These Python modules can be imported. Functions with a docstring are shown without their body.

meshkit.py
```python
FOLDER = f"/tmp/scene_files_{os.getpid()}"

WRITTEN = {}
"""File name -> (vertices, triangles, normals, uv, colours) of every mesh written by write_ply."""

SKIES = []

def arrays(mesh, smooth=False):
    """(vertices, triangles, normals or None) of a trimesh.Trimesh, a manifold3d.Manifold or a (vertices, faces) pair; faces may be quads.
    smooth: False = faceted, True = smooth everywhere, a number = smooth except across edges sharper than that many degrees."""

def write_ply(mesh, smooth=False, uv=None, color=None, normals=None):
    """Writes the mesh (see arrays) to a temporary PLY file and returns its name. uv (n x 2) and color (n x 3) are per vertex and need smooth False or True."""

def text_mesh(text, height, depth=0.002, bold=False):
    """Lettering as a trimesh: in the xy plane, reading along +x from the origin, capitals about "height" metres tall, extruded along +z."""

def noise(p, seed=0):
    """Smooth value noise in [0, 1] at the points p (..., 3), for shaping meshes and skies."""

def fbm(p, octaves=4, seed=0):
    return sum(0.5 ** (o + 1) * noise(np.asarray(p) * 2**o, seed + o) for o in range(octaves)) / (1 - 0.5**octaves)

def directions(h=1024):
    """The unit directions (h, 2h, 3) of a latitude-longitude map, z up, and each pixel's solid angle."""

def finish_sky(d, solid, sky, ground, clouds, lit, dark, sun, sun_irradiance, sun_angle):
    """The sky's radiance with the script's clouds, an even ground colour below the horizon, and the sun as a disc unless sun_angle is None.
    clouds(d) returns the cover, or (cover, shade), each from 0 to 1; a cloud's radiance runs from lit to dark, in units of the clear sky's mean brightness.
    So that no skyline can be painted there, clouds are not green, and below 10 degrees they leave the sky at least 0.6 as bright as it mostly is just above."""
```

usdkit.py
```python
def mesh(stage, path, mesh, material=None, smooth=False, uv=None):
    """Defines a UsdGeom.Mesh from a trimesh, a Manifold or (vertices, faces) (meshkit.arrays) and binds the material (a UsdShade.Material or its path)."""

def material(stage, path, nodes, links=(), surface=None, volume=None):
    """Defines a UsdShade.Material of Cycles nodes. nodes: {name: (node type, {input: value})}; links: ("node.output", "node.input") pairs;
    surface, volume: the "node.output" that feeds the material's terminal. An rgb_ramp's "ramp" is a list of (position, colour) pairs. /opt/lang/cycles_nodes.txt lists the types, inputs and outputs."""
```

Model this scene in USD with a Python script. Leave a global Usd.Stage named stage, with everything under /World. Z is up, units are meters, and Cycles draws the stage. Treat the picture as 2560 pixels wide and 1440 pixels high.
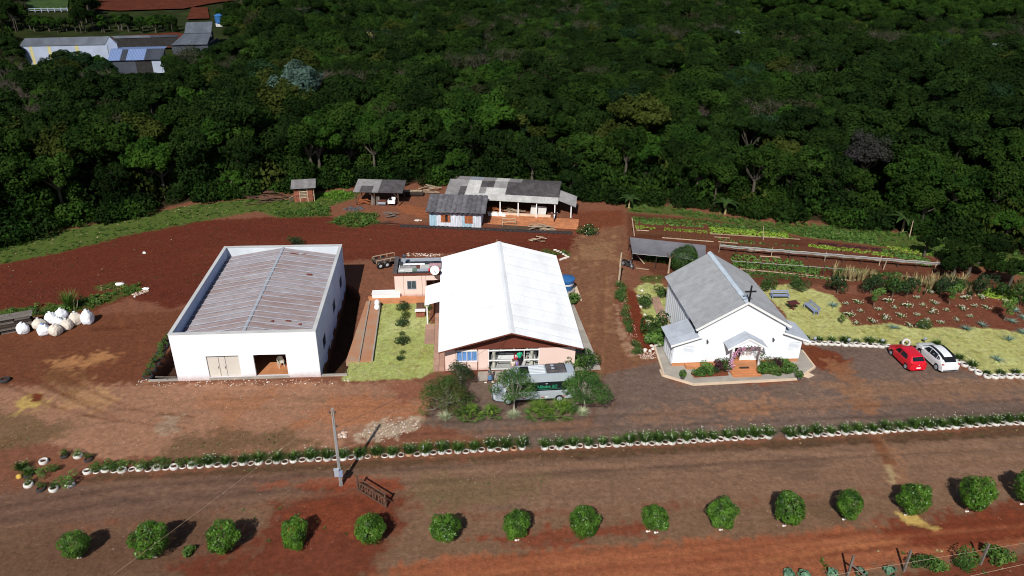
import math, numpy as np, trimesh, manifold3d, meshkit, usdkit
from pxr import Usd, UsdGeom, UsdLux, UsdShade, Gf, Sdf, Vt
from scipy.spatial import cKDTree

stage = Usd.Stage.CreateInMemory()
UsdGeom.SetStageUpAxis(stage, 'Z'); UsdGeom.SetStageMetersPerUnit(stage, 1.0)
UsdGeom.Xform.Define(stage, '/World'); UsdGeom.Scope.Define(stage, '/World/Looks')
# ---------------------------------------------------------------- camera, sky, sun, exposure
FPX, PITCH, ROLL, CAMH = 1875.736, .476835, .0152907, 38.0
EXPOSURE = 0.0
SUN_EL, SUN_AZ = math.radians(43.0), math.radians(180 + 13.0)      # azimuth of the direction towards the sun, from +y towards +x
SUN_I, SKY_I = 1.22, 0.06
_R0 = np.array([1, 0, 0.]); _F = np.array([0, math.cos(PITCH), -math.sin(PITCH)]); _D0 = np.array([0, -math.sin(PITCH), -math.cos(PITCH)])
_R = math.cos(ROLL) * _R0 - math.sin(ROLL) * _D0; _D = math.sin(ROLL) * _R0 + math.cos(ROLL) * _D0
CAM = np.array([0, 0, CAMH])
cam = UsdGeom.Camera.Define(stage, '/World/camera')
cam.CreateHorizontalApertureAttr(36.0); cam.CreateVerticalApertureAttr(20.25); cam.CreateFocalLengthAttr(36.0 * FPX / 2560)
cam.CreateClippingRangeAttr(Gf.Vec2f(.5, 5000)); cam.CreateExposureAttr(EXPOSURE)
_m = np.eye(4); _m[0, :3], _m[1, :3], _m[2, :3], _m[3, :3] = _R, -_D, -_F, CAM
cam.AddTransformOp().Set(Gf.Matrix4d(_m.tolist()))
to_sun = np.array([math.sin(SUN_AZ) * math.cos(SUN_EL), math.cos(SUN_AZ) * math.cos(SUN_EL), math.sin(SUN_EL)])
usdkit.material(stage, '/World/Looks/sky_look', {'s': ('sky_texture', {'sky_type': 'single_scattering', 'sun_disc': False, 'sun_elevation': SUN_EL, 'sun_rotation': math.atan2(to_sun[0], to_sun[1]), 'altitude': 400.}),
                 'b': ('background_shader', {'strength': SKY_I})}, [('s.color', 'b.color')], surface='b.background')
dome = UsdLux.DomeLight.Define(stage, '/World/sky')
UsdShade.MaterialBindingAPI.Apply(dome.GetPrim()).Bind(UsdShade.Material.Get(stage, '/World/Looks/sky_look'))
sun = UsdLux.DistantLight.Define(stage, '/World/sun')
sun.CreateIntensityAttr(SUN_I); sun.CreateAngleAttr(.53); sun.CreateNormalizeAttr(True); sun.CreateColorAttr(Gf.Vec3f(1, .97, .92))
_z = to_sun; _x = np.cross([0, 0, 1], _z); _x /= np.linalg.norm(_x); _y = np.cross(_z, _x)
_m = np.eye(4); _m[0, :3], _m[1, :3], _m[2, :3] = _x, _y, _z
sun.AddTransformOp().Set(Gf.Matrix4d(_m.tolist()))

# ---------------------------------------------------------------- helpers
def ray(px, py): return _F + _R * (px - 1280) / FPX + _D * (py - 720) / FPX
def G(px, py, z=0.):                                    # the point of the photograph at (px, py) (of 2560 x 1440) that lies at height z
    d = ray(px, py); return CAM + d * (z - CAMH) / d[2]
def PXA(P):
    P = np.atleast_2d(np.asarray(P, float)) - CAM; w = P @ _F
    return np.stack([1280 + FPX * (P @ _R) / w, 720 + FPX * (P @ _D) / w], 1), w
def poly(pts, z=0.): return np.array([G(x, y, z)[:2] for x, y in pts])
def lin(c):
    c = np.asarray(c, float) / 255; return np.where(c <= .04045, c / 12.92, ((c + .055) / 1.055) ** 2.4)
KA = .86
def A(r, g, b, k=1.0): return tuple(np.clip(lin((r, g, b)) * k * KA, 0, .86))       # base colour from how it looks in full sun
def rotz(a): c, s = math.cos(a), math.sin(a); return np.array([[c, -s, 0], [s, c, 0], [0, 0, 1.]])
def rotx(a): c, s = math.cos(a), math.sin(a); return np.array([[1, 0, 0], [0, c, -s], [0, s, c.real]])
def roty(a): c, s = math.cos(a), math.sin(a); return np.array([[c, 0, s], [0, 1, 0], [-s, 0, c]])
def unit(v): v = np.asarray(v, float); return v / max(np.linalg.norm(v), 1e-9)

class M:                                                # collects shapes that make ONE mesh of the scene
    def __init__(s): s.v, s.f, s.n = [], [], 0
    def add(s, v, f):
        v = np.asarray(v, float); f = np.asarray(f, int)
        if f.shape[1] == 4: f = np.vstack([f[:, [0, 1, 2]], f[:, [0, 2, 3]]])
        s.v.append(v); s.f.append(f + s.n); s.n += len(v); return s
    BV = np.array([[x, y, z] for x in (0, 1) for y in (0, 1) for z in (0, 1)], float)
    BF = np.array([[0, 1, 3, 2], [4, 6, 7, 5], [0, 4, 5, 1], [2, 3, 7, 6], [0, 2, 6, 4], [1, 5, 7, 3]])
    def box(s, x0, x1, y0, y1, z0, z1): return s.add(s.BV * [x1 - x0, y1 - y0, z1 - z0] + [x0, y0, z0], s.BF)
    def obox(s, c, d, rot=None):
        v = (s.BV - .5) * d
        if rot is not None: v = v @ np.asarray(rot).T
        return s.add(v + c, s.BF)
    def beam(s, p, q, w, h=None, up=(0, 0, 1)):
        p, q = np.asarray(p, float), np.asarray(q, float); h = w if h is None else h
        a = unit(q - p); b = np.cross(up, a)
        if np.linalg.norm(b) < 1e-3: b = np.cross((0, 1, 0), a)
        b = unit(b); c = np.cross(a, b)
        return s.obox((p + q) / 2, (np.linalg.norm(q - p), w, h), np.stack([a, b, c], 1))
    def tube(s, pts, rad, n=6, cap=True):
        pts = np.asarray(pts, float); rad = np.broadcast_to(np.asarray(rad, float), (len(pts),))
        t = np.gradient(pts, axis=0); v = []
        ref = np.array([0, 0, 1.]) if abs(unit(pts[-1] - pts[0])[2]) < .9 else np.array([1, 0, 0.])
        ang = np.arange(n) * 2 * np.pi / n
        for i in range(len(pts)):
            a = unit(t[i]); b = unit(np.cross(ref, a)); c = np.cross(a, b)
            v.append(pts[i] + rad[i] * (np.cos(ang)[:, None] * b + np.sin(ang)[:, None] * c))
        v = np.vstack(v); f = []
        for i in range(len(pts) - 1):
            for k in range(n):
                f.append([i * n + k, i * n + (k + 1) % n, (i + 1) * n + (k + 1) % n, (i + 1) * n + k])
        f = np.array(f); s.add(v, f)
        if cap:
            for e, o in ((0, True), (len(pts) - 1, False)):
                ring = list(range(e * n, e * n + n)); vv = np.vstack([v[ring], pts[e]])
                s.add(vv, [[k, n, (k + 1) % n] if not o else [(k + 1) % n, n, k] for k in range(n)])
        return s
    def lathe(s, prof, n=20, c=(0, 0, 0), rot=None):
        prof = np.asarray(prof, float); a = np.arange(n) * 2 * np.pi / n
        v = np.stack([prof[:, None, 0] * np.cos(a), prof[:, None, 0] * np.sin(a), np.repeat(prof[:, 1:2], n, 1)], -1).reshape(-1, 3)
        if rot is not None: v = v @ np.asarray(rot).T
        f = [[i * n + k, i * n + (k + 1) % n, (i + 1) * n + (k + 1) % n, (i + 1) * n + k] for i in range(len(prof) - 1) for k in range(n)]
        return s.add(v + np.asarray(c), f)
    def sphere(s, c, r, sub=1, noise=0, seed=0):
        m = trimesh.creation.icosphere(sub, 1.0); v = np.array(m.vertices)
        if noise: v = v * (1 + noise * (meshkit.fbm(v * 1.7 + seed * 7.3, 3, seed)[:, None] * 2 - 1))
        return s.add(v * np.asarray(r) + c, m.faces)
    def prism(s, p2, z0, z1):
        from shapely.geometry import Polygon
        t = trimesh.creation.extrude_polygon(Polygon(p2), z1 - z0, engine='earcut'); return s.add(np.array(t.vertices) + [0, 0, z0], t.faces)
    def quad(s, a, b, c, d): return s.add([a, b, c, d], [[0, 1, 2, 3]])
    def slab(s, pts, th):                               # a planar polygon (any orientation) given thickness th against its normal
        p = np.asarray(pts, float); n = unit(np.cross(p[1] - p[0], p[2] - p[0])); k = len(p)
        v = np.vstack([p, p - n * th]); f = [[0, i, i + 1] for i in range(1, k - 1)] + [[k, k + i + 1, k + i] for i in range(1, k - 1)]
        for i in range(k): j = (i + 1) % k; f += [[i, k + i, k + j], [i, k + j, j]]
        return s.add(v, f)
    def sheet(s, a, b, c, d, waves=5, amp=.02, th=.012):  # corrugated sheet: a-b along the eave, d-c along the ridge
        a, b, c, d = (np.asarray(x, float) for x in (a, b, c, d)); n = unit(np.cross(b - a, d - a)); k = 2 * waves + 1
        t = np.linspace(0, 1, k)[:, None]; o = n * (amp * np.where(np.arange(k) % 2, 1, -1))[:, None]
        lo, hi = a + (b - a) * t + o, d + (c - d) * t + o
        v = np.vstack([lo, hi, lo - n * th, hi - n * th]); f = []
        for i in range(k - 1): f += [[i, i + 1, k + i + 1, k + i], [2 * k + i, 3 * k + i, 3 * k + i + 1, 2 * k + i + 1], [i, 2 * k + i, 2 * k + i + 1, i + 1]]
        return s.add(v, f)
    def tm(s): return trimesh.Trimesh(np.vstack(s.v), np.vstack(s.f), process=False)
    def arr(s): return np.vstack(s.v), np.vstack(s.f)

USED = {}
def fresh(parent, name):
    k = parent + '/' + name; n = USED.get(k, 0); USED[k] = n + 1
    return k if n == 0 else '%s_%03d' % (k, n)
def data(prim, label=None, cat=None, group=None, kind=None):
    for k, v in (('label', label), ('category', cat), ('group', group), ('kind', kind)):
        if v: prim.SetCustomDataByKey(k, v)
def mtx(pos=(0, 0, 0), yaw=0., scale=1., rot=None):
    m = np.eye(4); r = rotz(yaw) if rot is None else np.asarray(rot)
    m[:3, :3] = (r * (np.ones(3) * scale)).T; m[3, :3] = pos
    return Gf.Matrix4d(m.tolist())
def thing(name, label, cat, pos=(0, 0, 0), yaw=0., group=None, kind=None, scale=1., rot=None):
    x = UsdGeom.Xform.Define(stage, fresh('/World', name)); x.AddTransformOp().Set(mtx(pos, yaw, scale, rot))
    data(x.GetPrim(), label, cat, group, kind); return str(x.GetPath())
def sub(parent, name, label=None):
    x = UsdGeom.Xform.Define(stage, fresh(parent, name)); data(x.GetPrim(), label); return str(x.GetPath())
def part(parent, name, m, mat, smooth=False, label=None):
    mesh = m.arr() if isinstance(m, M) else m
    p = usdkit.mesh(stage, fresh(parent, name), mesh, '/World/Looks/' + mat, smooth=smooth)
    data(p.GetPrim(), label); return str(p.GetPath())
def solo(name, m, mat, label, cat, group=None, kind=None, smooth=False, pos=None, yaw=0., scale=1., rot=None):
    p = part('/World', name, m, mat, smooth); data(stage.GetPrimAtPath(p), label, cat, group, kind)
    if pos is not None: UsdGeom.Xformable(stage.GetPrimAtPath(p)).AddTransformOp().Set(mtx(pos, yaw, scale, rot))
    return p
def copy(src, pos, yaw=0., scale=1., label=None, group=None, rot=None):
    s = stage.GetPrimAtPath(src); base = src.split('/')[-1]
    if base[-4:-3] == '_' and base[-3:].isdigit(): base = base[:-4]
    x = UsdGeom.Xform.Define(stage, fresh('/World', base)); p = x.GetPrim()
    p.GetReferences().AddInternalReference(src); p.SetInstanceable(True)
    x.ClearXformOpOrder(); x.AddTransformOp().Set(mtx(pos, yaw, scale, rot))
    data(p, label or s.GetCustomDataByKey('label'), s.GetCustomDataByKey('category'), group or s.GetCustomDataByKey('group'))
    return str(x.GetPath())
class Kit:                                              # things built once per variant, then copied
    def __init__(s, makers): s.makers, s.made = makers, {}
    def put(s, k, pos, yaw=0., scale=1., label=None, group=None, rot=None):
        k = k % len(s.makers)
        if k in s.made: return copy(s.made[k], pos, yaw, scale, label, group, rot)
        p = s.makers[k](label, group); s.made[k] = p
        UsdGeom.Xformable(stage.GetPrimAtPath(p)).GetOrderedXformOps()[0].Set(mtx(pos, yaw, scale, rot)); return p
def scatter(name, protos, pos, idx, scales, yaws, label, cat, kind='stuff'):       # protos: [(mesh, material, smooth)]; each may be a list of such
    pi = UsdGeom.PointInstancer.Define(stage, fresh('/World', name)); root = str(pi.GetPath()); targets = []
    UsdGeom.Scope.Define(stage, root + '/kinds')
    for i, pr in enumerate(protos):
        x = UsdGeom.Xform.Define(stage, '%s/kinds/%s_%03d' % (root, 'plant', i))
        for j, (m, mt, sm) in enumerate(pr): usdkit.mesh(stage, '%s/%s' % (x.GetPath(), ('leaves', 'stems', 'more')[j]), m.arr() if isinstance(m, M) else m, '/World/Looks/' + mt, smooth=sm)
        targets.append(x.GetPath())
    pi.CreatePrototypesRel().SetTargets(targets)
    pi.CreatePositionsAttr(Vt.Vec3fArray.FromNumpy(np.asarray(pos, np.float32))); pi.CreateProtoIndicesAttr(Vt.IntArray.FromNumpy(np.asarray(idx, np.int32)))
    sc = np.asarray(scales, np.float32); sc = np.repeat(sc[:, None], 3, 1) if sc.ndim == 1 else sc
    pi.CreateScalesAttr(Vt.Vec3fArray.FromNumpy(np.ascontiguousarray(sc)))
    y = np.asarray(yaws) / 2; q = [Gf.Quath(float(math.cos(a)), 0., 0., float(math.sin(a))) for a in y]
    pi.CreateOrientationsAttr(Vt.QuathArray(q)); data(pi.GetPrim(), label, cat, None, kind); return root

# ---------------------------------------------------------------- materials
def look(name, col, rough=.8, spec=.25, metal=0., var=.2, vs=1.5, bump=0., bs=12., rnd=0., col2=None, space='world', detail=4., stretch=None, coat=0.):
    n, l = {}, []
    n['c'] = ('geometry', {}) if space == 'world' else ('texture_coordinate', {})
    src = 'c.position' if space == 'world' else 'c.object'
    if stretch is not None: n['mp'] = ('mapping', {'scale': stretch}); l.append((src, 'mp.vector')); src = 'mp.vector'
    c = np.array(col, float); lo, hi = (c * (1 - var), np.minimum(c * (1 + var), .9)) if col2 is None else (c, np.array(col2, float))
    n['n'] = ('noise_texture', {'scale': vs, 'detail': detail, 'roughness': .6}); l.append((src, 'n.vector'))
    n['r'] = ('rgb_ramp', {'ramp': [(0, lo), (.32, lo), (.68, hi), (1, hi)]}); l.append(('n.fac', 'r.fac')); out = 'r.color'
    if rnd:
        n['o'] = ('object_info', {}); n['m'] = ('map_range', {'from_min': 0., 'from_max': 1., 'to_min': 1 - rnd, 'to_max': 1 + rnd}); l.append(('o.random', 'm.value'))
        n['x'] = ('mix', {'mix_type': 'multiply', 'fac': 1.}); n['cc'] = ('combine_color', {})
        l += [(out, 'x.color1'), ('m.result', 'cc.r'), ('m.result', 'cc.g'), ('m.result', 'cc.b'), ('cc.color', 'x.color2')]; out = 'x.color'
    n['p'] = ('principled_bsdf', {'roughness': rough, 'specular_ior_level': spec, 'metallic': metal, 'coat_weight': coat}); l.append((out, 'p.base_color'))
    if bump:
        n['bn'] = ('noise_texture', {'scale': bs, 'detail': 3.}); n['b'] = ('bump', {'strength': .6, 'distance': bump})
        l += [(src, 'bn.vector'), ('bn.fac', 'b.height'), ('b.normal', 'p.normal')]
    usdkit.material(stage, '/World/Looks/' + name, n, l, surface='p.BSDF'); return name
def leaf(name, col, col2, vs=.5, rnd=.3, trans=.25, rough=.55, spec=.3):
    n = {'c': ('geometry', {}), 'n': ('noise_texture', {'scale': vs, 'detail': 3.}), 'r': ('rgb_ramp', {'ramp': [(0, col), (.35, col), (.65, col2), (1, col2)]}),
         'o': ('object_info', {}), 'm': ('map_range', {'to_min': 1 - rnd, 'to_max': 1 + rnd}), 'cc': ('combine_color', {}),
         'x': ('mix', {'mix_type': 'multiply', 'fac': 1.}), 'p': ('principled_bsdf', {'roughness': rough, 'specular_ior_level': spec}),
         't': ('translucent_bsdf', {}), 'y': ('mix_closure', {'fac': trans})}
    l = [('c.position', 'n.vector'), ('n.fac', 'r.fac'), ('o.random', 'm.value'), ('m.result', 'cc.r'), ('m.result', 'cc.g'), ('m.result', 'cc.b'), ('r.color', 'x.color1'), ('cc.color', 'x.color2'),
         ('x.color', 'p.base_color'), ('x.color', 't.color'), ('p.BSDF', 'y.closure1'), ('t.BSDF', 'y.closure2')]
    usdkit.material(stage, '/World/Looks/' + name, n, l, surface='y.closure'); return name
def pane(name, tint=(.02, .025, .03), rough=.06):
    look(name, tint, rough=rough, spec=.8, var=.1)
# ---------------------------------------------------------------- the ground
def gate_frame(o, yaw): return np.array([o[0], o[1], 0.]), rotz(yaw)
WARE, WYAW, WW, WD, WH = (-29.237, 54.715), .08224, 12.354, 18.308, 4.727
HALL, HYAW, HW, HD, HE, HA = (-6.374, 55.754), .07967, 12.860, 19.566, 2.79, 4.594
CHUR, CYAW, CW, CD, CE, CR = (16.876, 58.356), .0962, 8.108, 9.977, 4.141, 6.775
def FR(o, yaw, u, v, z=0.): c, s = math.cos(yaw), math.sin(yaw); return np.array([o[0] + c * u - s * v, o[1] + s * u + c * v, z])
def LOC(P, o, yaw): d = np.asarray(P, float)[..., :2] - np.array(o); c, s = math.cos(yaw), math.sin(yaw); return np.stack([c * d[..., 0] + s * d[..., 1], -s * d[..., 0] + c * d[..., 1]], -1)
def sdist(P, Q):                                        # signed distance of points P to polygon Q, positive inside
    d2 = np.full(len(P), 1e9); ins = np.zeros(len(P), bool)
    for a, b in zip(Q, np.roll(Q, -1, 0)):
        e = b - a; w = P - a; t = np.clip(w @ e / max(e @ e, 1e-9), 0, 1); d2 = np.minimum(d2, ((w - t[:, None] * e) ** 2).sum(1))
        cond = (a[1] > P[:, 1]) != (b[1] > P[:, 1])
        if abs(e[1]) > 1e-12: ins ^= cond & (P[:, 0] < e[0] * (P[:, 1] - a[1]) / e[1] + a[0])
    d = np.sqrt(d2); return np.where(ins, d, -d)
GX0, GX1, GY0, GY1, GS = -70., 70., 25., 125., .1667
nx, ny = int(round((GX1 - GX0) / GS)) + 1, int(round((GY1 - GY0) / GS)) + 1
gx, gy = np.meshgrid(np.linspace(GX0, GX1, nx), np.linspace(GY0, GY1, ny)); GP = np.stack([gx.ravel(), gy.ravel()], 1)
def f3(p, sc, seed, octv=3): return meshkit.fbm(np.c_[p * sc, np.full(len(p), seed * 3.7)], octv, seed) * 2 - 1
N1, N2, N3, N4 = f3(GP, .35, 1), f3(GP, 1.1, 2), f3(GP, .12, 3), f3(GP, 2.6, 4, 2)
edge = np.minimum.reduce([GP[:, 0] - GX0, GX1 - GP[:, 0], GP[:, 1] - GY0, GY1 - GP[:, 1]])
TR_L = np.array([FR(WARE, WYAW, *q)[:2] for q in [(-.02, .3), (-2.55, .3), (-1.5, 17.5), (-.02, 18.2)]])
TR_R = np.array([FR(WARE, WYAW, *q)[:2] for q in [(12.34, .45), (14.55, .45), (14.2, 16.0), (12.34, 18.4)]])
MOUND = poly([(640, 1350), (720, 1270), (840, 1225), (1000, 1225), (1005, 1290), (960, 1360), (880, 1440), (580, 1440)])
def ss(x): x = np.clip(x, 0, 1); return x * x * (3 - 2 * x)
def height(P, n1=None, n2=None):
    if n1 is None: n1, n2 = f3(P, .35, 1), f3(P, 1.1, 2)
    z = .05 * n1 + .025 * n2
    for T, dep in ((TR_L, 1.35), (TR_R, 1.25)): d = sdist(P, T); z = z - dep * ss((d + .05) / .18)
    d = sdist(P, MOUND); z = z + .28 * ss(d / 3.5)
    return z
GZ = height(GP, N1, N2)
FIELD = [(-40, 665), (150, 628), (330, 582), (480, 553), (640, 545), (820, 540), (1000, 560), (1440, 585), (1450, 622), (1400, 645), (1110, 632), (985, 645), (870, 650), (700, 700), (560, 720), (430, 775), (330, 740), (210, 785), (-40, 800)]
GRAVEL = [(1090, 948), (1230, 938), (1500, 935), (1655, 900), (1700, 960), (2000, 958), (2030, 845), (2110, 850), (2235, 868), (2390, 912), (2440, 935), (2475, 952), (2640, 950), (2640, 1055), (1960, 1088), (1500, 1108), (1320, 1122), (1060, 1062)]
HLAWN = [(952, 759), (1067, 756), (1070, 811), (1088.6, 812), (1086, 927), (1053, 946), (860, 953), (856, 951), (864, 904), (930, 902)]
CLAWN_R = [(1890, 716), (1995, 712), (2020, 722), (2083, 741), (2103, 763), (2098, 778), (2122, 798), (2131, 815), (2158, 812), (2197, 811), (2232, 809), (2284, 822), (2359, 818), (2405, 824), (2437, 818), (2492, 824), (2536, 829), (2640, 850), (2640, 937), (2520, 935), (2470, 936), (2430, 914), (2398, 895), (2346, 866), (2240, 862), (2008, 850), (1985, 830), (1960, 780)]
CLAWN_L = [(1590, 720), (1612, 708), (1651, 711), (1672, 720), (1690, 800), (1681, 812), (1655, 845), (1640, 860), (1622, 830), (1608, 785), (1596, 745)]
VERGE_L = [(-40, 630), (0, 612), (150, 578), (300, 550), (480, 512), (640, 497), (740, 497), (830, 476), (900, 480), (890, 495), (835, 512), (760, 530), (700, 545), (640, 528), (480, 557), (330, 586), (150, 632), (-40, 668)]
VERGE_R = [(1560, 500), (1700, 522), (1800, 540), (1950, 560), (2100, 565), (2400, 600), (2640, 660), (2640, 710), (2560, 690), (2250, 622), (2000, 590), (1800, 552), (1680, 538), (1570, 530)]
GARDEN = [(1565, 532), (1680, 540), (1800, 553), (2000, 592), (2250, 624), (2460, 680), (2640, 730), (2640, 745), (2440, 722), (2060, 712), (1890, 712), (1660, 700), (1575, 650)]
REDBED = [(2085, 738), (2200, 732), (2320, 728), (2470, 745), (2640, 790), (2640, 850), (2536, 829), (2492, 824), (2437, 818), (2405, 824), (2284, 822), (2197, 811), (2131, 815), (2122, 798), (2098, 778), (2103, 763)]
ROAD = [(-80, 1330), (-80, 1245), (300, 1196), (900, 1160), (1320, 1135), (1950, 1105), (2660, 1072), (2660, 1190), (2300, 1225), (1800, 1255), (1200, 1290), (860, 1240), (700, 1250), (400, 1300)]
GC = np.tile(lin((128, 84, 68)), (len(GP), 1))
def paint(px, rgb, soft=.35, wob=.6, amt=1.0, n=None, world=None):
    Q = poly(px) if world is None else world; pad = soft + wob + .3
    k = np.flatnonzero((GP[:, 0] > Q[:, 0].min() - pad) & (GP[:, 0] < Q[:, 0].max() + pad) & (GP[:, 1] > Q[:, 1].min() - pad) & (GP[:, 1] < Q[:, 1].max() + pad))
    nn = (N2 + .6 * N1 + .9 * N4 if n is None else n)[k]; soft = soft * .8
    w = amt * ss((sdist(GP[k], Q) + wob * nn) / soft * .5 + .5); GC[k] = GC[k] * (1 - w[:, None]) + w[:, None] * lin(rgb)
def mottle(px, rgb, scale_n, lo=.1, hi=.5, amt=.8, soft=.8):   # patches of another soil within a region
    Q = poly(px); k = np.flatnonzero((GP[:, 0] > Q[:, 0].min()) & (GP[:, 0] < Q[:, 0].max()) & (GP[:, 1] > Q[:, 1].min()) & (GP[:, 1] < Q[:, 1].max()))
    w = amt * ss((scale_n[k] + .22 * N4[k] - lo) / (hi - lo)) * ss(sdist(GP[k], Q) / soft); GC[k] = GC[k] * (1 - w[:, None]) + w[:, None] * lin(rgb)
S1, S2 = f3(GP * [.25, 1.0], .9, 11), f3(GP * [.16, 1.3], .5, 12)                          # streaks along the road
paint(FIELD, (100, 48, 36), .5, .7)
mottle(FIELD, (100, 52, 40), S1, .0, .6, .7); mottle(FIELD, (80, 38, 29), N2, .0, .5, .6); mottle(FIELD, (92, 66, 46), S2, .5, .75, .4)
paint([(430, 650), (980, 640), (1440, 590), (1440, 575), (1000, 560), (760, 590), (560, 610)], (108, 54, 41), 2, 1.5, .75)
paint([(-40, 800), (210, 785), (430, 780), (480, 760), (420, 870), (380, 950), (300, 965), (-40, 965)], (112, 68, 50), .8, 1.)
mottle([(-40, 790), (430, 770), (420, 950), (-40, 965)], (88, 46, 32), S1, .1, .6, .7)
paint([(300, 962), (870, 955), (1090, 952), (1110, 1045), (830, 1125), (300, 1150), (100, 1110), (-60, 1085), (-60, 965)], (156, 116, 98), .6, .8)
BAND = [(300, 955), (1090, 955), (1100, 1045), (830, 1125), (300, 1150), (-60, 1085), (-60, 960)]
mottle(BAND, (166, 124, 106), S2, 0, .6, .7); mottle(BAND, (128, 98, 80), S1, .15, .6, .6); mottle(BAND, (154, 104, 78), N1, .1, .5, .6)
paint([(830, 990), (960, 985), (1080, 1005), (1080, 1040), (850, 1070), (740, 1062)], (164, 108, 80), .9, 1.5, .75); paint([(960, 960), (1060, 955), (1090, 1000), (1000, 1010)], (140, 92, 76), .8, 1.)
paint([(430, 1095), (700, 1075), (800, 1110), (640, 1130), (400, 1150)], (108, 84, 64), .8, 1.4, .85); paint([(-60, 1010), (110, 1040), (200, 1060), (120, 1110), (-60, 1130)], (110, 88, 66), .8, 1.2, .8)
paint([(400, 1045), (470, 1030), (450, 1080), (400, 1085)], (160, 140, 126), .3, .9, .8)
paint([(880, 1085), (960, 1050), (1050, 1046), (1045, 1075), (960, 1100), (885, 1098)], (176, 160, 146), .3, 1.1, .85)
paint([(120, 905), (200, 885), (262, 878), (282, 898), (190, 922), (118, 922)], (170, 122, 86), .8, 1.3, .9); paint([(30, 1003), (100, 985), (140, 1000), (95, 1026), (40, 1030)], (184, 156, 98), .5, .9)
paint([(128, 995), (230, 950), (296, 990), (250, 1022), (160, 1020)], (176, 136, 104), .8, 1.3, .85); paint([(85, 985), (110, 985), (108, 1003), (80, 1002)], (110, 52, 34), .2, .3)
paint([(96, 915), (200, 922), (240, 960), (180, 1000), (100, 970)], (120, 84, 60), .5, 1., .6)
paint(GRAVEL, (116, 97, 92), .5, .7)
mottle(GRAVEL, (136, 112, 104), S2, .05, .5, .6); mottle(GRAVEL, (96, 80, 76), S1, .1, .5, .6)
paint([(1640, 1018), (2100, 998), (2640, 975), (2640, 992), (2200, 1012), (1700, 1050), (1560, 1060)], (140, 106, 90), .8, 1.2, .65); paint([(1760, 1003), (1930, 1000), (1910, 1040), (1800, 1050)], (156, 112, 88), .5, 1.6, .55)
paint([(1140, 1072), (1480, 1050), (1500, 1066), (1150, 1090)], (138, 100, 82), .8, 1.1, .6)
paint([(2008, 862), (2055, 868), (2130, 900), (2100, 935), (2060, 925), (2020, 898)], (112, 60, 42), .5, .8); paint([(2062, 900), (2125, 905), (2165, 960), (2185, 1010), (2140, 1035), (2100, 960)], (144, 100, 76), .5, 1.2, .75)
paint([(2040, 960), (2160, 955), (2640, 945), (2640, 972), (2150, 1000)], (140, 106, 86), .5, .8, .7)
paint(ROAD, (130, 101, 86), .6, .7); paint([(-80, 1345), (-80, 1235), (300, 1190), (700, 1168), (820, 1200), (600, 1270), (300, 1320)], (106, 80, 72), 2., 2., .85); mottle(ROAD, (142, 112, 98), S2, 0, .5, .7); mottle(ROAD, (104, 82, 74), S1, 0, .4, .6)
paint([(195, 1195), (1310, 1132), (1950, 1102), (2640, 1060), (2640, 1085), (1950, 1120), (1310, 1148), (210, 1206)], (88, 66, 50), .35, .5, .85)
paint([(2160, 1060), (2200, 1070), (2260, 1180), (2310, 1265), (2240, 1250), (2200, 1130)], (146, 106, 84), .4, .9, .75); paint([(2165, 1085), (2200, 1090), (2240, 1160), (2215, 1165)], (116, 72, 50), .2, .4, .7)
LOW = [(-80, 1325), (400, 1300), (860, 1235), (1200, 1290), (1800, 1255), (2660, 1190), (2660, 1470), (-80, 1470)]
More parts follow.
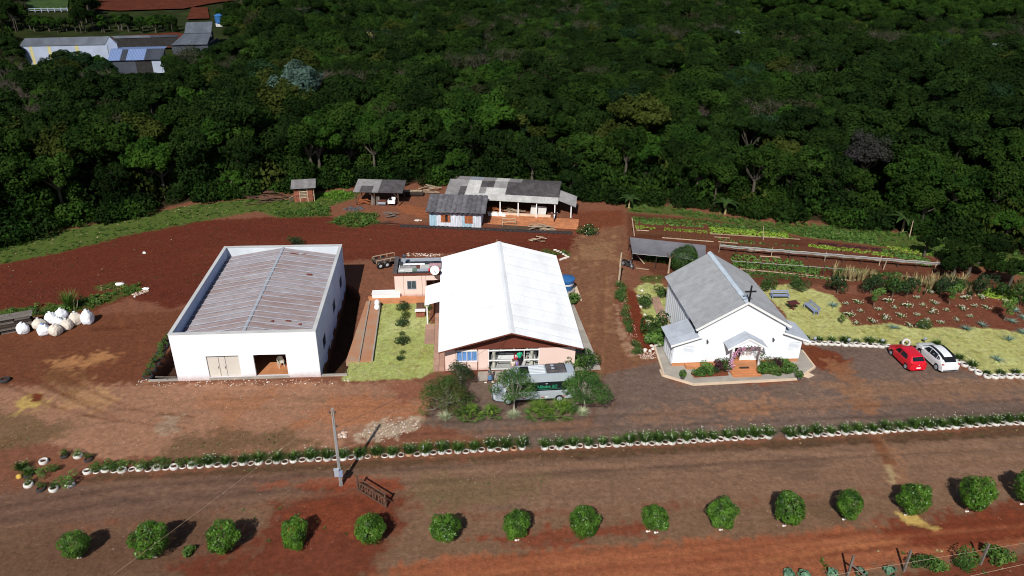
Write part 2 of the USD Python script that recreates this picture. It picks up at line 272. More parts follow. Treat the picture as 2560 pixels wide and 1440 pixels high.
paint(LOW, (124, 96, 80), .8, .8); mottle(LOW, (136, 110, 94), S2, 0, .5, .6); mottle(LOW, (102, 80, 64), N1, .1, .5, .6); paint([(-80, 1330), (500, 1300), (640, 1330), (500, 1470), (-80, 1470)], (100, 72, 60), 2., 2., .8)
paint([(1050, 1195), (1380, 1185), (1330, 1250), (1100, 1275), (1010, 1240)], (112, 94, 72), .8, 1.2, .7)
paint([(620, 1360), (690, 1270), (830, 1215), (1000, 1215), (1015, 1290), (970, 1370), (900, 1470), (520, 1470), (430, 1420)], (108, 58, 44), 1.2, 1.3); paint([(720, 1290), (860, 1235), (960, 1260), (880, 1340), (760, 1330)], (128, 66, 46), 1.2, 1.2, .8)
paint([(640, 1215), (840, 1190), (1000, 1195), (1000, 1218), (830, 1222)], (140, 74, 54), .3, .6, .8)
paint([(860, 1470), (1100, 1392), (1700, 1352), (2300, 1312), (2660, 1270), (2660, 1360), (2300, 1405), (1900, 1470)], (152, 92, 68), .5, .7); mottle([(860, 1470), (1100, 1385), (2660, 1262), (2660, 1470)], (128, 70, 48), S1, .1, .5, .7)
paint([(1160, 1352), (1300, 1325), (1600, 1300), (1660, 1332), (1350, 1375)], (124, 62, 44), .4, .9, .8); paint([(2230, 1300), (2640, 1240), (2640, 1350), (2380, 1372), (2200, 1345)], (112, 52, 36), .8, 1.2, .85)
paint([(1900, 1395), (2250, 1345), (2260, 1356), (1910, 1408)], (168, 108, 76), .15, .3, .8); paint([(2300, 1420), (2660, 1365), (2660, 1470), (2200, 1470)], (108, 52, 36), .5, .6, .85)
paint([(2238, 1282), (2268, 1278), (2350, 1318), (2330, 1324), (2270, 1312)], (196, 168, 104), .15, .3, .95); paint([(2215, 1165), (2235, 1170), (2240, 1210), (2225, 1205)], (170, 150, 118), .2, .4, .8)
PATH = [(1440, 592), (1470, 570), (1560, 550), (1570, 700), (1540, 760), (1570, 850), (1640, 900), (1500, 935), (1470, 850), (1410, 670)]
paint(PATH, (126, 88, 70), .5, .8); mottle(PATH, (146, 110, 88), N2, 0, .5, .7); paint([(1450, 612), (1530, 605), (1540, 650), (1440, 650)], (148, 112, 88), .5, .9, .7); paint([(1540, 760), (1570, 850), (1600, 890), (1575, 890), (1540, 830)], (164, 130, 112), .3, .5, .8)
paint([(1560, 715), (1600, 740), (1630, 830), (1645, 892), (1600, 892), (1562, 800)], (112, 54, 38), .3, .4)
paint(GARDEN, (104, 64, 50), .4, .4); mottle(GARDEN, (84, 46, 34), S1, 0, .5, .7)
paint(REDBED, (116, 70, 56), .4, .4); mottle(REDBED, (104, 50, 36), N2, .05, .5, .7)
paint([(1245, 562), (1300, 548), (1380, 556), (1370, 575), (1260, 578)], (92, 76, 66), .4, .5); paint([(1430, 530), (1560, 525), (1560, 560), (1440, 585)], (116, 66, 48), .6, .8)
paint([(985, 510), (1020, 512), (1090, 530), (1060, 545), (1000, 530)], (150, 92, 66), .4, .5, .9)
paint([(1068, 940), (1075, 810), (1095, 810), (1110, 935)], (120, 90, 70), .2, .2, .6)
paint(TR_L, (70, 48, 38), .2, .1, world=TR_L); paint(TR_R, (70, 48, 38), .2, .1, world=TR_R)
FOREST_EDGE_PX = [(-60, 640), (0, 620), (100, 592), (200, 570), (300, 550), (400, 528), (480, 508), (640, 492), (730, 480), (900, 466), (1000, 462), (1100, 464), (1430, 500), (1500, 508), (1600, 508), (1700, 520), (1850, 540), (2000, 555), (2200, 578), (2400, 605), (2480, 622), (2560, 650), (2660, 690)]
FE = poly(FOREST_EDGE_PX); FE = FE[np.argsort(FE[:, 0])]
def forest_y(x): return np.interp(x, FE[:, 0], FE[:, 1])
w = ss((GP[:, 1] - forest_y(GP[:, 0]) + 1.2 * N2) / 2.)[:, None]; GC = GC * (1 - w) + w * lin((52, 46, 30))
paint(VERGE_L, (74, 98, 44), .5, .5, .9); paint(VERGE_R, (70, 96, 44), .6, .6, .85)
for q, c in ((HLAWN, (170, 180, 112)), (CLAWN_R, (186, 186, 124)), (CLAWN_L, (180, 186, 122))):
    paint(q, c, .25, .28); mottle(q, (146, 146, 78), N2, .0, .5, .8, .3); mottle(q, (206, 212, 156), N1, .1, .6, .6, .2); mottle(q, (116, 100, 60), N4, .3, .7, .6, .2)
GREENS = [[(690, 536), (760, 522), (822, 516), (824, 540), (720, 545)], [(820, 556), (880, 530), (945, 538), (948, 560), (880, 572)], [(-40, 776), (100, 768), (200, 752), (300, 725), (345, 712), (352, 728), (230, 772), (120, 788), (-40, 800)], [(798, 492), (850, 474), (884, 488), (850, 505)], [(240, 716), (290, 706), (300, 722), (250, 728)], [(1350, 622), (1420, 628), (1425, 640), (1360, 634)], [(1600, 690), (1660, 690), (1650, 705), (1605, 705)], [(1548, 715), (1565, 712), (1572, 770), (1560, 775)]]
for q in GREENS: paint(q, (72, 92, 42), .4, .5, .8)
def ruts(pts, off, amt, wd=.16, rgb=None):                   # paired wheel tracks, with ridges of loose earth between
    global GC, GZ
    C = poly(pts); t = np.linspace(0, 1, 200); tt = np.linspace(0, 1, len(C)); C = np.stack([np.interp(t, tt, C[:, 0]), np.interp(t, tt, C[:, 1])], 1); d, i = cKDTree(C).query(GP, distance_upper_bound=3.)
    k = np.flatnonzero(d < 2.2); T = np.gradient(C, axis=0); T /= np.linalg.norm(T, axis=1, keepdims=True); s_ = ((GP[k] - C[i[k]]) * np.stack([-T[i[k], 1], T[i[k], 0]], 1)).sum(1) + .12 * N1[k]
    for o in (-.75, .75): w = np.exp(-((s_ - o - off) / wd) ** 2) * np.clip(.65 + .8 * N2[k], 0, 1); GC[k] = GC[k] * (1 - amt * w[:, None]) if rgb is None else GC[k] * (1 - amt * w[:, None]) + amt * w[:, None] * lin(rgb); GZ[k] -= .035 * w
RT = [([(-40, 1290), (300, 1235), (900, 1195), (1400, 1165), (2000, 1130), (2620, 1100)], 0, .3, .2, None), ([(-40, 1310), (300, 1255), (900, 1215), (1400, 1190), (2000, 1160), (2620, 1130)], 0, .35, .22, (140, 108, 92)), ([(0, 1240), (60, 1180), (40, 1110), (140, 1060), (500, 1010), (900, 1000), (1200, 1010)], 0, .3, .22, (96, 70, 54)), ([(1000, 1040), (1500, 1020), (2100, 980), (2620, 960)], 0, .35, .25, (138, 112, 100)), ([(1050, 1070), (1600, 1050), (2100, 1030), (2620, 1010)], 0, .3, .2, None),
    ([(1700, 1080), (2000, 1000), (2200, 960), (2400, 940)], 0, .3, .18, (140, 112, 98)), ([(1500, 1060), (1540, 900), (1520, 800), (1530, 690), (1540, 600)], 0, .4, .2, (104, 64, 46)), ([(1480, 920), (1500, 800), (1500, 680), (1520, 580)], 0, .4, .2, (158, 116, 90)), ([(860, 1460), (1300, 1410), (1900, 1370), (2620, 1310)], 0, .45, .22, (118, 64, 44)), ([(1200, 1460), (1700, 1405), (2300, 1360), (2620, 1330)], 0, .45, .2, (170, 110, 80)), ([(1880, 1402), (2260, 1350), (2620, 1320)], .4, .5, .2, (106, 54, 38)),
    ([(60, 960), (140, 1000), (260, 1030), (420, 1050)], 0, .6, .22, (96, 58, 40)), ([(110, 930), (200, 985), (270, 1015)], 0, .6, .2, (104, 62, 44)), ([(300, 760), (330, 830), (320, 900), (200, 980)], 0, .3, .2, (128, 78, 54)), ([(0, 720), (300, 690), (700, 640), (1000, 610), (1400, 610)], 0, .35, .2, (112, 58, 44)), ([(700, 560), (1000, 590), (1300, 600), (1500, 570)], 0, .3, .2, (120, 66, 50))]
for q in RT: ruts(*q)
GC = np.clip(GC, .004, .75) * KA * (1 + .16 * N4 + .08 * N2)[:, None] * [1.0, .975, .84]
usdkit.material(stage, '/World/Looks/earth', {
    'g': ('geometry', {}), 'a': ('attribute', {'attribute': 'soil'}), 'n': ('noise_texture', {'scale': 2.6, 'detail': 10., 'roughness': .85}), 'm': ('map_range', {'from_min': .3, 'from_max': .7, 'to_min': .5, 'to_max': 1.52}),
    'cc': ('combine_color', {}), 'x': ('mix', {'mix_type': 'multiply', 'fac': 1.}), 'v': ('voronoi_texture', {'scale': 5.5, 'randomness': 1.}), 'vr': ('map_range', {'from_min': .05, 'from_max': .1, 'to_min': 1., 'to_max': 0., 'clamp': True}),
    'vn': ('noise_texture', {'scale': .45, 'detail': 3.}), 'vm': ('map_range', {'from_min': .46, 'from_max': .64, 'to_min': 0., 'to_max': .75, 'clamp': True}), 'mm': ('math', {'math_type': 'multiply'}),
    'y': ('mix', {'mix_type': 'mix', 'color2': (.42, .33, .28)}), 'bn': ('noise_texture', {'scale': 5., 'detail': 6., 'roughness': .75}), 'b': ('bump', {'strength': .55, 'distance': .12}), 'p': ('principled_bsdf', {'roughness': .95, 'specular_ior_level': .1})},
    [('g.position', 'n.vector'), ('n.fac', 'm.value'), ('m.result', 'cc.r'), ('m.result', 'cc.g'), ('m.result', 'cc.b'), ('a.color', 'x.color1'), ('cc.color', 'x.color2'), ('g.position', 'v.vector'), ('v.distance', 'vr.value'),
     ('g.position', 'vn.vector'), ('vn.fac', 'vm.value'), ('vr.result', 'mm.value1'), ('vm.result', 'mm.value2'), ('mm.value', 'y.fac'), ('x.color', 'y.color1'), ('y.color', 'p.base_color'),
     ('g.position', 'bn.vector'), ('bn.fac', 'b.height'), ('b.normal', 'p.normal')], surface='p.BSDF')
GZ = np.where(edge > 0, GZ, 0) * np.clip(edge / 3, 0, 1)
V3 = np.c_[GP, GZ]
ii = (np.arange(ny - 1)[:, None] * nx + np.arange(nx - 1)).ravel()
T1 = np.stack([ii, ii + 1, ii + nx + 1], 1); T2 = np.stack([ii, ii + nx + 1, ii + nx], 1); FACES = np.vstack([T1, T2])
gzx, gzy = np.gradient(GZ.reshape(ny, nx), GS)[::-1]; NORM = np.stack([-gzx.ravel(), -gzy.ravel(), np.ones(nx * ny)], 1); NORM /= np.linalg.norm(NORM, axis=1, keepdims=True)
cent = GP[FACES].mean(1); wn = (N2 + .35 * N4)[FACES[:, 0]] * .35
zone = np.zeros(len(FACES), int)
ZONES = [('ploughed_field', [FIELD], 'dark red ploughed field stretching from the left edge to the sheds', 'field', 'structure'), ('gravel_yard', [GRAVEL], 'purple grey gravel yard in front of the pink hall and the white church', 'gravel yard', 'structure'),
         ('dirt_road', [ROAD], 'broad brown dirt road running below the row of white tyres', 'road', 'structure'), ('garden_soil', [GARDEN], 'bare red brown soil of the vegetable garden behind the church', 'garden soil', 'structure'), ('flower_bed_soil', [REDBED], 'bare red soil of the flower bed right of the lawn benches', 'bed soil', 'structure'),
         ('dirt_path', [PATH], 'trodden brown dirt path between the white roofed hall and the church', 'path', 'structure'), ('lawn_grass', [HLAWN], 'pale clipped lawn with shrubs left of the pink hall', 'lawn', 'stuff'), ('lawn_grass', [CLAWN_R], 'pale yellow green lawn with benches right of the church', 'lawn', 'stuff'),
         ('lawn_grass', [CLAWN_L], 'small pale lawn with a brick path left of the church', 'lawn', 'stuff'), ('verge_grass', [VERGE_L], 'green rough grass along the forest edge on the left', 'grass', 'stuff'), ('verge_grass', [VERGE_R], 'green rough grass between the vegetable beds and the forest', 'grass', 'stuff')]
for i, (nm, qs, *_) in enumerate(ZONES):
    for q in qs: zone[sdist(cent, poly(q)) + wn > 0] = i + 1
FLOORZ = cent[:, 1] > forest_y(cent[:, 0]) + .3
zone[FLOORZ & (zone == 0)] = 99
def ground_piece(nm, k, label, cat, kind):
    if not len(k): return
    u, inv = np.unique(FACES[k], return_inverse=True)
    m = UsdGeom.Mesh.Define(stage, fresh('/World', nm)); m.CreatePointsAttr(Vt.Vec3fArray.FromNumpy(V3[u].astype(np.float32)))
    m.CreateFaceVertexCountsAttr(Vt.IntArray.FromNumpy(np.full(len(k), 3, np.int32))); m.CreateFaceVertexIndicesAttr(Vt.IntArray.FromNumpy(inv.reshape(-1).astype(np.int32)))
    m.CreateSubdivisionSchemeAttr('none'); m.CreateNormalsAttr(Vt.Vec3fArray.FromNumpy(NORM[u].astype(np.float32))); m.SetNormalsInterpolation('vertex')
    UsdGeom.PrimvarsAPI(m).CreatePrimvar('soil', Sdf.ValueTypeNames.Color3fArray, 'vertex').Set(Vt.Vec3fArray.FromNumpy(GC[u].astype(np.float32)))
    UsdShade.MaterialBindingAPI.Apply(m.GetPrim()).Bind(UsdShade.Material.Get(stage, '/World/Looks/earth')); data(m.GetPrim(), label, cat, None, kind)
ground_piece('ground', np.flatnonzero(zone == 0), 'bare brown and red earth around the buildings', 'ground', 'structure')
for i, (nm, qs, lb, ct, kd) in enumerate(ZONES): ground_piece(nm, np.flatnonzero(zone == i + 1), lb, ct, kd)
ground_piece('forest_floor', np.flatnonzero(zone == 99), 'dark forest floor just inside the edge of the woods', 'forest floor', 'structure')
# the land further out: low hills under the forest
def far_height(x, y):
    p = np.stack([np.ravel(x), np.ravel(y)], 1); d = np.hypot(p[:, 0], np.maximum(p[:, 1], 0))
    ed = np.maximum.reduce([np.abs(p[:, 0]) - 70, p[:, 1] - 125, 25 - p[:, 1]])
    z = 3.0 * f3(p, .013, 21) * ss(ed / 60) + 40 * ss((d - 430) / 500)
    return np.where(ed <= 0, 0., z)
fm = M(); S = 5.
xs, ys = np.arange(-600, 605, S), np.arange(-100, 805, S); X, Y = np.meshgrid(xs, ys); Z = far_height(X, Y)
i0 = (np.arange(len(ys) - 1)[:, None] * len(xs) + np.arange(len(xs) - 1)); cx = X[:-1, :-1] + S / 2; cy = Y[:-1, :-1] + S / 2
i0 = i0[~((np.abs(cx) < 70) & (cy > 25) & (cy < 125))]
look('hill_earth', A(34, 38, 20), rough=.95, spec=.05, var=.4, vs=.15, col2=A(52, 62, 28))
solo('hills', fm.add(np.stack([X.ravel(), Y.ravel(), Z], 1), np.stack([i0, i0 + 1, i0 + len(xs) + 1, i0 + len(xs)], 1)), 'hill_earth', 'low forested hills rolling away behind the farm', 'hills', kind='structure', smooth=True)
look('red_field', A(92, 48, 34), rough=.95, spec=.05, var=.3, vs=.5)
# ---------------------------------------------------------------- looks of built things
def splashed(name, col, dirt, top):
    usdkit.material(stage, '/World/Looks/' + name, {'g': ('geometry', {}), 's': ('separate_xyz', {}), 'n': ('noise_texture', {'scale': 1.6, 'detail': 6., 'roughness': .7}), 'm': ('math', {'math_type': 'multiply_add', 'value2': -1.1 * top, 'value3': .0}), 'a': ('math', {'math_type': 'add'}), 'r': ('map_range', {'from_min': -.5 * top, 'from_max': top * .35, 'to_min': .55, 'to_max': 0., 'clamp': True}),
        'n2': ('noise_texture', {'scale': .7, 'detail': 4.}), 'c': ('rgb_ramp', {'ramp': [(0, tuple(.93 * np.array(col))), (.35, tuple(.95 * np.array(col))), (.65, col), (1, col)]}), 'x': ('mix', {'mix_type': 'mix', 'color2': dirt}), 'p': ('principled_bsdf', {'roughness': .85, 'specular_ior_level': .2}), 'bn': ('noise_texture', {'scale': 14., 'detail': 3.}), 'b': ('bump', {'strength': .3, 'distance': .01})},
        [('g.position', 's.vector'), ('g.position', 'n.vector'), ('n.fac', 'm.value1'), ('s.z', 'a.value1'), ('m.value', 'a.value2'), ('a.value', 'r.value'), ('r.result', 'x.fac'), ('g.position', 'n2.vector'), ('n2.fac', 'c.fac'), ('c.color', 'x.color1'), ('x.color', 'p.base_color'), ('g.position', 'bn.vector'), ('bn.fac', 'b.height'), ('b.normal', 'p.normal')], surface='p.BSDF')
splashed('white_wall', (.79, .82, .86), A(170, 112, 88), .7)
look('white_paint', (.82, .82, .81), rough=.5, var=.04, vs=2.)
look('white_roof', (.76, .775, .795), rough=.6, var=.08, vs=.8, rnd=.05, stretch=(1., .25, 1.))
look('cream_panel', (.60, .56, .50), rough=.6, var=.05, vs=1.)
look('concrete', A(168, 160, 150), rough=.9, var=.18, vs=.8, bump=.01)
look('grey_plaster', (.50, .50, .50), rough=.9, var=.1, vs=.7)
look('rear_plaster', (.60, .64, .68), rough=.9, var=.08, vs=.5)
look('side_plaster', (.40, .45, .60), rough=.9, var=.08, vs=.5)  # blue grey plaster, with the shade on the side walls put into the colour
look('terracotta', A(200, 135, 92), rough=.7, var=.16, vs=.9, bump=.006)
look('stained_concrete', A(176, 148, 124), rough=.85, var=.25, vs=.5, col2=A(186, 122, 86), bump=.006)
look('cream_edge', A(222, 198, 172), rough=.8, var=.1, vs=1.)
splashed('pink_wall', (.80, .60, .53), A(150, 90, 70), .5)
look('brown_paint', A(116, 62, 48), rough=.7, var=.12, vs=1.)
look('dark_metal', (.06, .065, .075), rough=.5, var=.2, metal=.3)
look('black_plastic', (.012, .012, .014), rough=.45, var=.2, spec=.4)
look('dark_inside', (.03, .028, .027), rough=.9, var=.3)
look('grey_wood', A(120, 112, 105), rough=.9, var=.3, vs=3., stretch=(1, 1, 6), bump=.006)
look('pale_wood', A(186, 165, 140), rough=.9, var=.25, vs=3., rnd=.2)
look('brown_wood', A(104, 78, 64), rough=.9, var=.35, vs=4., rnd=.15, bump=.006)
look('red_wood', A(168, 98, 62), rough=.8, var=.25, vs=4., rnd=.15)
look('dark_wood', A(66, 56, 50), rough=.9, var=.4, vs=3., rnd=.3)
look('white_stone', (.66, .60, .54), rough=.9, var=.2, vs=5., rnd=.15, bump=.01)
look('pink_stone', (.5, .36, .28), rough=.9, var=.3, vs=4., rnd=.2)
look('soil', A(84, 50, 38), rough=.95, var=.35, vs=6., bump=.02)
look('red_soil', A(128, 70, 48), rough=.95, var=.3, vs=5., bump=.02)
look('blue_plastic', (.035, .13, .33), rough=.4, var=.1)
look('blue_curtain', (.16, .33, .62), rough=.9, var=.3, vs=9., stretch=(1.5, 1.5, .05))
look('cream_cloth', (.6, .57, .48), rough=.9, var=.15, vs=6.)
look('tile_floor', (.42, .42, .40), rough=.4, var=.1, vs=1.)
look('brick_pink', A(178, 142, 124), rough=.85, var=.15, vs=1., rnd=.12)
look('fibre_cement', A(150, 152, 156), rough=.85, var=.12, vs=1.5, rnd=.07, bump=.004)
look('pale_cement', A(206, 204, 200), rough=.85, var=.12, vs=1.5, rnd=.1)
look('mid_cement', A(150, 146, 146), rough=.85, var=.22, vs=1.2, rnd=.12)
look('dark_cement', A(88, 84, 86), rough=.85, var=.3, vs=1.2, rnd=.12)
look('zinc', A(178, 184, 194), rough=.5, var=.12, vs=1., rnd=.06, metal=.15)
look('red_cloth', (.55, .03, .05), rough=.8, var=.15); look('pink_sheet', A(196, 152, 158), rough=.8, var=.15); look('green_sheet', A(112, 132, 116), rough=.8, var=.2); look('rust_sheet', A(110, 70, 58), rough=.8, var=.3)
pane('window_glass', (.05, .07, .09)); pane('dark_glass', (.012, .014, .017))
# weathered zinc sheets with rust washed along the slope
def rusty(name, base, rust, lo, hi):
    usdkit.material(stage, '/World/Looks/' + name, {'g': ('geometry', {}), 'mp': ('mapping', {'rotation': (0, 0, -WYAW), 'scale': (.5, 5.5, .5)}), 'n': ('noise_texture', {'scale': 1., 'detail': 6., 'roughness': .65}),
        'mp2': ('mapping', {'rotation': (0, 0, -WYAW), 'scale': (.15, .5, .15)}), 'n2': ('noise_texture', {'scale': 1., 'detail': 2.}), 'ad': ('math', {'math_type': 'add'}), 'o': ('object_info', {}), 'om': ('map_range', {'to_min': -.07, 'to_max': .05}), 'ad2': ('math', {'math_type': 'add'}),
        'r': ('map_range', {'from_min': lo, 'from_max': hi, 'to_min': 0., 'to_max': .8, 'clamp': True}), 'bn': ('noise_texture', {'scale': 1.2, 'detail': 3.}), 'br': ('rgb_ramp', {'ramp': [(0, tuple(.8 * np.array(base))), (.35, tuple(.8 * np.array(base))), (.65, base), (1, base)]}),
        'x': ('mix', {'mix_type': 'mix', 'color2': rust}), 'p': ('principled_bsdf', {'roughness': .65, 'specular_ior_level': .3, 'metallic': 0.})},
        [('g.position', 'mp.vector'), ('mp.vector', 'n.vector'), ('g.position', 'mp2.vector'), ('mp2.vector', 'n2.vector'), ('n.fac', 'ad.value1'), ('n2.fac', 'ad.value2'), ('o.random', 'om.value'), ('ad.value', 'ad2.value1'), ('om.result', 'ad2.value2'), ('ad2.value', 'r.value'), ('r.result', 'x.fac'),
         ('g.position', 'bn.vector'), ('bn.fac', 'br.fac'), ('br.color', 'x.color1'), ('x.color', 'p.base_color')], surface='p.BSDF'); return name
rusty('rusty_zinc', A(160, 158, 164), A(128, 98, 90), .70, 1.24); rusty('rust_patch', A(150, 84, 70), A(108, 48, 38), .85, 1.1)

# ---------------------------------------------------------------- the warehouse
def wall_holes(m, x0, x1, z0, z1, y0, y1, holes):       # a wall along x with rectangular openings (x0, x1, z0, z1)
    from shapely.geometry import Polygon, box
    P = box(x0, z0, x1, z1)
    for h in holes: P = P.difference(Polygon(h) if np.ndim(h[0]) else box(h[0], h[2], h[1], h[3]))
    for g in getattr(P, 'geoms', [P]):
        t = trimesh.creation.extrude_polygon(g, y1 - y0, engine='earcut'); v = np.array(t.vertices); m.add(np.stack([v[:, 0], y1 - v[:, 2], v[:, 1]], 1), t.faces)
    return m
def turned(m, fn): return M().add(fn(m.arr()[0]), m.arr()[1])
wh = thing('warehouse', 'white flat fronted warehouse with a rusty zinc roof behind its parapet', 'warehouse', FR(WARE, WYAW, 0, 0), WYAW)
W_, D_, H_ = WW, WD, WH; TW = .22
fw = wall_holes(M(), 0, W_, -.05, H_, 0, TW, [(2.74, 5.51, .3, 2.47), (6.76, 9.55, .26, 2.47)])
part(wh, 'front_wall', fw, 'white_wall')
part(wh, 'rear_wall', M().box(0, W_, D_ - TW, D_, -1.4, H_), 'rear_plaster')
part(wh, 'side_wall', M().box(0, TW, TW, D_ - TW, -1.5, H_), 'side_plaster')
dia = []
for v, z in ((9.955, 1.77), (11.61, -.55), (3.32, 1.72), (8.54, -.62), (4.88, -.58), (1.78, -.55), (15.2, 1.77)):
    dia.append([(v - .76, z - .58), (v + .76, z - .58), (v + .76, z + .58), (v - .76, z + .58)])
rw = wall_holes(M(), TW, D_ - TW, -1.5, H_, 0, TW, dia)
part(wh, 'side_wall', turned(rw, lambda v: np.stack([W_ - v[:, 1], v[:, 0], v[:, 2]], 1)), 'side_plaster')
for d in dia:
    d = np.array(d); fr = M(); ctr = d.mean(0)
    for a, b in zip(d, np.roll(d, -1, 0)): fr.beam((W_ - .1, *a), (W_ - .1, *b), .05, .07, up=(1, 0, 0))
    w_ = part(wh, 'window', fr, 'dark_metal'); q = ctr + (d - ctr) * .97
    part(w_, 'pane', M().slab([(W_ - .11, *p) for p in q], .01), 'dark_glass')
cap = M().box(-.04, W_ + .04, -.04, TW + .06, H_, H_ + .06).box(-.04, W_ + .04, D_ - TW - .06, D_ + .04, H_, H_ + .06).box(-.04, TW + .06, TW + .06, D_ - TW - .06, H_, H_ + .06).box(W_ - TW - .06, W_ + .04, TW + .06, D_ - TW - .06, H_, H_ + .06)
part(wh, 'parapet_cap', cap, 'grey_plaster')
roof = sub(wh, 'roof'); zr, ze = H_ - .12, H_ - 1.12; nS = 18; v0, v1 = TW + .02, D_ - TW - .02; mid = W_ / 2
for k in range(nS):
    a, b = v0 + (v1 - v0) * k / nS, v0 + (v1 - v0) * (k + 1) / nS; dz = .012 * (k % 2)
    for side in (0, 1):
        xe = TW + .02 if side == 0 else W_ - TW - .02
        p = [(xe, b, ze + dz), (xe, a, ze + dz), (mid, a, zr + dz), (mid, b, zr + dz)] if side == 0 else [(xe, a, ze + dz), (xe, b, ze + dz), (mid, b, zr + dz), (mid, a, zr + dz)]
        part(roof, 'roof_sheet', M().sheet(*p, waves=5, amp=.028), 'rusty_zinc', smooth=False)
rp = M()
for k in range(nS):                                     # the lapped seams between sheets, standing proud
    b = v0 + (v1 - v0) * (k + 1) / nS
    if k < nS - 1:
        for xe in (TW + .05, W_ - TW - .05): rp.beam((xe, b, ze + .055), (mid, b, zr + .055), .1, .03)
look('bright_zinc', A(190, 190, 200), rough=.55, var=.2, vs=2.); part(roof, 'sheet_seams', rp, 'bright_zinc')
part(roof, 'ridge_cap', M().slab([(mid - .13, v0, zr + .04), (mid, v0, zr + .07), (mid, v1, zr + .07), (mid - .13, v1, zr + .04)], .01).slab([(mid, v0, zr + .07), (mid + .13, v0, zr + .04), (mid + .13, v1, zr + .04), (mid, v1, zr + .07)], .01), 'zinc')
for fx, fy, sx, sy in ((.14, .93, .16, .028), (.36, .94, .06, .02), (.55, .68, .1, .024), (.5, .15, .09, .02), (.3, .13, .05, .018), (.7, .13, .05, .018)):    # torn up rust patches on the right slope
    x, y = mid + fx * (mid - TW), v0 + fy * (v1 - v0); z = lambda xx: zr - (zr - ze) * (xx - mid) / (mid - TW) + .06
    w2, h2 = sx * 6, sy * 16; part(roof, 'rust_patch', M().slab([(x, y, z(x)), (x + w2, y, z(x + w2)), (x + w2 * .9, y + h2, z(x + w2 * .9)), (x + .1, y + h2 * .8, z(x + .1))], .01), 'rust_patch')
part(wh, 'gutter_flashing', M().box(TW, TW + .3, TW, D_ - TW, ze - .1, ze - .06).box(W_ - TW - .3, W_ - TW, TW, D_ - TW, ze - .1, ze - .06), 'zinc')
for a, b in ((2.76, 3.70), (3.74, 4.27), (4.31, 5.49)):
    d_ = part(wh, 'door_panel', M().box(a, b, .13, .17, .32, 2.36), 'cream_panel')
    if a < 4: part(d_, 'handle', M().box(b - .1, b - .06, .10, .13, 1.1, 1.35), 'dark_metal')
part(wh, 'door_track', M().box(2.742, 5.508, .05, .21, 2.38, 2.468), 'dark_metal')
part(wh, 'floor', M().box(TW, W_ - TW, TW, D_ - TW, .12, .25), 'terracotta')
part(wh, 'door_sill', M().box(2.7, 9.6, -.06, 0, .02, .27), 'concrete')
part(wh, 'base_kerb', M().box(-2.6, -.02, .02, .3, -.4, .1).box(W_ + .02, W_ + 2.3, .02, .3, -.5, .1), 'concrete')
# plastic chair in the doorway
def plastic_chair(name, label, pos, yaw, mat='cream_cloth'):
    t = thing(name, label, 'chair', pos, yaw)
    part(t, 'seat', M().box(-.23, .23, -.22, .24, .42, .45), mat)
    part(t, 'backrest', M().add(*trimesh_arc(.26, .45, .86)), mat)
    for sx in (-1, 1):
        for sy in (-1, 1): part(t, 'leg', M().beam((sx * .2, sy * .2, .43), (sx * .25, sy * .27, 0), .05), mat)
        part(t, 'armrest', M().beam((sx * .26, .2, .64), (sx * .26, -.22, .66), .05, .03).beam((sx * .26, -.2, .65), (sx * .24, -.2, .43), .04), mat)
    return t
def trimesh_arc(r, z0, z1, n=8):
    a = np.linspace(math.radians(10), math.radians(170), n); v, f = [], []
    for rr in (r, r + .025):
        for z in (z0, z1): v += [(rr * math.cos(t), .05 + rr * math.sin(t), z + (.04 * math.sin(t) if z == z1 else 0)) for t in a]
    for i in range(n - 1): f += [[i, i + 1, n + i + 1, n + i], [2 * n + i, 3 * n + i, 3 * n + i + 1, 2 * n + i + 1], [n + i, n + i + 1, 3 * n + i + 1, 3 * n + i], [i, 2 * n + i, 2 * n + i + 1, i + 1]]
    f += [[0, n, 3 * n, 2 * n], [n - 1, 3 * n - 1, 4 * n - 1, 2 * n - 1]]; return np.array(v), np.array(f)
plastic_chair('plastic_chair', 'pale plastic armchair standing in the open warehouse doorway', FR(WARE, WYAW, 8.6, 1.55, .25), WYAW + .5)
solo('cross_brace', M().beam((-1.95, 0, .42), (-.15, .0, .34), .07).beam((-1.0, 0, 0), (-1.0, 0, .42), .07), 'grey_wood', 'small grey wooden T rail beside the warehouse front corner', 'rail', pos=FR(WARE, WYAW, 0, .16), yaw=WYAW)
# concrete ramps between the warehouse and the lawn
TRZ = .14
solo('concrete_ramp', M().prism(poly([(916, 752), (924, 752), (897, 903), (864.5, 903)], TRZ), -.4, TRZ), 'stained_concrete', 'rust stained concrete strip along the edge of the warehouse trench', 'ramp', kind='structure')
solo('terracotta_ramp', M().prism(poly([(925, 750), (950, 757), (930, 901), (898, 902.5)], TRZ), -.1, TRZ - .02), 'stained_concrete', 'terracotta coloured ramp beside the small shrub lawn', 'ramp', kind='structure')
solo('kerb', M().beam(G(924.5, 752, .2), G(897.5, 902, .2), .1, .14).beam(G(951, 758, .2), G(930.5, 901, .2), .12, .2), 'concrete', 'low concrete kerbs edging the terracotta ramp', 'kerb', kind='structure')
solo('terrace', M().prism(poly([(920, 741), (989, 740), (1064, 741), (1063, 756), (952, 757), (922, 749)], .12), -.1, .12), 'terracotta', 'terracotta paved strip in front of the pink annexe', 'terrace', kind='structure')
wb = thing('white_trough', 'long white masonry trough against the pink annexe wall', 'trough', G(969, 746), HYAW); part(wb, 'basin', M().box(-1.6, 1.35, -.1, .8, 0, .55), 'white_paint'); part(wb, 'rim', M().box(-1.64, 1.39, -.14, .84, .55, .6), 'white_paint')
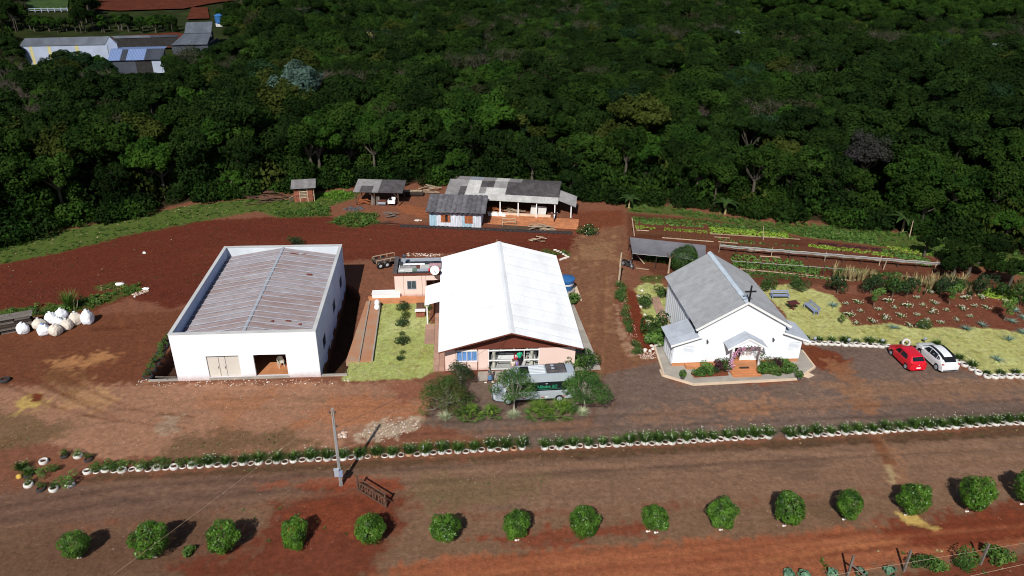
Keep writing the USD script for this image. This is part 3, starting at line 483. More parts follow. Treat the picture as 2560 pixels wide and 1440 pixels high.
sk = thing('white_sack', 'two white sacks stacked on the terracotta ramp end', 'sack', G(943, 774, .1), .2); part(sk, 'lower_sack', M().sphere((0, 0, .3), (.3, .35, .32), 2, .15, 3), 'white_paint', True); part(sk, 'upper_sack', M().sphere((.04, .45, .55), (.28, .3, .4), 2, .15, 4), 'white_paint', True)

# ---------------------------------------------------------------- the hall
hall = thing('pink_hall', 'pink hall with a broad white gabled roof and glazed front', 'hall', FR(HALL, HYAW, 0, 0), HYAW)
hm, FO, OV = HW / 2, 1.0, .55; slope = (HA - HE) / hm
def hz(u): return HA - abs(u - hm) * slope
front_top = lambda u: hz(u) - .12
roofh = sub(hall, 'roof'); nS = 18
for k in range(nS):
    a, b = HD * k / nS, HD * (k + 1) / nS; dz = .011 * (k % 2)
    part(roofh, 'roof_sheet', M().sheet((0, b, HE + dz), (0, a, HE + dz), (hm, a, HA + dz), (hm, b, HA + dz), waves=6, amp=.016, th=.05), 'white_roof')
    part(roofh, 'roof_sheet', M().sheet((HW, a, HE + dz), (HW, b, HE + dz), (hm, b, HA + dz), (hm, a, HA + dz), waves=6, amp=.016, th=.05), 'white_roof')
part(roofh, 'ridge_cap', M().slab([(hm - .26, 0, HA - .02), (hm, 0, HA + .05), (hm, HD, HA + .05), (hm - .26, HD, HA - .02)], .015).slab([(hm, 0, HA + .05), (hm + .26, 0, HA - .02), (hm + .26, HD, HA - .02), (hm, HD, HA + .05)], .015), 'white_roof')
part(roofh, 'fascia', M().beam((0, .03, HE - .14), (hm, .03, HA - .14), .05, .14).beam((HW, .03, HE - .14), (hm, .03, HA - .14), .05, .14), 'brown_paint')
pz = lambda u: HE + slope * u
for k in range(4):
    a, b = 9.45 + 1.04 * k, 9.45 + 1.04 * (k + 1); part(roofh, 'porch_sheet', M().sheet((-1.5, b, pz(-1.5) - .03), (-1.5, a, pz(-1.5) - .03), (.06, a, pz(.06) - .03), (.06, b, pz(.06) - .03), waves=6, amp=.016, th=.04), 'white_roof')
part(hall, 'porch_post', M().box(-1.35, -1.23, 9.7, 9.82, 0, pz(-1.3) - .06), 'white_paint'); part(hall, 'porch_post', M().box(-1.35, -1.23, 13.3, 13.42, 0, pz(-1.3) - .06), 'white_paint')
from shapely.geometry import Polygon as SPoly
def frontwall(m, pts, y0, y1):
    t = trimesh.creation.extrude_polygon(SPoly(pts), y1 - y0, engine='earcut'); v = np.array(t.vertices); return m.add(np.stack([v[:, 0], y1 - v[:, 2], v[:, 1]], 1), t.faces)
GL0, GL1 = 4.44, 9.04; WT = 2.33
fwm = M(); wall_holes(fwm, OV, GL0, 0, WT, FO, FO + .15, [(1.64, 3.40, 1.08, 2.13)]); fwr = M().box(GL1, HW - OV, FO, FO + .15, 0, WT)
part(hall, 'front_wall', fwm, 'pink_wall'); part(hall, 'front_wall', fwr, 'pink_wall')
part(hall, 'gable', frontwall(M(), [(OV, WT), (HW - OV, WT), (HW - OV, hz(HW - OV) - .1), (hm, HA - .1), (OV, hz(OV) - .1)], FO - .02, FO + .12), 'brown_paint')
gr = M()
for k in range(60):
    u = OV + .1 + (HW - 2 * OV - .2) * k / 59; gr.box(u - .03, u + .03, FO - .04, FO - .02, WT - .02, hz(u) - .14)
part(hall, 'gable_cladding', gr, 'brown_paint')
part(hall, 'side_wall', M().box(OV, OV + .15, FO + .15, HD - .6, 0, hz(OV) - .1), 'pink_wall'); part(hall, 'side_wall', M().box(HW - OV - .15, HW - OV, FO + .15, HD - .6, 0, hz(HW - OV) - .1), 'pink_wall')
part(hall, 'rear_wall', frontwall(M(), [(OV + .15, 0), (HW - OV - .15, 0), (HW - OV - .15, hz(HW - OV) - .1), (hm, HA - .1), (OV + .15, hz(OV) - .1)], HD - .75, HD - .6), 'pink_wall')
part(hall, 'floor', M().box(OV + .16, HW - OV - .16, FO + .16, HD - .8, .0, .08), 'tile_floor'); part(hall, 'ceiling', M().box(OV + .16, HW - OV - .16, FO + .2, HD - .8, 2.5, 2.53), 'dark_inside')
part(hall, 'base_course', M().box(OV - .02, GL0, FO - .03, FO - .001, 0, .1).box(GL1, HW - OV + .02, FO - .03, FO - .001, 0, .1), 'brown_paint')
for u in (1.56, 2.48, 3.47): part(hall, 'wall_strip', M().box(u - .045, u + .045, FO - .03, FO - .001, .1, WT - .02 if u != 2.48 else 1.04), 'brown_paint')
wn_ = part(hall, 'window', M().box(1.58, 3.46, FO - .05, FO - .002, 2.13, 2.2).box(1.58, 3.46, FO - .05, FO - .002, 1.02, 1.08).box(1.58, 1.64, FO - .05, FO - .002, 1.08, 2.13).box(3.40, 3.46, FO - .05, FO - .002, 1.08, 2.13).box(2.49, 2.55, FO - .04, FO + .02, 1.08, 2.13).box(2.06, 2.10, FO - .03, FO + .02, 1.08, 2.13).box(2.94, 2.98, FO - .03, FO + .02, 1.08, 2.13), 'white_paint')
for a, b in ((1.66, 2.05), (2.11, 2.48), (2.56, 2.93), (2.99, 3.39)):
    cu = M(); n_ = 9; x = np.linspace(a, b, n_); y = FO + .1 + .025 * np.where(np.arange(n_) % 2, 1, -1)
    cu.add(np.r_[np.c_[x, y, np.full(n_, 1.09)], np.c_[x, y, np.full(n_, 2.12)]], [[i, i + 1, n_ + i + 1, n_ + i] for i in range(n_ - 1)]); part(wn_, 'curtain', cu, 'blue_curtain')
gz = sub(hall, 'glazed_front'); F0_ = FO + .02
part(gz, 'transom', M().box(GL0, GL1, F0_, F0_ + .1, 2.05, 2.15), 'white_paint'); part(gz, 'head_frame', M().box(GL0, GL1, F0_ + .005, F0_ + .08, 2.31, 2.36), 'white_paint')
part(gz, 'mid_rail', M().box(GL0, 6.74, F0_, F0_ + .09, 1.0, 1.1), 'white_paint'); part(gz, 'mid_rail', M().box(7.70, GL1, F0_, F0_ + .09, .99, 1.09), 'white_paint')
part(gz, 'sill', M().box(GL0, 6.74, F0_, F0_ + .09, .08, .14).box(7.7, GL1, F0_, F0_ + .09, .08, .14), 'white_paint')
for u, z0, z1 in ((GL0 + .03, .08, 2.31), (GL1 - .03, .08, 2.31), (7.67, .08, 2.05), (6.77, .08, 1.0)): part(gz, 'mullion', M().box(u - .03, u + .03, F0_ + .01, F0_ + .08, z0, z1), 'white_paint')
for u in (5.55, 6.74, 7.92): part(gz, 'mullion', M().box(u - .05, u + .05, F0_ + .01, F0_ + .08, 2.15, 2.31), 'white_paint')
usdkit.material(stage, '/World/Looks/clear_pane', {'t': ('transparent_bsdf', {'color': (.92, .94, .94)}), 'g': ('glossy_bsdf', {'roughness': .03}), 'm': ('mix_closure', {'fac': .05})}, [('t.BSDF', 'm.closure1'), ('g.BSDF', 'm.closure2')], surface='m.closure')
for a, b, z0, z1 in ((GL0 + .06, 6.74, 1.1, 2.05), (GL0 + .06, 6.74, .14, 1.0), (7.70, GL1 - .06, 1.09, 2.05), (7.7, GL1 - .06, .14, .99), (GL0 + .06, 5.5, 2.15, 2.31), (5.6, 6.69, 2.15, 2.31), (6.79, 7.87, 2.15, 2.31), (7.97, GL1 - .06, 2.15, 2.31)):
    part(gz, 'pane', M().quad((a, F0_ + .045, z0), (b, F0_ + .045, z0), (b, F0_ + .045, z1), (a, F0_ + .045, z1)), 'clear_pane')
for u in (4.95, 8.4):                                   # tied back curtains inside the glass
    prof = [(.14, .1), (.17, .5), (.07, 1.0), (.1, 1.3), (.22, 1.9), (.24, 2.28)]; solo('tied_curtain', M().lathe(prof, 10, (0, 0, 0)), 'cream_cloth', 'cream tied curtain at the %s end of the glazed front' % ('left' if u < 6 else 'right'), 'curtain', smooth=True, pos=FR(HALL, HYAW, u, FO + .42), yaw=HYAW)
def table(name, label, pos, yaw, L, Wd, cloth=True):
    t = thing(name, label, 'table', pos, yaw); part(t, 'tabletop', M().box(-L / 2, L / 2, -Wd / 2, Wd / 2, .72, .75), 'pale_wood')
    for sx in (-1, 1):
        for sy in (-1, 1): part(t, 'leg', M().box(sx * (L / 2 - .08) - .03, sx * (L / 2 - .08) + .03, sy * (Wd / 2 - .08) - .03, sy * (Wd / 2 - .08) + .03, 0, .72), 'pale_wood')
    if cloth: part(t, 'tablecloth', M().box(-L / 2 - .03, L / 2 + .03, -Wd / 2 - .03, Wd / 2 + .03, .752, .762).box(-L / 2 - .04, L / 2 + .04, -Wd / 2 - .045, -Wd / 2 - .03, .28, .762), 'white_paint')
    return t
table('banquet_table', 'long table under a scalloped white cloth just inside the glass', FR(HALL, HYAW, 6.25, 2.75, .08), HYAW, 2.5, .8)
table('banquet_table', 'second white clothed table deeper inside the hall', FR(HALL, HYAW, 6.2, 4.4, .08), HYAW, 2.9, .7); table('banquet_table', 'short white clothed table behind the right hand glass pane', FR(HALL, HYAW, 8.5, 3.1, .08), HYAW, .9, .8)
for k, (u, v) in enumerate(((8.5, 1.9), (5.0, 2.0), (7.15, 2.1))): plastic_chair('dining_chair', ['white chair behind the right hand glass pane of the hall', 'white chair behind the left hand glass pane of the hall', 'red chair just inside the open hall doorway'][k], FR(HALL, HYAW, u, v, .08), HYAW + .3 * k, 'red_cloth' if k == 2 else 'white_paint')
solo('door_apron', M().prism(poly([(1195, 929), (1352, 922), (1352, 937), (1290, 947), (1197, 950), (1194, 945)], .08), -.1, .08), 'concrete', 'pale concrete apron before the glazed hall door', 'apron', kind='structure')
solo('side_pavement', M().prism(poly([(1418, 735), (1424, 735), (1502, 922), (1436, 925)], .1), -.1, .1), 'concrete', 'grey concrete walk along the right side of the pink hall', 'pavement', kind='structure')
solo('tank_slab', M().prism(poly([(1409, 728), (1426, 713), (1441, 713), (1455, 750), (1424, 738)], .14), -.1, .14), 'cream_edge', 'tan concrete slab beside the blue water tank', 'slab', kind='structure')
lp = thing('tiled_walk', 'pinkish tiled walk along the left side of the pink hall', 'walk', FR(HALL, HYAW, 0, 0), HYAW, kind='structure')
for r_ in range(14):
    for c_ in range(2): part(lp, 'tile', M().box(-.55 + .52 * c_, -.06 + .52 * c_, 1.15 + 1.0 * r_, 2.12 + 1.0 * r_, -.05, .07 + .004 * ((r_ + c_) % 3)), 'brick_pink')
for r_ in range(4): part(lp, 'tile', M().box(-1.5, -.58, 5.9 + .93 * r_, 6.8 + .93 * r_, -.05, .068 + .005 * (r_ % 2)), 'brick_pink')
# blue tank behind the roof's right edge
tk = thing('water_tank', 'round blue plastic water tank right of the white hall roof', 'tank', G(1414, 731), 0); part(tk, 'stand', M().lathe([(0, 0), (1.0, 0), (1.0, .45), (0, .45)], 20), 'concrete')
part(tk, 'body', M().lathe([(.7, .45), (.8, 1.0), (.92, 1.6), (.95, 1.65), (.95, 1.75), (.3, 1.95), (0, 1.98)], 24), 'blue_plastic', 40); part(tk, 'label_band', M().lathe([(.83, 1.1), (.885, 1.35)], 24), 'white_paint')
solo('inlet_pipe', M().tube([G(1426, 702, .6), G(1437, 713, .15)], .04), 'pale_wood', 'thin pale pipe leaning by the blue tank', 'pipe')
# dish on the roof edge
sd = thing('satellite_dish', 'white satellite dish on the annexe corner beside the hall roof', 'satellite dish', FR(HALL, HYAW, -.55, 14.75, 3.0), HYAW)
a_ = np.linspace(0, 1, 5); rt = rotx(math.radians(58)); part(sd, 'dish', M().lathe([(.48 * t, .12 * t * t) for t in a_] + [(.48 * t, .12 * t * t - .02) for t in a_[::-1]], 20, (0, 0, .55), rt), 'white_paint', True); part(sd, 'mast', M().tube([(0, .1, -.4), (0, .1, .5)], .03), 'dark_metal'); part(sd, 'feed_arm', M().beam((0, 0, .4), (0, -.45, .6), .03).obox((0, -.45, .62), (.08, .1, .08)), 'dark_metal')

# the annexe
AX = (lambda u, v, z=0.: FR(HALL, HYAW, u, v, z))
an = thing('pink_annexe', 'small pink annexe with a patched low roof beside the hall', 'annexe', AX(-4.88, 15.7), HYAW); AW, AD, AH = 5.0, 3.6, 2.72
part(an, 'front_wall', wall_holes(M(), 0, AW, 0, AH, 0, .14, [(1.32, 2.27, .93, 1.9), (3.35, 4.95, .12, 1.95)]), 'pink_wall')
part(an, 'side_wall', M().box(0, .14, .14, AD, 0, AH), 'pink_wall'); part(an, 'rear_wall', M().box(.14, AW, AD - .14, AD, 0, AH), 'pink_wall')
for u in (.95, 2.9, 3.3): part(an, 'wall_seam', M().box(u - .012, u + .012, -.012, -.001, .05, AH - .05 if u < 3 else AH - .05), 'brown_paint')
w_ = part(an, 'window', M().box(1.3, 2.29, -.02, .05, 1.88, 1.93).box(1.3, 2.29, -.02, .05, .9, .95).box(1.3, 1.35, -.02, .05, .95, 1.88).box(2.24, 2.29, -.02, .05, .95, 1.88).box(1.77, 1.82, -.02, .05, .95, 1.88), 'zinc'); part(w_, 'pane', M().box(1.35, 2.24, .02, .03, .95, 1.88), 'window_glass')
part(an, 'floor', M().box(.14, AW, .14, AD - .14, 0, .1), 'terracotta'); part(an, 'door_frame', M().box(4.1, 4.15, .05, .1, .12, 1.95).box(3.35, 4.95, .05, .1, .9, .94), 'dark_metal')
ar = sub(an, 'roof'); part(ar, 'roof_deck', M().box(-.06, AW, -.06, AD + .06, AH, AH + .08), 'dark_metal')
part(ar, 'side_flashing', M().box(-.1, .34, -.1, AD + .1, AH + .08, AH + .38), 'dark_cement'); part(ar, 'front_fascia', M().box(-.1, AW, -.12, -.06, AH - .12, AH + .12), 'brown_paint')
def rs(x0, x1, y0, y1, mat, k): part(ar, 'roof_sheet', M().sheet((x0, y0, AH + .16 + .014 * k), (x1, y0, AH + .16 + .014 * k), (x1, y1, AH + .2 + .014 * k), (x0, y1, AH + .2 + .014 * k), waves=4, amp=.01), mat)
rs(.45, 1.9, .15, .95, 'pale_cement', 1); rs(.5, 2.3, .95, 1.6, 'mid_cement', 2); rs(1.9, 2.4, .2, .95, 'green_sheet', 3); rs(2.3, 2.75, .8, 1.6, 'rust_sheet', 4); rs(2.4, 3.6, .15, .7, 'zinc', 5); rs(2.7, 3.75, .7, 1.7, 'pale_cement', 6); rs(3.6, 4.85, .1, .7, 'red_cloth', 7); rs(3.7, 4.95, .7, 1.2, 'mid_cement', 8); rs(3.7, 4.95, 1.2, 1.9, 'pink_sheet', 9); rs(.9, 3.2, 1.6, 1.95, 'white_paint', 10); rs(.6, 4.9, 2.75, 3.5, 'zinc', 2)
part(ar, 'rear_gutter', M().box(.4, AW, 2.05, 2.7, AH + .1, AH + .16), 'dark_metal'); part(ar, 'loose_pipe', M().beam((.52, .2, AH + .3), (.5, 1.5, AH + .3), .07).beam((.5, .2, AH + .3), (1.1, .15, AH + .3), .07), 'white_paint')
ch = part(an, 'chimney_pipe', M().tube([(1.0, 1.9, AH + .1), (1.0, 1.9, AH + 1.1)], .11, 10), 'zinc'); part(ch, 'cowl', M().lathe([(.12, 0), (.2, .05), (.22, .25), (.05, .42), (0, .43)], 12, (1.0, 1.9, AH + 1.05)), 'dark_metal')
# ---------------------------------------------------------------- the church
look('church_wall', (.78, .81, .85), rough=.7, var=.05, vs=1.5, stretch=(1.2, 1.2, .3))
chu = thing('church', 'white wooden church with a grey gabled roof and a black cross', 'church', FR(CHUR, CYAW, 0, 0), CYAW)
BZ = .45; cm = CW / 2; csl = (CR - CE) / (cm + .35)
def cz(u): return CR - abs(u - cm) * csl
WA, WB, WDp = 2.1, 1.86, 2.75                            # the side wings
fwall = M()
from shapely.geometry import box as sbox
Pf = SPoly([(-WA, BZ), (CW + WB, BZ), (CW + WB, 2.62), (CW, 3.3), (CW, cz(CW) - .1), (cm, CR - .1), (0, cz(0) - .1), (0, 3.3), (-WA, 2.62)]).difference(sbox(3.3, BZ, 5.3, 2.45))
t_ = trimesh.creation.extrude_polygon(Pf, .14, engine='earcut'); v_ = np.array(t_.vertices); fwall.add(np.stack([v_[:, 0], .14 - v_[:, 2], v_[:, 1]], 1), t_.faces)
part(chu, 'front_wall', fwall, 'church_wall')
bt = M()
for k in range(40):                                     # cover strips between the upright boards
    u = -WA + .12 + (CW + WA + WB - .24) * k / 39
    zt = 2.62 + .68 * (u + WA) / WA if u < 0 else (2.62 + .68 * (CW + WB - u) / WB if u > CW else cz(u) - .12)
    z0 = BZ if not 3.2 < u < 5.4 else 2.5
    bt.box(u - .02, u + .02, -.018, -.001, z0, min(zt - .1, 9))
part(chu, 'board_strips', bt, 'church_wall')
def boards(x0, x1, n):
    m = M()
    for k in range(n): a = x0 + (x1 - x0) * k / n; m.box(a + .006, a + (x1 - x0) / n - .006, 0, .05 + .014 * (k % 2), 0, 1)
    return m
def sidewall(nm, y0, y1, x, h, out):                     # a board clad side wall, its boards as one joined part past the reach of the eye
    n = int((y1 - y0) / .28)
    for k in range(n):
        a, b = y0 + (y1 - y0) * k / n, y0 + (y1 - y0) * (k + 1) / n; d = .03 + .016 * (k % 2)
        part(chu, 'side_board', M().box(x - (d if out < 0 else 0), x + (d if out > 0 else 0), a + .006, b - .006, BZ - .2, h), 'church_wall')
    part(chu, nm, M().box(x, x + .1 * -out, y0, y1, BZ - .2, h) if out < 0 else M().box(x - .1, x, y0, y1, BZ - .2, h), 'church_wall')
sidewall('side_wall', WDp, CD, 0, cz(0) - .12, -1); sidewall('side_wall', WDp, CD, CW, cz(CW) - .12, 1); sidewall('wing_wall', .14, WDp, -WA, 2.5, -1); sidewall('wing_wall', .14, WDp, CW + WB, 2.5, 1)
part(chu, 'rear_wall', frontwall(M(), [(0, BZ), (CW, BZ), (CW, cz(CW) - .1), (cm, CR - .1), (0, cz(0) - .1)], CD - .12, CD), 'church_wall'); part(chu, 'wing_back', M().box(-WA, 0, WDp - .1, WDp, BZ, 2.6).box(CW, CW + WB, WDp - .1, WDp, BZ, 2.6), 'church_wall')
cr = sub(chu, 'roof'); n_ = 9; a0, a1, ov = -.36, CD + .36, .36
for k in range(n_):
    a, b = a0 + (a1 - a0) * k / n_, a0 + (a1 - a0) * (k + 1) / n_; dz = .03 * (k % 2)
    part(cr, 'roof_sheet', M().sheet((-ov, b, CE + dz), (-ov, a, CE + dz), (cm, a, CR + dz), (cm, b, CR + dz), waves=6, amp=.026, th=.02), 'fibre_cement'); part(cr, 'roof_sheet', M().sheet((CW + ov, a, CE + dz), (CW + ov, b, CE + dz), (cm, b, CR + dz), (cm, a, CR + dz), waves=6, amp=.026, th=.02), 'fibre_cement')
look('ridge_zinc', A(196, 208, 220), rough=.6, var=.08, rnd=.1)
for k in range(15):
    a, b = a0 + (a1 - a0) * k / 15, a0 + (a1 - a0) * (k + 1) / 15 + .03; w_, z_ = .28, CR + .075 + .012 * (k % 2)
    part(cr, 'ridge_tile', M().slab([(cm - w_, a, z_ - w_ * csl), (cm, a, z_ + .02), (cm, b, z_ + .02), (cm - w_, b, z_ - w_ * csl)], .015).slab([(cm, a, z_ + .02), (cm + w_, a, z_ - w_ * csl), (cm + w_, b, z_ - w_ * csl), (cm, b, z_ + .02)], .015), 'ridge_zinc')
for s_ in (0, 1):
    u = -ov if s_ == 0 else CW + ov; part(cr, 'barge_board', M().beam((u, a0 + .03, CE - .09), (cm, a0 + .03, CR - .09), .05, .2), 'white_paint')
part(cr, 'soffit', M().beam((-ov, a0 / 2, CE - .12), (cm, a0 / 2, CR - .12), .3, .03).beam((CW + ov, a0 / 2, CE - .12), (cm, a0 / 2, CR - .12), .3, .03), 'white_paint')
for s_ in (-1, 1):                                       # wing roofs
    for k in range(3):
        a, b = -.4 + 1.16 * k, -.4 + 1.16 * (k + 1); dz = .02 * (k % 2)
        if s_ < 0: part(cr, 'wing_sheet', M().sheet((-WA - .42, b, 2.55 + dz), (-WA - .42, a, 2.55 + dz), (.02, a, 3.4 + dz), (.02, b, 3.4 + dz), waves=6, amp=.022), 'zinc')
        else: part(cr, 'wing_sheet', M().sheet((CW + WB + .62, a, 2.5 + dz), (CW + WB + .62, b, 2.5 + dz), (CW - .02, b, 3.5 + dz), (CW - .02, a, 3.5 + dz), waves=6, amp=.022), 'zinc')
    if s_ < 0: part(cr, 'barge_board', M().beam((-WA - .42, -.38, 2.47), (.25, -.38, 3.36), .05, .17), 'white_paint')
    else: part(cr, 'barge_board', M().beam((CW + WB + .62, -.38, 2.42), (CW - .25, -.38, 3.48), .05, .17), 'white_paint')
# porch
PM, PV = 4.3, -1.35; prz, pez, pw = 3.62, 2.55, 1.85
for s_ in (-1, 1):
    for k in range(2):
        a, b = PV + .72 * k, PV + .72 * (k + 1) - .01; e = (PM + s_ * pw, pez); q = [(e[0], b, pez), (e[0], a, pez), (PM, a, prz), (PM, b, prz)]
        part(cr, 'porch_sheet', M().sheet(*(q if s_ < 0 else [q[1], q[0], q[3], q[2]]), waves=4, amp=.02), 'zinc')
    part(cr, 'porch_barge', M().beam((PM + s_ * pw, PV + .02, pez - .08), (PM, PV + .02, prz - .08), .05, .15), 'white_paint')
part(chu, 'porch_gable', frontwall(M(), [(PM - 1.3, 2.75), (PM + 1.3, 2.75), (PM, prz - .14)], PV + .12, PV + .18), 'church_wall')
for s_ in (-1, 1): part(chu, 'porch_post', M().box(PM + s_ * 1.3 - .09, PM + s_ * 1.3 + .09, PV + .06, PV + .24, BZ, 2.78), 'white_paint')
part(chu, 'porch_beam', M().box(PM - 1.4, PM + 1.4, PV + .08, PV + .22, 2.66, 2.76), 'white_paint')
dr = part(chu, 'door_leaf', M().box(4.28, 5.29, .03, .09, BZ + .02, 2.44), 'white_paint'); part(dr, 'handle', M().box(4.34, 4.38, -.02, .03, 1.4, 1.6), 'dark_metal'); part(dr, 'door_rail', M().box(4.33, 5.24, .01, .03, 1.35, 1.45).box(4.33, 5.24, .01, .03, .6, .7), 'white_paint')
part(chu, 'door_leaf', M().obox((3.36, .5, 1.45), (.06, .95, 1.98)), 'white_paint'); part(chu, 'floor', M().box(.1, CW - .1, .15, CD - .15, BZ - .15, BZ), 'terracotta')
part(chu, 'plinth', M().box(-WA + .02, CW + WB - .02, .02, WDp - .02, -.1, BZ - .005), 'terracotta')
for u in (-1.2, 8.75):
    lv = sub(chu, 'louvre_window'); part(lv, 'frame', M().box(u - .06, u + 1.06, -.03, -.001, 1.36, 1.42).box(u - .06, u + 1.06, -.03, -.001, 2.24, 2.3).box(u - .06, u, -.03, -.001, 1.42, 2.24).box(u + 1, u + 1.06, -.03, -.001, 1.42, 2.24).box(u + .48, u + .52, -.03, -.001, 1.42, 2.24), 'white_paint')
    for k in range(6): part(lv, 'louvre', M().obox((u + .5, -.025, 1.5 + .135 * k), (.98, .07, .02), rotx(-.6)), 'zinc')
for u, z in ((.9, 2.75), (7.1, 2.7)):
    wl = part(chu, 'wall_lamp', M().box(u - .05, u + .05, -.06, -.001, z - .06, z + .1).beam((u, -.05, z + .05), (u, -.2, z + .08), .03), 'dark_metal'); part(wl, 'lamp_head', M().lathe([(.03, .0), (.09, -.04), (.09, -.2), (.03, -.26)], 10, (u, -.2, z + .08)), 'dark_metal')
cx = part(chu, 'cross', M().box(cm - .06, cm + .06, -.36, -.24, CR + .04, CR + 1.62).box(cm - .5, cm + .5, -.35, -.25, CR + .98, CR + 1.1), 'black_plastic')
part(chu, 'cross_stay', M().beam((cm, -.3, CR + .5), (cm - .4, .3, CR - .1), .03).beam((cm, -.3, CR + .5), (cm + .4, .3, CR - .1), .03), 'black_plastic')
for k in range(4): part(chu, 'step', M().box(2.95, 5.65, -1.42 - .27 * (k + 1), -1.42 - .27 * k, -.05, BZ - .1 * (k + 1) - .002 * k), 'terracotta')
part(chu, 'porch_floor', M().box(2.9, 5.7, -1.42, .02, -.05, BZ), 'terracotta'); part(chu, 'side_terrace', M().box(-.9, 2.9, -.62, .02, -.05, BZ - .07).box(5.7, 7.9, -.5, .02, -.05, BZ - .07), 'terracotta')
solo('door_mat', M().box(3.85, 4.75, -1.36, -1.08, BZ + .004, BZ + .02), 'dark_wood', 'dark door mat on the church porch floor', 'door mat', pos=FR(CHUR, CYAW, 0, 0), yaw=CYAW)
PAVE = [(1637, 869), (1660, 939), (1734, 961.5), (1993.5, 948), (2006, 939), (2036.6, 918.5), (2003, 874), (1990, 850), (1680, 850)]
solo('church_pavement', M().prism(poly(PAVE, .12), -.1, .12), 'concrete', 'grey concrete pavement around the church front', 'pavement', kind='structure')
kb = thing('pavement_kerb', 'pale cream painted kerb edging the church pavement', 'kerb', kind='structure')
for a, b in zip(PAVE[:6], PAVE[1:7]): part(kb, 'kerb_stone', M().beam(G(*a, .08), G(*b, .08), .16, .2), 'cream_edge')
for q, s_ in (([(1648, 924), (1660, 922), (1668, 938), (1655, 940)], 'left'), ([(2005, 939), (2018, 929), (2036, 938), (2021, 945)], 'right')): solo('entry_slab', M().prism(poly(q, .05), -.1, .05), 'cream_edge', 'small cream step slab at the %s corner of the church pavement' % s_, 'slab')
for q, s_ in (([(1726.5, 933), (1736, 944), (1822, 938.5), (1818, 925), (1790, 919)], 'left'), ([(1896, 936), (1896, 921), (1940, 914), (1966, 922), (1973, 932)], 'right')):
    solo('flower_bed', M().prism(poly(q, .14), -.1, .15), 'red_soil', 'dark red earth bed %s of the church steps' % s_, 'flower bed', kind='structure')
bp = thing('brick_path', 'narrow path of reddish brick slabs left of the church', 'path', kind='structure')
for k in range(9):
    t0, t1 = k / 9, (k + .93) / 9; l = lambda t: (1624 + (1654 - 1624) * t, 744 + (811 - 744) * t); r2 = lambda t: (1648 + (1674 - 1648) * t, 742 + (808 - 742) * t)
    for h in (0, 1):
        f_ = lambda P, Q, s: (P[0] + (Q[0] - P[0]) * s, P[1] + (Q[1] - P[1]) * s); s0, s1 = .02 + .5 * h, .48 + .5 * h
        part(bp, 'slab', M().prism(poly([f_(l(t0), r2(t0), s0), f_(l(t0), r2(t0), s1), f_(l(t1), r2(t1), s1), f_(l(t1), r2(t1), s0)], .05), -.05, .05 + .006 * ((k + h) % 3)), 'brick_pink')
# benches and table on the lawn
look('blue_grey_paint', A(142, 152, 182), rough=.6, var=.08, vs=2.); look('maroon_paint', A(92, 48, 44), rough=.6, var=.15, vs=3.)
def bench(label, pos, yaw):
    t = thing('park_bench', label, 'bench', pos, yaw)
    for k in range(3): part(t, 'seat_slat', M().box(-.95, .95, -.24 + .165 * k, -.10 + .165 * k, .42, .455), 'blue_grey_paint')
    for k in range(2): part(t, 'back_slat', M().obox((0, .33 + .03 * k, .62 + .2 * k), (1.9, .03, .13), rotx(-.15)), 'blue_grey_paint')
    for s_ in (-1, 1): part(t, 'side_frame', M().beam((s_ * .9, -.22, 0), (s_ * .9, -.22, .6), .07).beam((s_ * .9, .26, 0), (s_ * .9, .38, .92), .07).beam((s_ * .9, -.22, .6), (s_ * .9, .32, .6), .07, .05), 'blue_grey_paint')
p_, q_ = G(1925, 747), G(1972, 747); bench('blue grey bench standing square behind the brown table', (p_ + q_) / 2, math.atan2(*(q_ - p_)[[1, 0]]))
p_, q_ = G(2012, 766), G(2041, 791); d_ = q_ - p_; bench('blue grey bench set askew nearest the flower bed', (p_ + q_) / 2, math.atan2(d_[1], d_[0]) + .0)
tb = thing('garden_table', 'maroon wooden garden table on the church lawn', 'table', G(1980, 772), .25); part(tb, 'tabletop', M().box(-.55, .55, -.45, .45, .72, .77), 'maroon_paint'); part(tb, 'pedestal', M().box(-.09, .09, -.09, .09, .05, .72), 'maroon_paint'); part(tb, 'foot', M().box(-.4, .4, -.06, .06, 0, .07).box(-.06, .06, -.35, -.06, 0, .06).box(-.06, .06, .06, .35, 0, .06), 'maroon_paint')
# ---------------------------------------------------------------- sheds behind the hall
def quadpt(q, s, t): a, b, c, d = (np.asarray(x, float) for x in q); return (a + (b - a) * s) * (1 - t) + (d + (c - d) * s) * t
rg = np.random.default_rng(5)
# long open shed
SY = math.atan2(*(G(1394.7, 510, 2.3) - G(1217.7, 500, 2.3))[[1, 0]]); so = G(1108, 493, 2.2)[:2]
shed = thing('long_shed', 'long open shed with a patchwork corrugated roof behind the tiled hut', 'shed', (so[0], so[1], 0), SY)
sl = LOC(G(1394.7, 510, 2.2), so, SY)[0]; sd_ = 5.0; rz_ = 3.05
mats = {'L': 'pale_cement', 'M': 'mid_cement', 'D': 'dark_cement'}
rows = ['MMDLLLLLLLLLLLLLL', 'MMDLLMLLLDDDDDDDD', 'MMMLLDDMMDDDDDDDD'] ; nc = len(rows[0]); shr = sub(shed, 'roof')
for r_ in range(3):
    for c_ in range(nc):
        s0, s1, t0, t1 = c_ / nc, (c_ + 1) / nc, r_ / 3, (r_ + 1) / 3 + .015; q = [(0, -.2, 2.2), (sl, -.2, 2.2), (sl, sd_, rz_), (0, sd_, rz_)]; o = np.array([0, 0, .014 * r_ + .007 * (c_ % 2)])
        part(shr, 'roof_sheet', M().sheet(quadpt(q, s0, t0) + o, quadpt(q, s1, t0) + o, quadpt(q, s1, t1) + o, quadpt(q, s0, t1) + o, waves=5, amp=.03), mats[rows[r_][c_]])
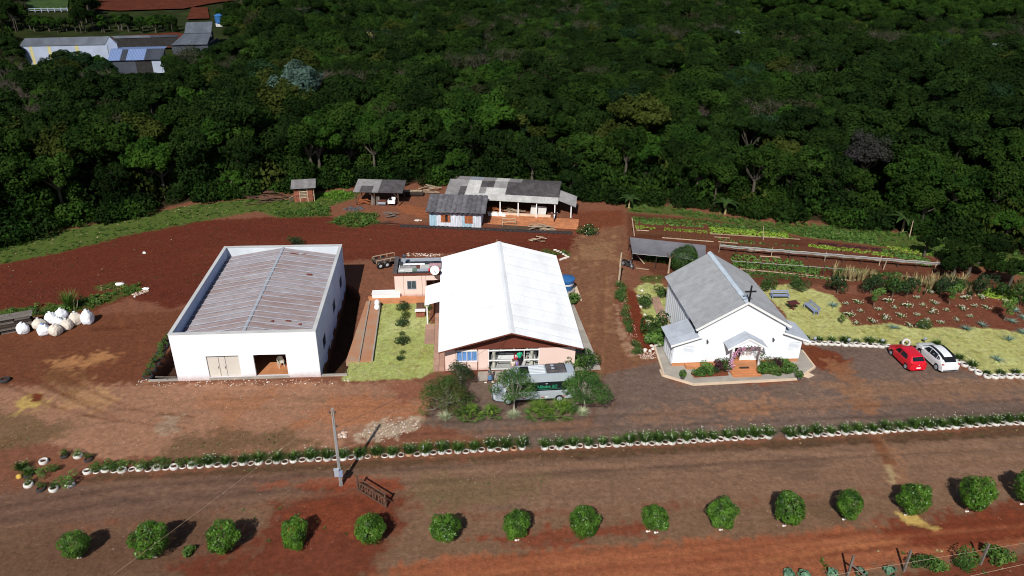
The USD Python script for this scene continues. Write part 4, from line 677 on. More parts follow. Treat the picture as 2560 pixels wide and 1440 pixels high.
for c_ in range(8):
    a, b = sl * (.05 + .95 * c_ / 8), sl * (.05 + .95 * (c_ + 1) / 8); part(shr, 'rear_sheet', M().sheet((a, sd_, rz_ - .01), (b, sd_, rz_ - .01), (b, sd_ + 3.2, 2.5), (a, sd_ + 3.2, 2.5), waves=6, amp=.03), ['mid_cement', 'zinc', 'mid_cement', 'pale_cement', 'mid_cement', 'dark_cement', 'dark_cement', 'dark_cement'][c_])
for k in range(7): u = .4 + (sl - .8) * k / 6; part(shed, 'post', M().box(u - .07, u + .07, 0, .14, 0, 2.15), 'white_paint'); part(shed, 'rear_post', M().box(u - .07, u + .07, sd_ + 2.9, sd_ + 3.04, 0, 2.45), 'grey_wood')
part(shed, 'eave_beam', M().box(.1, sl - .1, .0, .12, 2.05, 2.15), 'brown_wood'); part(shed, 'rear_wall', M().box(.1, sl - .1, sd_ + 2.8, sd_ + 2.88, 0, 2.35), 'dark_wood'); part(shed, 'side_wall', M().box(.05, .12, .3, sd_ + 2.8, 0, 2.1), 'dark_wood')
part(shed, 'low_wall', M().box(sl * .38, sl * .94, .3, .5, 0, .35), 'cream_edge')
lt = sub(shed, 'side_roof'); part(lt, 'roof_sheet', M().sheet((sl + .02, .9, 2.25), (sl + .02, 4.4, 2.5), (sl + 2.4, 4.0, 1.85), (sl + 2.4, .3, 1.65), waves=10, amp=.03), 'mid_cement')
part(shed, 'post', M().box(sl + 1.7, sl + 1.84, .7, .84, 0, 1.72), 'white_paint')
ter = thing('brick_terrace', 'terracotta brick terrace in front of the long shed', 'terrace', (so[0], so[1], 0), SY, kind='structure'); x0, x1 = sl * .42, sl + 2.9
part(ter, 'bed', M().box(x0, x1, -3.1, .3, -.1, .03), 'terracotta')
look('terra_tile', A(196, 128, 88), rough=.85, var=.2, vs=.8, rnd=.16)
for r_ in range(6):
    for c_ in range(20): w_ = (x1 - x0) / 20; part(ter, 'brick', M().box(x0 + w_ * c_ + .02, x0 + w_ * (c_ + 1) - .02, -3.08 + .56 * r_, -3.08 + .56 * r_ + .53, .03, .052 + .008 * ((r_ * 7 + c_ * 3) % 4)), 'terra_tile')
L2 = lambda px, py, z=0.: np.r_[LOC(G(px, py, z), so, SY), z]
def boardpile(name, label, pos, yaw, n, L, mat, seed, cat='plank pile', spread=.6, kind=None):
    r = np.random.default_rng(seed); t = thing(name, label, cat, pos, yaw)
    for k in range(n):
        c = np.array([r.uniform(-spread, spread), r.uniform(-spread, spread), .05 + .06 * k * min(1, 8 / n)]); a = r.normal(0, .35); l = L * r.uniform(.5, 1); d = np.array([math.cos(a), math.sin(a), r.uniform(-.12, .12)]) * l / 2
        part(t, 'plank', M().beam(c - d + [0, 0, abs(d[2])], c + d + [0, 0, abs(d[2])], .16, .04), mat)
    return t
boardpile('lumber_heap', 'heap of reddish planks under the long shed roof', FR(so, SY, sl * .45, 1.6), SY, 9, 2.6, 'red_wood', 3); boardpile('lumber_heap', 'sloping pale boards leaning by the shed posts', FR(so, SY, sl * .6, 1.3), SY - .2, 7, 3., 'pale_wood', 4)
bd = thing('white_board', 'large pale panel leaning between two shed posts', 'panel', FR(so, SY, sl * .83, .7), SY); part(bd, 'board', M().obox((0, .2, .75), (2.1, .05, 1.15), rotx(-.35) @ roty(.06)), 'pale_cement'); part(bd, 'prop', M().beam((0, .8, 0), (0, .4, .9), .06), 'brown_wood')
for k, (u, z) in enumerate(((.405, .3), (.425, .3), (.45, .42), (.47, .3), (.5, .45), (.53, .3))): cb = solo('white_block', M().box(-.22, .22, -.15, .15, 0, z + .12), 'white_paint', 'white block in the row at the foot of the shed posts', 'block', group='white blocks along the shed wall', pos=FR(so, SY, sl * u + .1, -.15 - .12 * (k % 2)), yaw=SY + .1 * (k % 3))
def motorcycle(label, pos, yaw, front='white_paint'):
    t = thing('motorcycle', label, 'motorcycle', pos, yaw); R = .3
    for x in (-.62, .62):
        a = np.linspace(0, 2 * np.pi, 17); w_ = part(t, 'wheel', M().tube(np.c_[x + R * np.cos(a), 0 * a, R + R * np.sin(a)], .055, 6, False), 'black_plastic'); part(w_, 'spokes', M().obox((x, 0, R), (.5, .02, .05)).obox((x, 0, R), (.05, .022, .5)).obox((x, 0, R), (.1, .12, .1)), 'zinc')
    part(t, 'frame', M().beam((-.62, 0, .3), (-.1, 0, .6), .07).beam((-.1, 0, .6), (.35, 0, .75), .07).beam((-.15, 0, .3), (.3, 0, .35), .08), 'dark_metal'); part(t, 'engine', M().obox((.05, 0, .4), (.36, .26, .3)), 'dark_metal')
    part(t, 'fuel_tank', M().sphere((.18, 0, .78), (.28, .14, .14), 2), 'black_plastic', True); part(t, 'seat', M().obox((-.35, 0, .76), (.66, .24, .1)), 'black_plastic'); part(t, 'fork', M().beam((.62, .06, .3), (.42, .06, .95), .04).beam((.62, -.06, .3), (.42, -.06, .95), .04), 'zinc')
    hb = part(t, 'handlebar', M().tube([(.3, -.38, .98), (.42, -.15, .95), (.42, .15, .95), (.3, .38, .98)], .02), 'dark_metal'); part(hb, 'mirror', M().obox((.38, .36, 1.14), (.02, .12, .1)).obox((.38, -.36, 1.14), (.02, .12, .1)), 'zinc')
    part(t, 'headlight', M().lathe([(0, 0), (.1, 0), (.09, -.1), (0, -.12)], 12, (.58, 0, .86), roty(math.pi / 2)), front); part(t, 'mudguard', M().obox((.62, 0, .64), (.4, .12, .04)).obox((-.7, 0, .66), (.45, .16, .04)), front if front != 'white_paint' else 'white_paint'); return t
motorcycle('black motorcycle standing beside a shed post on the terrace', G(1386, 549, .05), -math.pi / 2 - .1); motorcycle('dark motorcycle parked by the pale log post near the shade net', G(1568, 668), -.75, 'dark_metal')
# tiled hut
ho, hq = G(1074, 565)[:2], G(1203, 569)[:2]; HY = math.atan2(*(hq - ho)[::-1]); hL = np.linalg.norm(hq - ho); hut = thing('plank_hut', 'small white and blue plank hut under a dark wavy tile roof', 'hut', (*ho, 0), HY)
look('hut_white', A(214, 218, 228), rough=.85, var=.22, vs=2.5, stretch=(1.2, 1.2, .4), rnd=.12); look('hut_blue', A(168, 200, 216), rough=.85, var=.15, vs=2.); look('wave_tile', A(104, 102, 106), rough=.85, var=.35, vs=1.6, rnd=.22, bump=.01)
n_ = 22; hH = 2.1
for k in range(n_):
    a, b = hL * k / n_, hL * (k + 1) / n_; u = (k + .5) / n_; segs = [(0, hH)]
    if .22 < u < .40: segs = [(0, .62), (1.62, hH)]
    if .68 < u < .84: segs = [(0, .55), (1.62, hH)]
    for z0, z1 in segs: part(hut, 'wall_plank', M().box(a + .008, b - .008, 0, .04 + .012 * (k % 2), z0, z1), 'hut_blue' if u < .14 or (.62 < u < .84 and z0 == 0) else 'hut_white')
for u0, u1, z0 in ((.22, .40, .62), (.68, .84, .55)):
    w_ = part(hut, 'window', M().box(hL * u0, hL * u1, -.03, .05, z0 - .03, z0 + .03).box(hL * u0, hL * u1, -.03, .05, 1.58, 1.64), 'red_wood')
    for k in range(4):
        if not (u0 < .3 and k == 2): a = hL * (u0 + (u1 - u0) * k / 4); part(w_, 'shutter_board', M().box(a + .01, a + hL * (u1 - u0) / 4 - .01, -.02, .02, z0 + .03, 1.58), 'red_wood')
dpt = 3.4
for k in range(12): a = .05 + (dpt - .05) * k / 12; part(hut, 'side_plank', M().box(hL - .05 - .012 * (k % 2), hL, a + .008, a + (dpt - .05) / 12 - .008, 0, hH + .3 * (k + .5) / 12), 'hut_white'); part(hut, 'side_plank', M().box(0, .05 + .012 * (k % 2), a + .008, a + (dpt - .05) / 12 - .008, 0, hH + .3 * (k + .5) / 12), 'hut_white')
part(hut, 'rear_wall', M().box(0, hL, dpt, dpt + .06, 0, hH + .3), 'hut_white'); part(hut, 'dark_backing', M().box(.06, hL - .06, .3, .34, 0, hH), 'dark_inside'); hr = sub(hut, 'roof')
def wave_tile(w, L, n=12):
    x = np.linspace(0, 1, n); z = .13 * np.abs(np.sin(np.pi * x)) ** .7 * 1.0; m = M(); v = np.r_[np.c_[x * w, np.zeros(n), z], np.c_[x * w, np.full(n, L), z], np.c_[x * w, np.zeros(n), z - .025], np.c_[x * w, np.full(n, L), z - .025]]
    f = [];
    for i in range(n - 1): f += [[i, i + 1, n + i + 1, n + i], [2 * n + i, 3 * n + i, 3 * n + i + 1, 2 * n + i + 1], [i, 2 * n + i, 2 * n + i + 1, i + 1]]
    return v, f
ra = math.atan2(.85, dpt + 1.1); nt = 12
for k in range(nt): v, f = wave_tile((hL + 1.0) / nt * 1.03, (dpt + 1.1) / math.cos(ra)); v = v @ rotx(ra).T + [-.4 + (hL + 1.0) / nt * k, -.65, hH + .02]; part(hr, 'wave_tile', M().add(v, f), 'wave_tile', 50)
part(hr, 'rafter', M().box(-.3, hL + .4, -.45, -.37, hH - .07, hH), 'dark_wood')
# open lean-to and brick crib
oo, oq = G(882, 480, 2.0)[:2], G(1006, 483, 2.0)[:2]; OY = math.atan2(*(oq - oo)[::-1]); oL = np.linalg.norm(oq - oo); os_ = thing('open_shelter', 'low open shelter on rough posts with a two toned sheet roof', 'shelter', (*oo, 0), OY); osr = sub(os_, 'roof')
for k in range(8):
    for r_ in range(2): a, b = oL * k / 8, oL * (k + 1) / 8; t0, t1 = r_ / 2, r_ / 2 + .52; o = .015 * r_; part(osr, 'roof_sheet', M().sheet((a, 3.6 * t0, 2.0 + .6 * t0 + o), (b, 3.6 * t0, 2.0 + .6 * t0 + o), (b, 3.6 * t1, 2.0 + .6 * t1 + o), (a, 3.6 * t1, 2.0 + .6 * t1 + o), waves=5, amp=.025), 'dark_cement' if k > 3 or (r_ == 0 and k in (1, 2)) else 'mid_cement')
for u, v, z in ((.3, .2, 2.0), (oL * .42, .2, 2.0), (oL * .9, .2, 2.0), (.4, 3.3, 2.5), (oL * .5, 3.3, 2.5), (oL - .4, 3.3, 2.5)): part(os_, 'post', M().tube([(u, v, 0), (u + .04, v, z * .5), (u, v, z)], [.08, .07, .07], 7), 'brown_wood')
part(os_, 'brace', M().beam((oL * .42, .2, 1.2), (oL * .3, .2, 2.0), .07).beam((oL * .9, .2, 1.2), (oL * .8, .2, 2.0), .07), 'brown_wood'); part(os_, 'eave_pole', M().tube([(0, .2, 1.95), (oL, .2, 1.95)], .06), 'brown_wood')
boardpile('firewood_heap', 'low heap of split firewood under the open shelter', FR(oo, OY, oL * .17, .9), OY, 10, 1.6, 'red_wood', 8, 'firewood'); O_ = lambda u, v, z=0.: FR(oo, OY, u, v, z)
bl = thing('old_panels', 'grey boards leaning on the middle shelter post', 'boards', O_(oL * .43, .5), OY)
for k in range(4): part(bl, 'board', M().obox((-.5 + .3 * k, .1, .55), (.24, .04, 1.2), rotx(-.25)), 'grey_wood')
bx = thing('wash_basin', 'grey metal basin on a stand under the open shelter', 'basin', O_(oL * .56, .5), OY); part(bx, 'bowl', M().box(-.55, .55, -.35, .35, .25, .6), 'zinc'); part(bx, 'lid', M().box(-.58, .58, -.38, .38, .6, .66), 'rust_sheet'); part(bx, 'foot', M().box(-.45, .45, -.25, .25, 0, .25), 'dark_metal')
st = thing('white_stove', 'white stove standing at the right post of the open shelter', 'stove', O_(oL * .76, .4), OY); part(st, 'body', M().box(-.5, .5, -.3, .3, .35, .85), 'white_paint'); part(st, 'back_panel', M().box(-.02, .5, .3, .34, .5, 1.15), 'white_paint'); [part(st, 'leg', M().box(sx * .44 - .03, sx * .44 + .03, sy * .24 - .03, sy * .24 + .03, 0, .35), 'dark_metal') for sx in (-1, 1) for sy in (-1, 1)]; part(st, 'hob', M().box(-.4, .1, -.2, .2, .85, .88), 'black_plastic')
co, cq = G(737, 506)[:2], G(788, 503)[:2]; CY2 = math.atan2(*(cq - co)[::-1]); cL = np.linalg.norm(cq - co); crib = thing('slatted_crib', 'small brick and slat crib hut under a pale sheet roof', 'crib', (*co, 0), CY2)
look('crib_brick', A(150, 92, 72), rough=.9, var=.25, vs=3., rnd=.2)
for r_ in range(7):
    for c_ in range(9): o = .5 * (r_ % 2); x_ = cL * .95 * (c_ + o * .5) / 9.5; (part(crib, 'brick', M().box(x_ + .02, x_ + cL / 9.5 - .02, 0, .16, .26 * r_ + .01, .26 * r_ + .25), 'crib_brick') if not (2 < c_ < 6 and r_ > 1) else None)
for k in range(6): part(crib, 'slat', M().box(cL * .3, cL * .64, .02, .07, .55 + .22 * k, .67 + .22 * k), 'pale_wood')
part(crib, 'rear_wall', M().box(.1, cL, 1.9, 2.0, 0, 2.2), 'crib_brick'); part(crib, 'side_wall', M().box(0, .1, .18, 2., 0, 2.1), 'crib_brick'); part(crib, 'side_wall', M().box(cL - .1, cL, .18, 1.9, 0, 2.1), 'crib_brick')
for u in (.28, .66, .97): part(crib, 'post', M().box(cL * u - .05, cL * u + .05, -.02, .15, 0, 2.15), 'pale_wood')
for k in range(6): a, b = -.3 + (cL + .6) * k / 6, -.3 + (cL + .6) * (k + 1) / 6; part(crib, 'roof_sheet', M().sheet((a, -.5, 2.15), (b, -.5, 2.15), (b, 2.3, 2.55), (a, 2.3, 2.55), waves=4, amp=.03), 'mid_cement')
solo('plywood_sheet', M().obox((0, 0, .5), (.7, .05, 1.0), rotx(.5) @ rotz(.4)), 'pale_wood', 'pale board leaning on the left end of the crib hut', 'board', pos=G(730, 506), yaw=.3)
lg = thing('cut_log', 'thick sawn log lying behind the open shelter', 'log', G(1030, 490), .05); part(lg, 'bark', M().tube([(-1.9, 0, .4), (1.6, 0, .4)], .42, 12, False), 'dark_wood', 50); part(lg, 'sawn_end', M().lathe([(0, 0), (.4, 0)], 12, (1.6, 0, .4), roty(math.pi / 2)), 'pale_wood'); part(lg, 'top_cut', M().obox((-.2, 0, .8), (3.4, .6, .04)), 'pale_wood')
boardpile('driftwood_heap', 'grey heap of old boards on the bare earth left of the hut', G(975, 541), .3, 8, 1.5, 'grey_wood', 9); boardpile('stick_pair', 'two thin poles lying by the grey board heap', G(968, 560), .1, 3, 2.2, 'brown_wood', 10, 'poles'); boardpile('plank_pile', 'pile of sawn planks and offcuts before the brick terrace', G(1352, 572), .05, 16, 2.6, 'pale_wood', 11, spread=.8); boardpile('white_sticks', 'scatter of bleached sticks behind the white hall roof', G(1345, 604), .1, 9, 1.0, 'pale_wood', 12, 'sticks', .9)
boardpile('brushwood_heap', 'brown brushwood heap beside the crib hut', G(660, 500), .05, 26, 3.4, 'brown_wood', 13, 'brushwood', 2.2); boardpile('brushwood_heap', 'brushwood between the open shelter and the trees', G(1070, 478), .1, 12, 2.4, 'pale_wood', 14, 'brushwood', 1.2)
ah = M(); [ah.sphere((rg.normal(0, .8), rg.normal(0, .35), .05), (.35, .3, .14), 1, .3, k) for k in range(14)]; solo('ash_heap', ah, 'dark_cement', 'flat grey ash heap on the red field', 'ash heap', pos=G(888, 523), kind='stuff')
tr = thing('saw_horse', 'small pale trestle frame before the brick terrace', 'trestle', G(1272, 562), .05); part(tr, 'top_rail', M().beam((-.9, .3, .75), (.9, .3, .75), .08).beam((-.9, -.3, .5), (.9, -.2, .6), .08), 'pale_wood'); [part(tr, 'leg', M().beam((s_ * .85, sy * .35, 0), (s_ * .85, sy * .25, .75), .06), 'pale_wood') for s_ in (-1, 1) for sy in (-1, 1)]
solo('white_bundle', M().sphere((0, 0, .12), (.4, .16, .14), 1, .3, 3).sphere((.5, .1, .08), (.15, .12, .1), 1, .2, 4), 'white_stone', 'white lump of rubbish on the earth left of the hut', 'rubbish', pos=G(1043, 553))
# two wheeled cart
ca = thing('farm_cart', 'rusty two axled farm cart parked between warehouse and annexe', 'cart', G(965, 662), .5)
part(ca, 'bed', M().box(-1.3, 1.3, -.65, .65, .6, .68), 'brown_wood'); 
for s_ in (-1, 1): part(ca, 'side_rail', M().beam((-1.3, s_ * .65, 1.05), (1.3, s_ * .65, 1.05), .06).beam((-1.3, s_ * .65, .68), (-1.3, s_ * .65, 1.05), .05).beam((-.4, s_ * .65, .68), (-.4, s_ * .65, 1.05), .05).beam((.4, s_ * .65, .68), (.4, s_ * .65, 1.05), .05).beam((1.3, s_ * .65, .68), (1.3, s_ * .65, 1.05), .05), 'pale_wood')
part(ca, 'drawbar', M().beam((1.3, 0, .6), (2.6, 0, .35), .08), 'grey_wood')
for x_ in (-.95, -.15):
    for s_ in (-1, 1): w_ = part(ca, 'wheel', M().lathe([(.2, -.12), (.36, -.12), (.42, -.06), (.42, .06), (.36, .12), (.2, .12), (.2, -.12)], 16, (x_, s_ * .8, .42), rotx(math.pi / 2)), 'black_plastic', 40); part(w_, 'rim', M().lathe([(0, -.07), (.2, -.07), (.2, .07), (0, .07)], 12, (x_, s_ * .8, .42), rotx(math.pi / 2)), 'grey_plaster')
# cables
def cable(name, label, a, b, sag, r=.012, mat='dark_metal', n=16): t = np.linspace(0, 1, n)[:, None]; a, b = np.asarray(a, float), np.asarray(b, float); return solo(name, M().tube(a + (b - a) * t - [0, 0, 1] * (4 * sag * t * (1 - t)), r, 4), mat, label, 'cable')
# utility pole
pl = thing('utility_pole', 'tall grey concrete utility pole with a meter box beside the tyre row', 'utility pole', G(853, 1213), .12)
part(pl, 'shaft', M().beam((-.09, 0, 0), (-.055, 0, 6.85), .05, .2, (0, 1, 0)).beam((.09, 0, 0), (.055, 0, 6.85), .05, .2, (0, 1, 0)).beam((0, 0, 0), (0, 0, 6.85), .1, .05, (0, 1, 0)), 'concrete'); part(pl, 'conduit', M().tube([(-.02, -.12, 0), (-.01, -.1, 6.2)], .022).tube([(.05, -.12, 0), (.03, -.1, 5.4)], .022), 'zinc')
mb = part(pl, 'meter_box', M().box(-.34, -.02, -.3, -.1, 1.05, 1.65), 'zinc'); part(mb, 'hood', M().box(-.37, .02, -.33, -.1, 1.65, 1.7), 'zinc'); part(pl, 'breaker_box', M().box(-.02, .24, -.28, -.11, 1.0, 1.5), 'blue_grey_paint')
for x_, z in ((-.2, 6.55), (.2, 6.55), (.18, 5.35)): part(pl, 'insulator', M().lathe([(.03, -.08), (.06, -.05), (.04, 0), (.06, .04), (.02, .08)], 8, (x_, -.02, z)).beam((0, 0, z), (x_, -.02, z), .03), 'dark_metal')
PB = G(853, 1213); cable('service_cable', 'thin cable from the pole to the gable of the pink hall', PB + [.2, 0, 5.35], FR(HALL, HYAW, hm, FO - .05, 3.9), .5); cable('overhead_cable', 'pale overhead cable running from the pole down to the bottom left', PB + [-.2, 0, 6.5], G(285, 1436, 6.2), .02, .008, 'pale_wood'); cable('yard_cable', 'thin cable between the warehouse and the annexe', FR(WARE, WYAW, WW, 17.5, 3.0), FR(HALL, HYAW, -4.8, 18.9, 2.9), .1)
# wooden gate panel
ga, gb = G(896, 1228), G(965, 1271); gL = np.linalg.norm(gb - ga); gt = thing('wooden_gate', 'weathered brown wooden gate panel standing alone near the pole', 'gate', ga, math.atan2(*(gb - ga)[[1, 0]]))
for u in (0, .56, 1): part(gt, 'post', M().box(gL * u - .06, gL * u + .06, -.05, .05, 0, 1.45 if u != .56 else 1.05), 'brown_wood')
for z in (1.4, .98, .25): part(gt, 'rail', M().box(-.06, gL + .06, -.085, -.051, z - .06, z + .06), 'brown_wood')
for k in range(10): u = .18 + (gL - .36) * k / 9; part(gt, 'slat', M().obox((u, .03, .62), (.11, .025, .74), roty(.28 if k in (1, 4, 6, 9) else 0)), 'brown_wood')
part(gt, 'stay', M().beam((gL * .02, .06, .9), (gL * .02, .75, 0), .07).beam((gL * .98, .06, .9), (gL * .98, .75, 0), .07), 'brown_wood')
# fence posts bottom right
for k, (b, t) in enumerate((((2118, 1442), (2135, 1389)), ((2259, 1429), (2276, 1376)), ((2450.6, 1412), (2470, 1360)))):
    P = G(*b); lb = ['leftmost fence post, braced by a slanting plank', 'fence post beside the leafy bush at the bottom right', 'rightmost grey fence post by the dirt road'][k]; fp = thing('fence_post', lb, 'fence post', P, .1 * k); part(fp, 'post', M().beam((0, 0, -.1), (.0, 0, 1.85), .12), 'grey_wood')
    if k == 0: part(fp, 'brace', M().beam((.02, .02, 1.15), (1.25, -.1, .05), .14, .06), 'grey_wood')
cable('fence_wire', 'upper fence wire crossing the bottom right corner', G(2060, 1442, 1.3), G(2570, 1356, 1.3), .0, .01, 'pale_wood', 3); cable('fence_wire', 'lower fence wire in the bottom right corner', G(2400, 1446, .9), G(2580, 1406, .9), 0., .01, 'pale_wood', 3)
lp_ = thing('log_post', 'pale upright log post beside the dirt path', 'post', G(1546, 708), .2); part(lp_, 'shaft', M().tube([(0, 0, 0), (.06, 0, 1.3), (.02, 0, 2.6), (.05, 0, 3.75)], [.13, .12, .11, .1], 8), 'pale_wood', True)

# ---------------------------------------------------------------- vehicles
look('red_paint', (.62, .008, .022), rough=.3, spec=.5, var=.03, coat=.6); look('car_white', (.78, .79, .80), rough=.3, spec=.5, var=.03, coat=.6); look('van_silver', (.50, .56, .61), rough=.35, spec=.5, var=.04, coat=.5, metal=.25); look('tail_red', (.4, .01, .01), rough=.3, var=.05)
look('tyre_rubber', (.02, .02, .021), rough=.85, var=.2); look('green_print', (.02, .26, .13), rough=.6, var=.05)
def loft_body(st):                                       # st: rows (x, zlow, wlow, zbelt, wbelt, zroof, wroof)
    rings = []
    for x, zl, wl, zb, wb, zr, wr in st:
        half = [(0, zl), (wl * .85, zl), (wl, zl + .08), (max(wl, wb) * 1.0, (zl + zb) * .52), (wb, zb), ((wb * .35 + wr * .65), zb + (zr - zb) * .62), (wr, zr - .02), (wr * .8, zr + .015), (0, zr + .03)]
        full = half + [(-y, z) for y, z in half[-2:0:-1]]; rings.append([(x, y, z) for y, z in full])
    r = np.array(rings); n, k = r.shape[:2]; v = r.reshape(-1, 3); f = []
    for i in range(n - 1):
        for j in range(k): f.append([i * k + j, (i + 1) * k + j, (i + 1) * k + (j + 1) % k, i * k + (j + 1) % k])
    tri = np.vstack([np.array(f)[:, [0, 1, 2]], np.array(f)[:, [0, 2, 3]]]).tolist()
    for e, rev in ((0, True), (n - 1, False)):
        c = len(v); v = np.vstack([v, r[e].mean(0)])
        for j in range(k): t = [e * k + j, e * k + (j + 1) % k, c]; tri.append(t if not rev else t[::-1])
    t = trimesh.Trimesh(v, np.array(tri), process=False); t.fix_normals(); return t
def cut_wheels(t, xs, R, w):
    try:
        mm = manifold3d.Manifold(manifold3d.Mesh(np.asarray(t.vertices, np.float32), np.asarray(t.faces, np.uint32)))
        for x in xs:
            for s_ in (-1, 1): mm = mm - manifold3d.Manifold.cylinder(.4, R + .05, R + .05, 24).rotate([90, 0, 0]).translate([x, s_ * w + .2 - (.06 if s_ > 0 else -.06) + 0, R])
        if mm.num_tri() > 50: return mm
    except Exception: pass
    return t
def wheels(t, xs, R, w):
    for x in xs:
        for s_ in (-1, 1): p = part(t, 'wheel', M().lathe([(.0, -.1), (R * .62, -.1), (R * .95, -.1), (R, -.06), (R, .08), (0, .1)], 22, (x, s_ * (w - .1), R), rotx(math.pi / 2)), 'tyre_rubber', 40); part(p, 'rim', M().lathe([(0, -.115), (R * .6, -.112), (R * .62, -.1)] if s_ > 0 else [(0, .115), (R * .6, .112), (R * .62, .1)], 14, (x, s_ * (w - .1), R), rotx(math.pi / 2)), 'zinc')
def side_glass(t, name, pts, wfun, mat='dark_glass'):    # pts (x, z); laid just outside the body side on both flanks
    for s_ in (-1, 1):
        p = [(x, s_ * (wfun(x, z) + .012), z) for x, z in pts]; part(t, name, M().slab(p if s_ < 0 else p[::-1], .01), mat)
def car(name, label, pos, yaw, paint_, st, xs, R, w, sides, wind, rear, roofmat=None, plate=True, bw=None, zb=None):
    t = thing(name, label, 'car', pos, yaw); body = cut_wheels(loft_body(st), xs, R, w); part(t, 'body', body, paint_, 28); wheels(t, xs, R, w)
    S = np.array(st)
    def wf(x, z):
        zl, wl, zb_, wb, zr, wr = (np.interp(x, S[:, 0], S[:, i]) for i in range(1, 7)); k = np.clip((z - zb_) / max(zr - zb_, .01), 0, 1); return np.interp(k, [0, .62, 1], [wb, wb * .35 + wr * .65, wr])
    for pts in sides: side_glass(t, 'side_window', pts, wf)
    part(t, 'windscreen', M().slab(wind, .012), 'dark_glass'); part(t, 'rear_window', M().slab(rear, .012), 'dark_glass'); return t, wf
red_st = [(-1.88, .32, .62, .72, .7, .80, .62), (-1.84, .24, .76, .82, .78, .95, .66), (-1.62, .2, .82, .90, .80, 1.12, .66), (-1.34, .2, .83, .93, .81, 1.42, .58), (-.9, .19, .83, .93, .82, 1.47, .60), (0, .19, .83, .91, .82, 1.48, .6), (.45, .19, .83, .90, .82, 1.42, .58), (.62, .19, .83, .90, .81, 1.32, .6), (1.12, .2, .82, .88, .79, .95, .72), (1.3, .2, .81, .85, .77, .9, .7), (1.75, .22, .76, .74, .72, .79, .64), (1.9, .28, .62, .62, .6, .68, .52)]
pa, pb = G(2262, 921), G(2229, 889); mid_ = (pa + pb) / 2; cyaw_ = math.atan2(*(pb - pa)[[1, 0]]); cyaw_ -= .0
off = rotz(cyaw_) @ np.array([0, -.72, 0])
rc, wf = car('red_car', 'red two door hatchback parked on the gravel beside the white car', mid_ + off, cyaw_, 'red_paint', red_st, (-1.2, 1.2), .3, .83, [[(-.02, .96), (.78, .93), (.42, 1.3), (-.02, 1.38)], [(-1.05, .98), (-.12, .96), (-.12, 1.38), (-.8, 1.36), (-1.02, 1.2)]],
    [(1.1, -.66, 1.0), (1.1, .66, 1.0), (.6, .55, 1.365), (.6, -.55, 1.365)], [(-1.68, .55, 1.1), (-1.68, -.55, 1.1), (-1.42, -.5, 1.4), (-1.42, .5, 1.4)])
for s_ in (-1, 1): part(rc, 'tail_light', M().obox((-1.8, s_ * .66, .86), (.12, .2, .18), roty(-.2)), 'tail_red'); part(rc, 'wing_mirror', M().obox((.72, s_ * .93, .98), (.1, .2, .13)), 'red_paint'); part(rc, 'headlight', M().obox((1.72, s_ * .56, .68), (.2, .26, .12)), 'window_glass')
part(rc, 'number_plate', M().box(-1.905, -1.87, -.2, .2, .44, .57), 'white_paint'); part(rc, 'rear_badge', M().obox((-1.87, 0, .8), (.03, .1, .1)), 'zinc'); part(rc, 'rear_bumper', M().box(-1.93, -1.8, -.66, .66, .3, .4), 'red_paint')
wh_st = [(-2.1, .36, .66, .78, .76, .86, .66), (-2.06, .28, .80, .90, .84, 1.0, .7), (-1.8, .24, .87, 1.02, .87, 1.14, .68), (-1.45, .22, .88, 1.03, .87, 1.42, .62), (-1.0, .22, .88, 1.02, .88, 1.55, .62), (-.2, .22, .88, 1.0, .88, 1.61, .63), (.35, .22, .88, .99, .88, 1.56, .62), (.62, .22, .88, .99, .87, 1.46, .63), (1.2, .23, .87, .98, .85, 1.06, .74), (1.4, .23, .86, .96, .83, 1.0, .74), (1.95, .27, .82, .86, .78, .9, .68), (2.1, .34, .66, .7, .64, .77, .56)]
pa, pb = G(2339, 925), G(2297, 887); mid_ = (pa + pb) / 2; cy2 = math.atan2(*(pb - pa)[[1, 0]]); off = rotz(cy2) @ np.array([0, -.78, 0])
wc, wf = car('white_car', 'white sport utility car with a black roof parked right of the red car', mid_ + off, cy2, 'car_white', wh_st, (-1.32, 1.32), .34, .88, [[(.0, 1.06), (.9, 1.03), (.45, 1.42), (.0, 1.5)], [(-1.0, 1.08), (-.06, 1.06), (-.06, 1.5), (-.95, 1.46)], [(-1.4, 1.14), (-1.06, 1.1), (-1.02, 1.4), (-1.3, 1.3)]],
    [(1.22, -.7, 1.08), (1.22, .7, 1.08), (.6, .6, 1.5), (.6, -.6, 1.5)], [(-1.86, .56, 1.16), (-1.86, -.56, 1.16), (-1.5, -.56, 1.44), (-1.5, .56, 1.44)])
rf = M(); xs_ = [-1.62, -1.45, -1.0, -.2, .35, .62]
for a, b in zip(xs_[:-1], xs_[1:]):
    za, zb_ = (np.interp(x, [r_[0] for r_ in wh_st], [r_[5] for r_ in wh_st]) + .04 for x in (a, b)); rf.slab([(a, -.66, za - .022), (b, -.66, zb_ - .022), (b, .66, zb_ - .022), (a, .66, za - .022)], .012)
part(wc, 'black_roof', rf, 'black_plastic'); part(wc, 'rear_spoiler', M().obox((-1.6, 0, 1.42), (.3, 1.1, .05), roty(-.25)), 'black_plastic')
for s_ in (-1, 1): part(wc, 'tail_light', M().obox((-1.97, s_ * .68, .98), (.16, .3, .1), roty(-.2)), 'tail_red'); part(wc, 'wing_mirror', M().obox((.8, s_ * 1.0, 1.08), (.12, .22, .15)), 'car_white'); part(wc, 'headlight', M().obox((1.95, s_ * .6, .82), (.2, .3, .1)), 'window_glass'); part(wc, 'roof_rail', M().beam((-1.2, s_ * .6, 1.56), (.3, s_ * .6, 1.62), .04), 'black_plastic')
part(wc, 'number_plate', M().box(-2.12, -2.08, -.2, .2, .56, .69), 'white_paint'); part(wc, 'bumper_trim', M().box(-2.13, -2.0, -.7, .7, .36, .46), 'dark_metal')
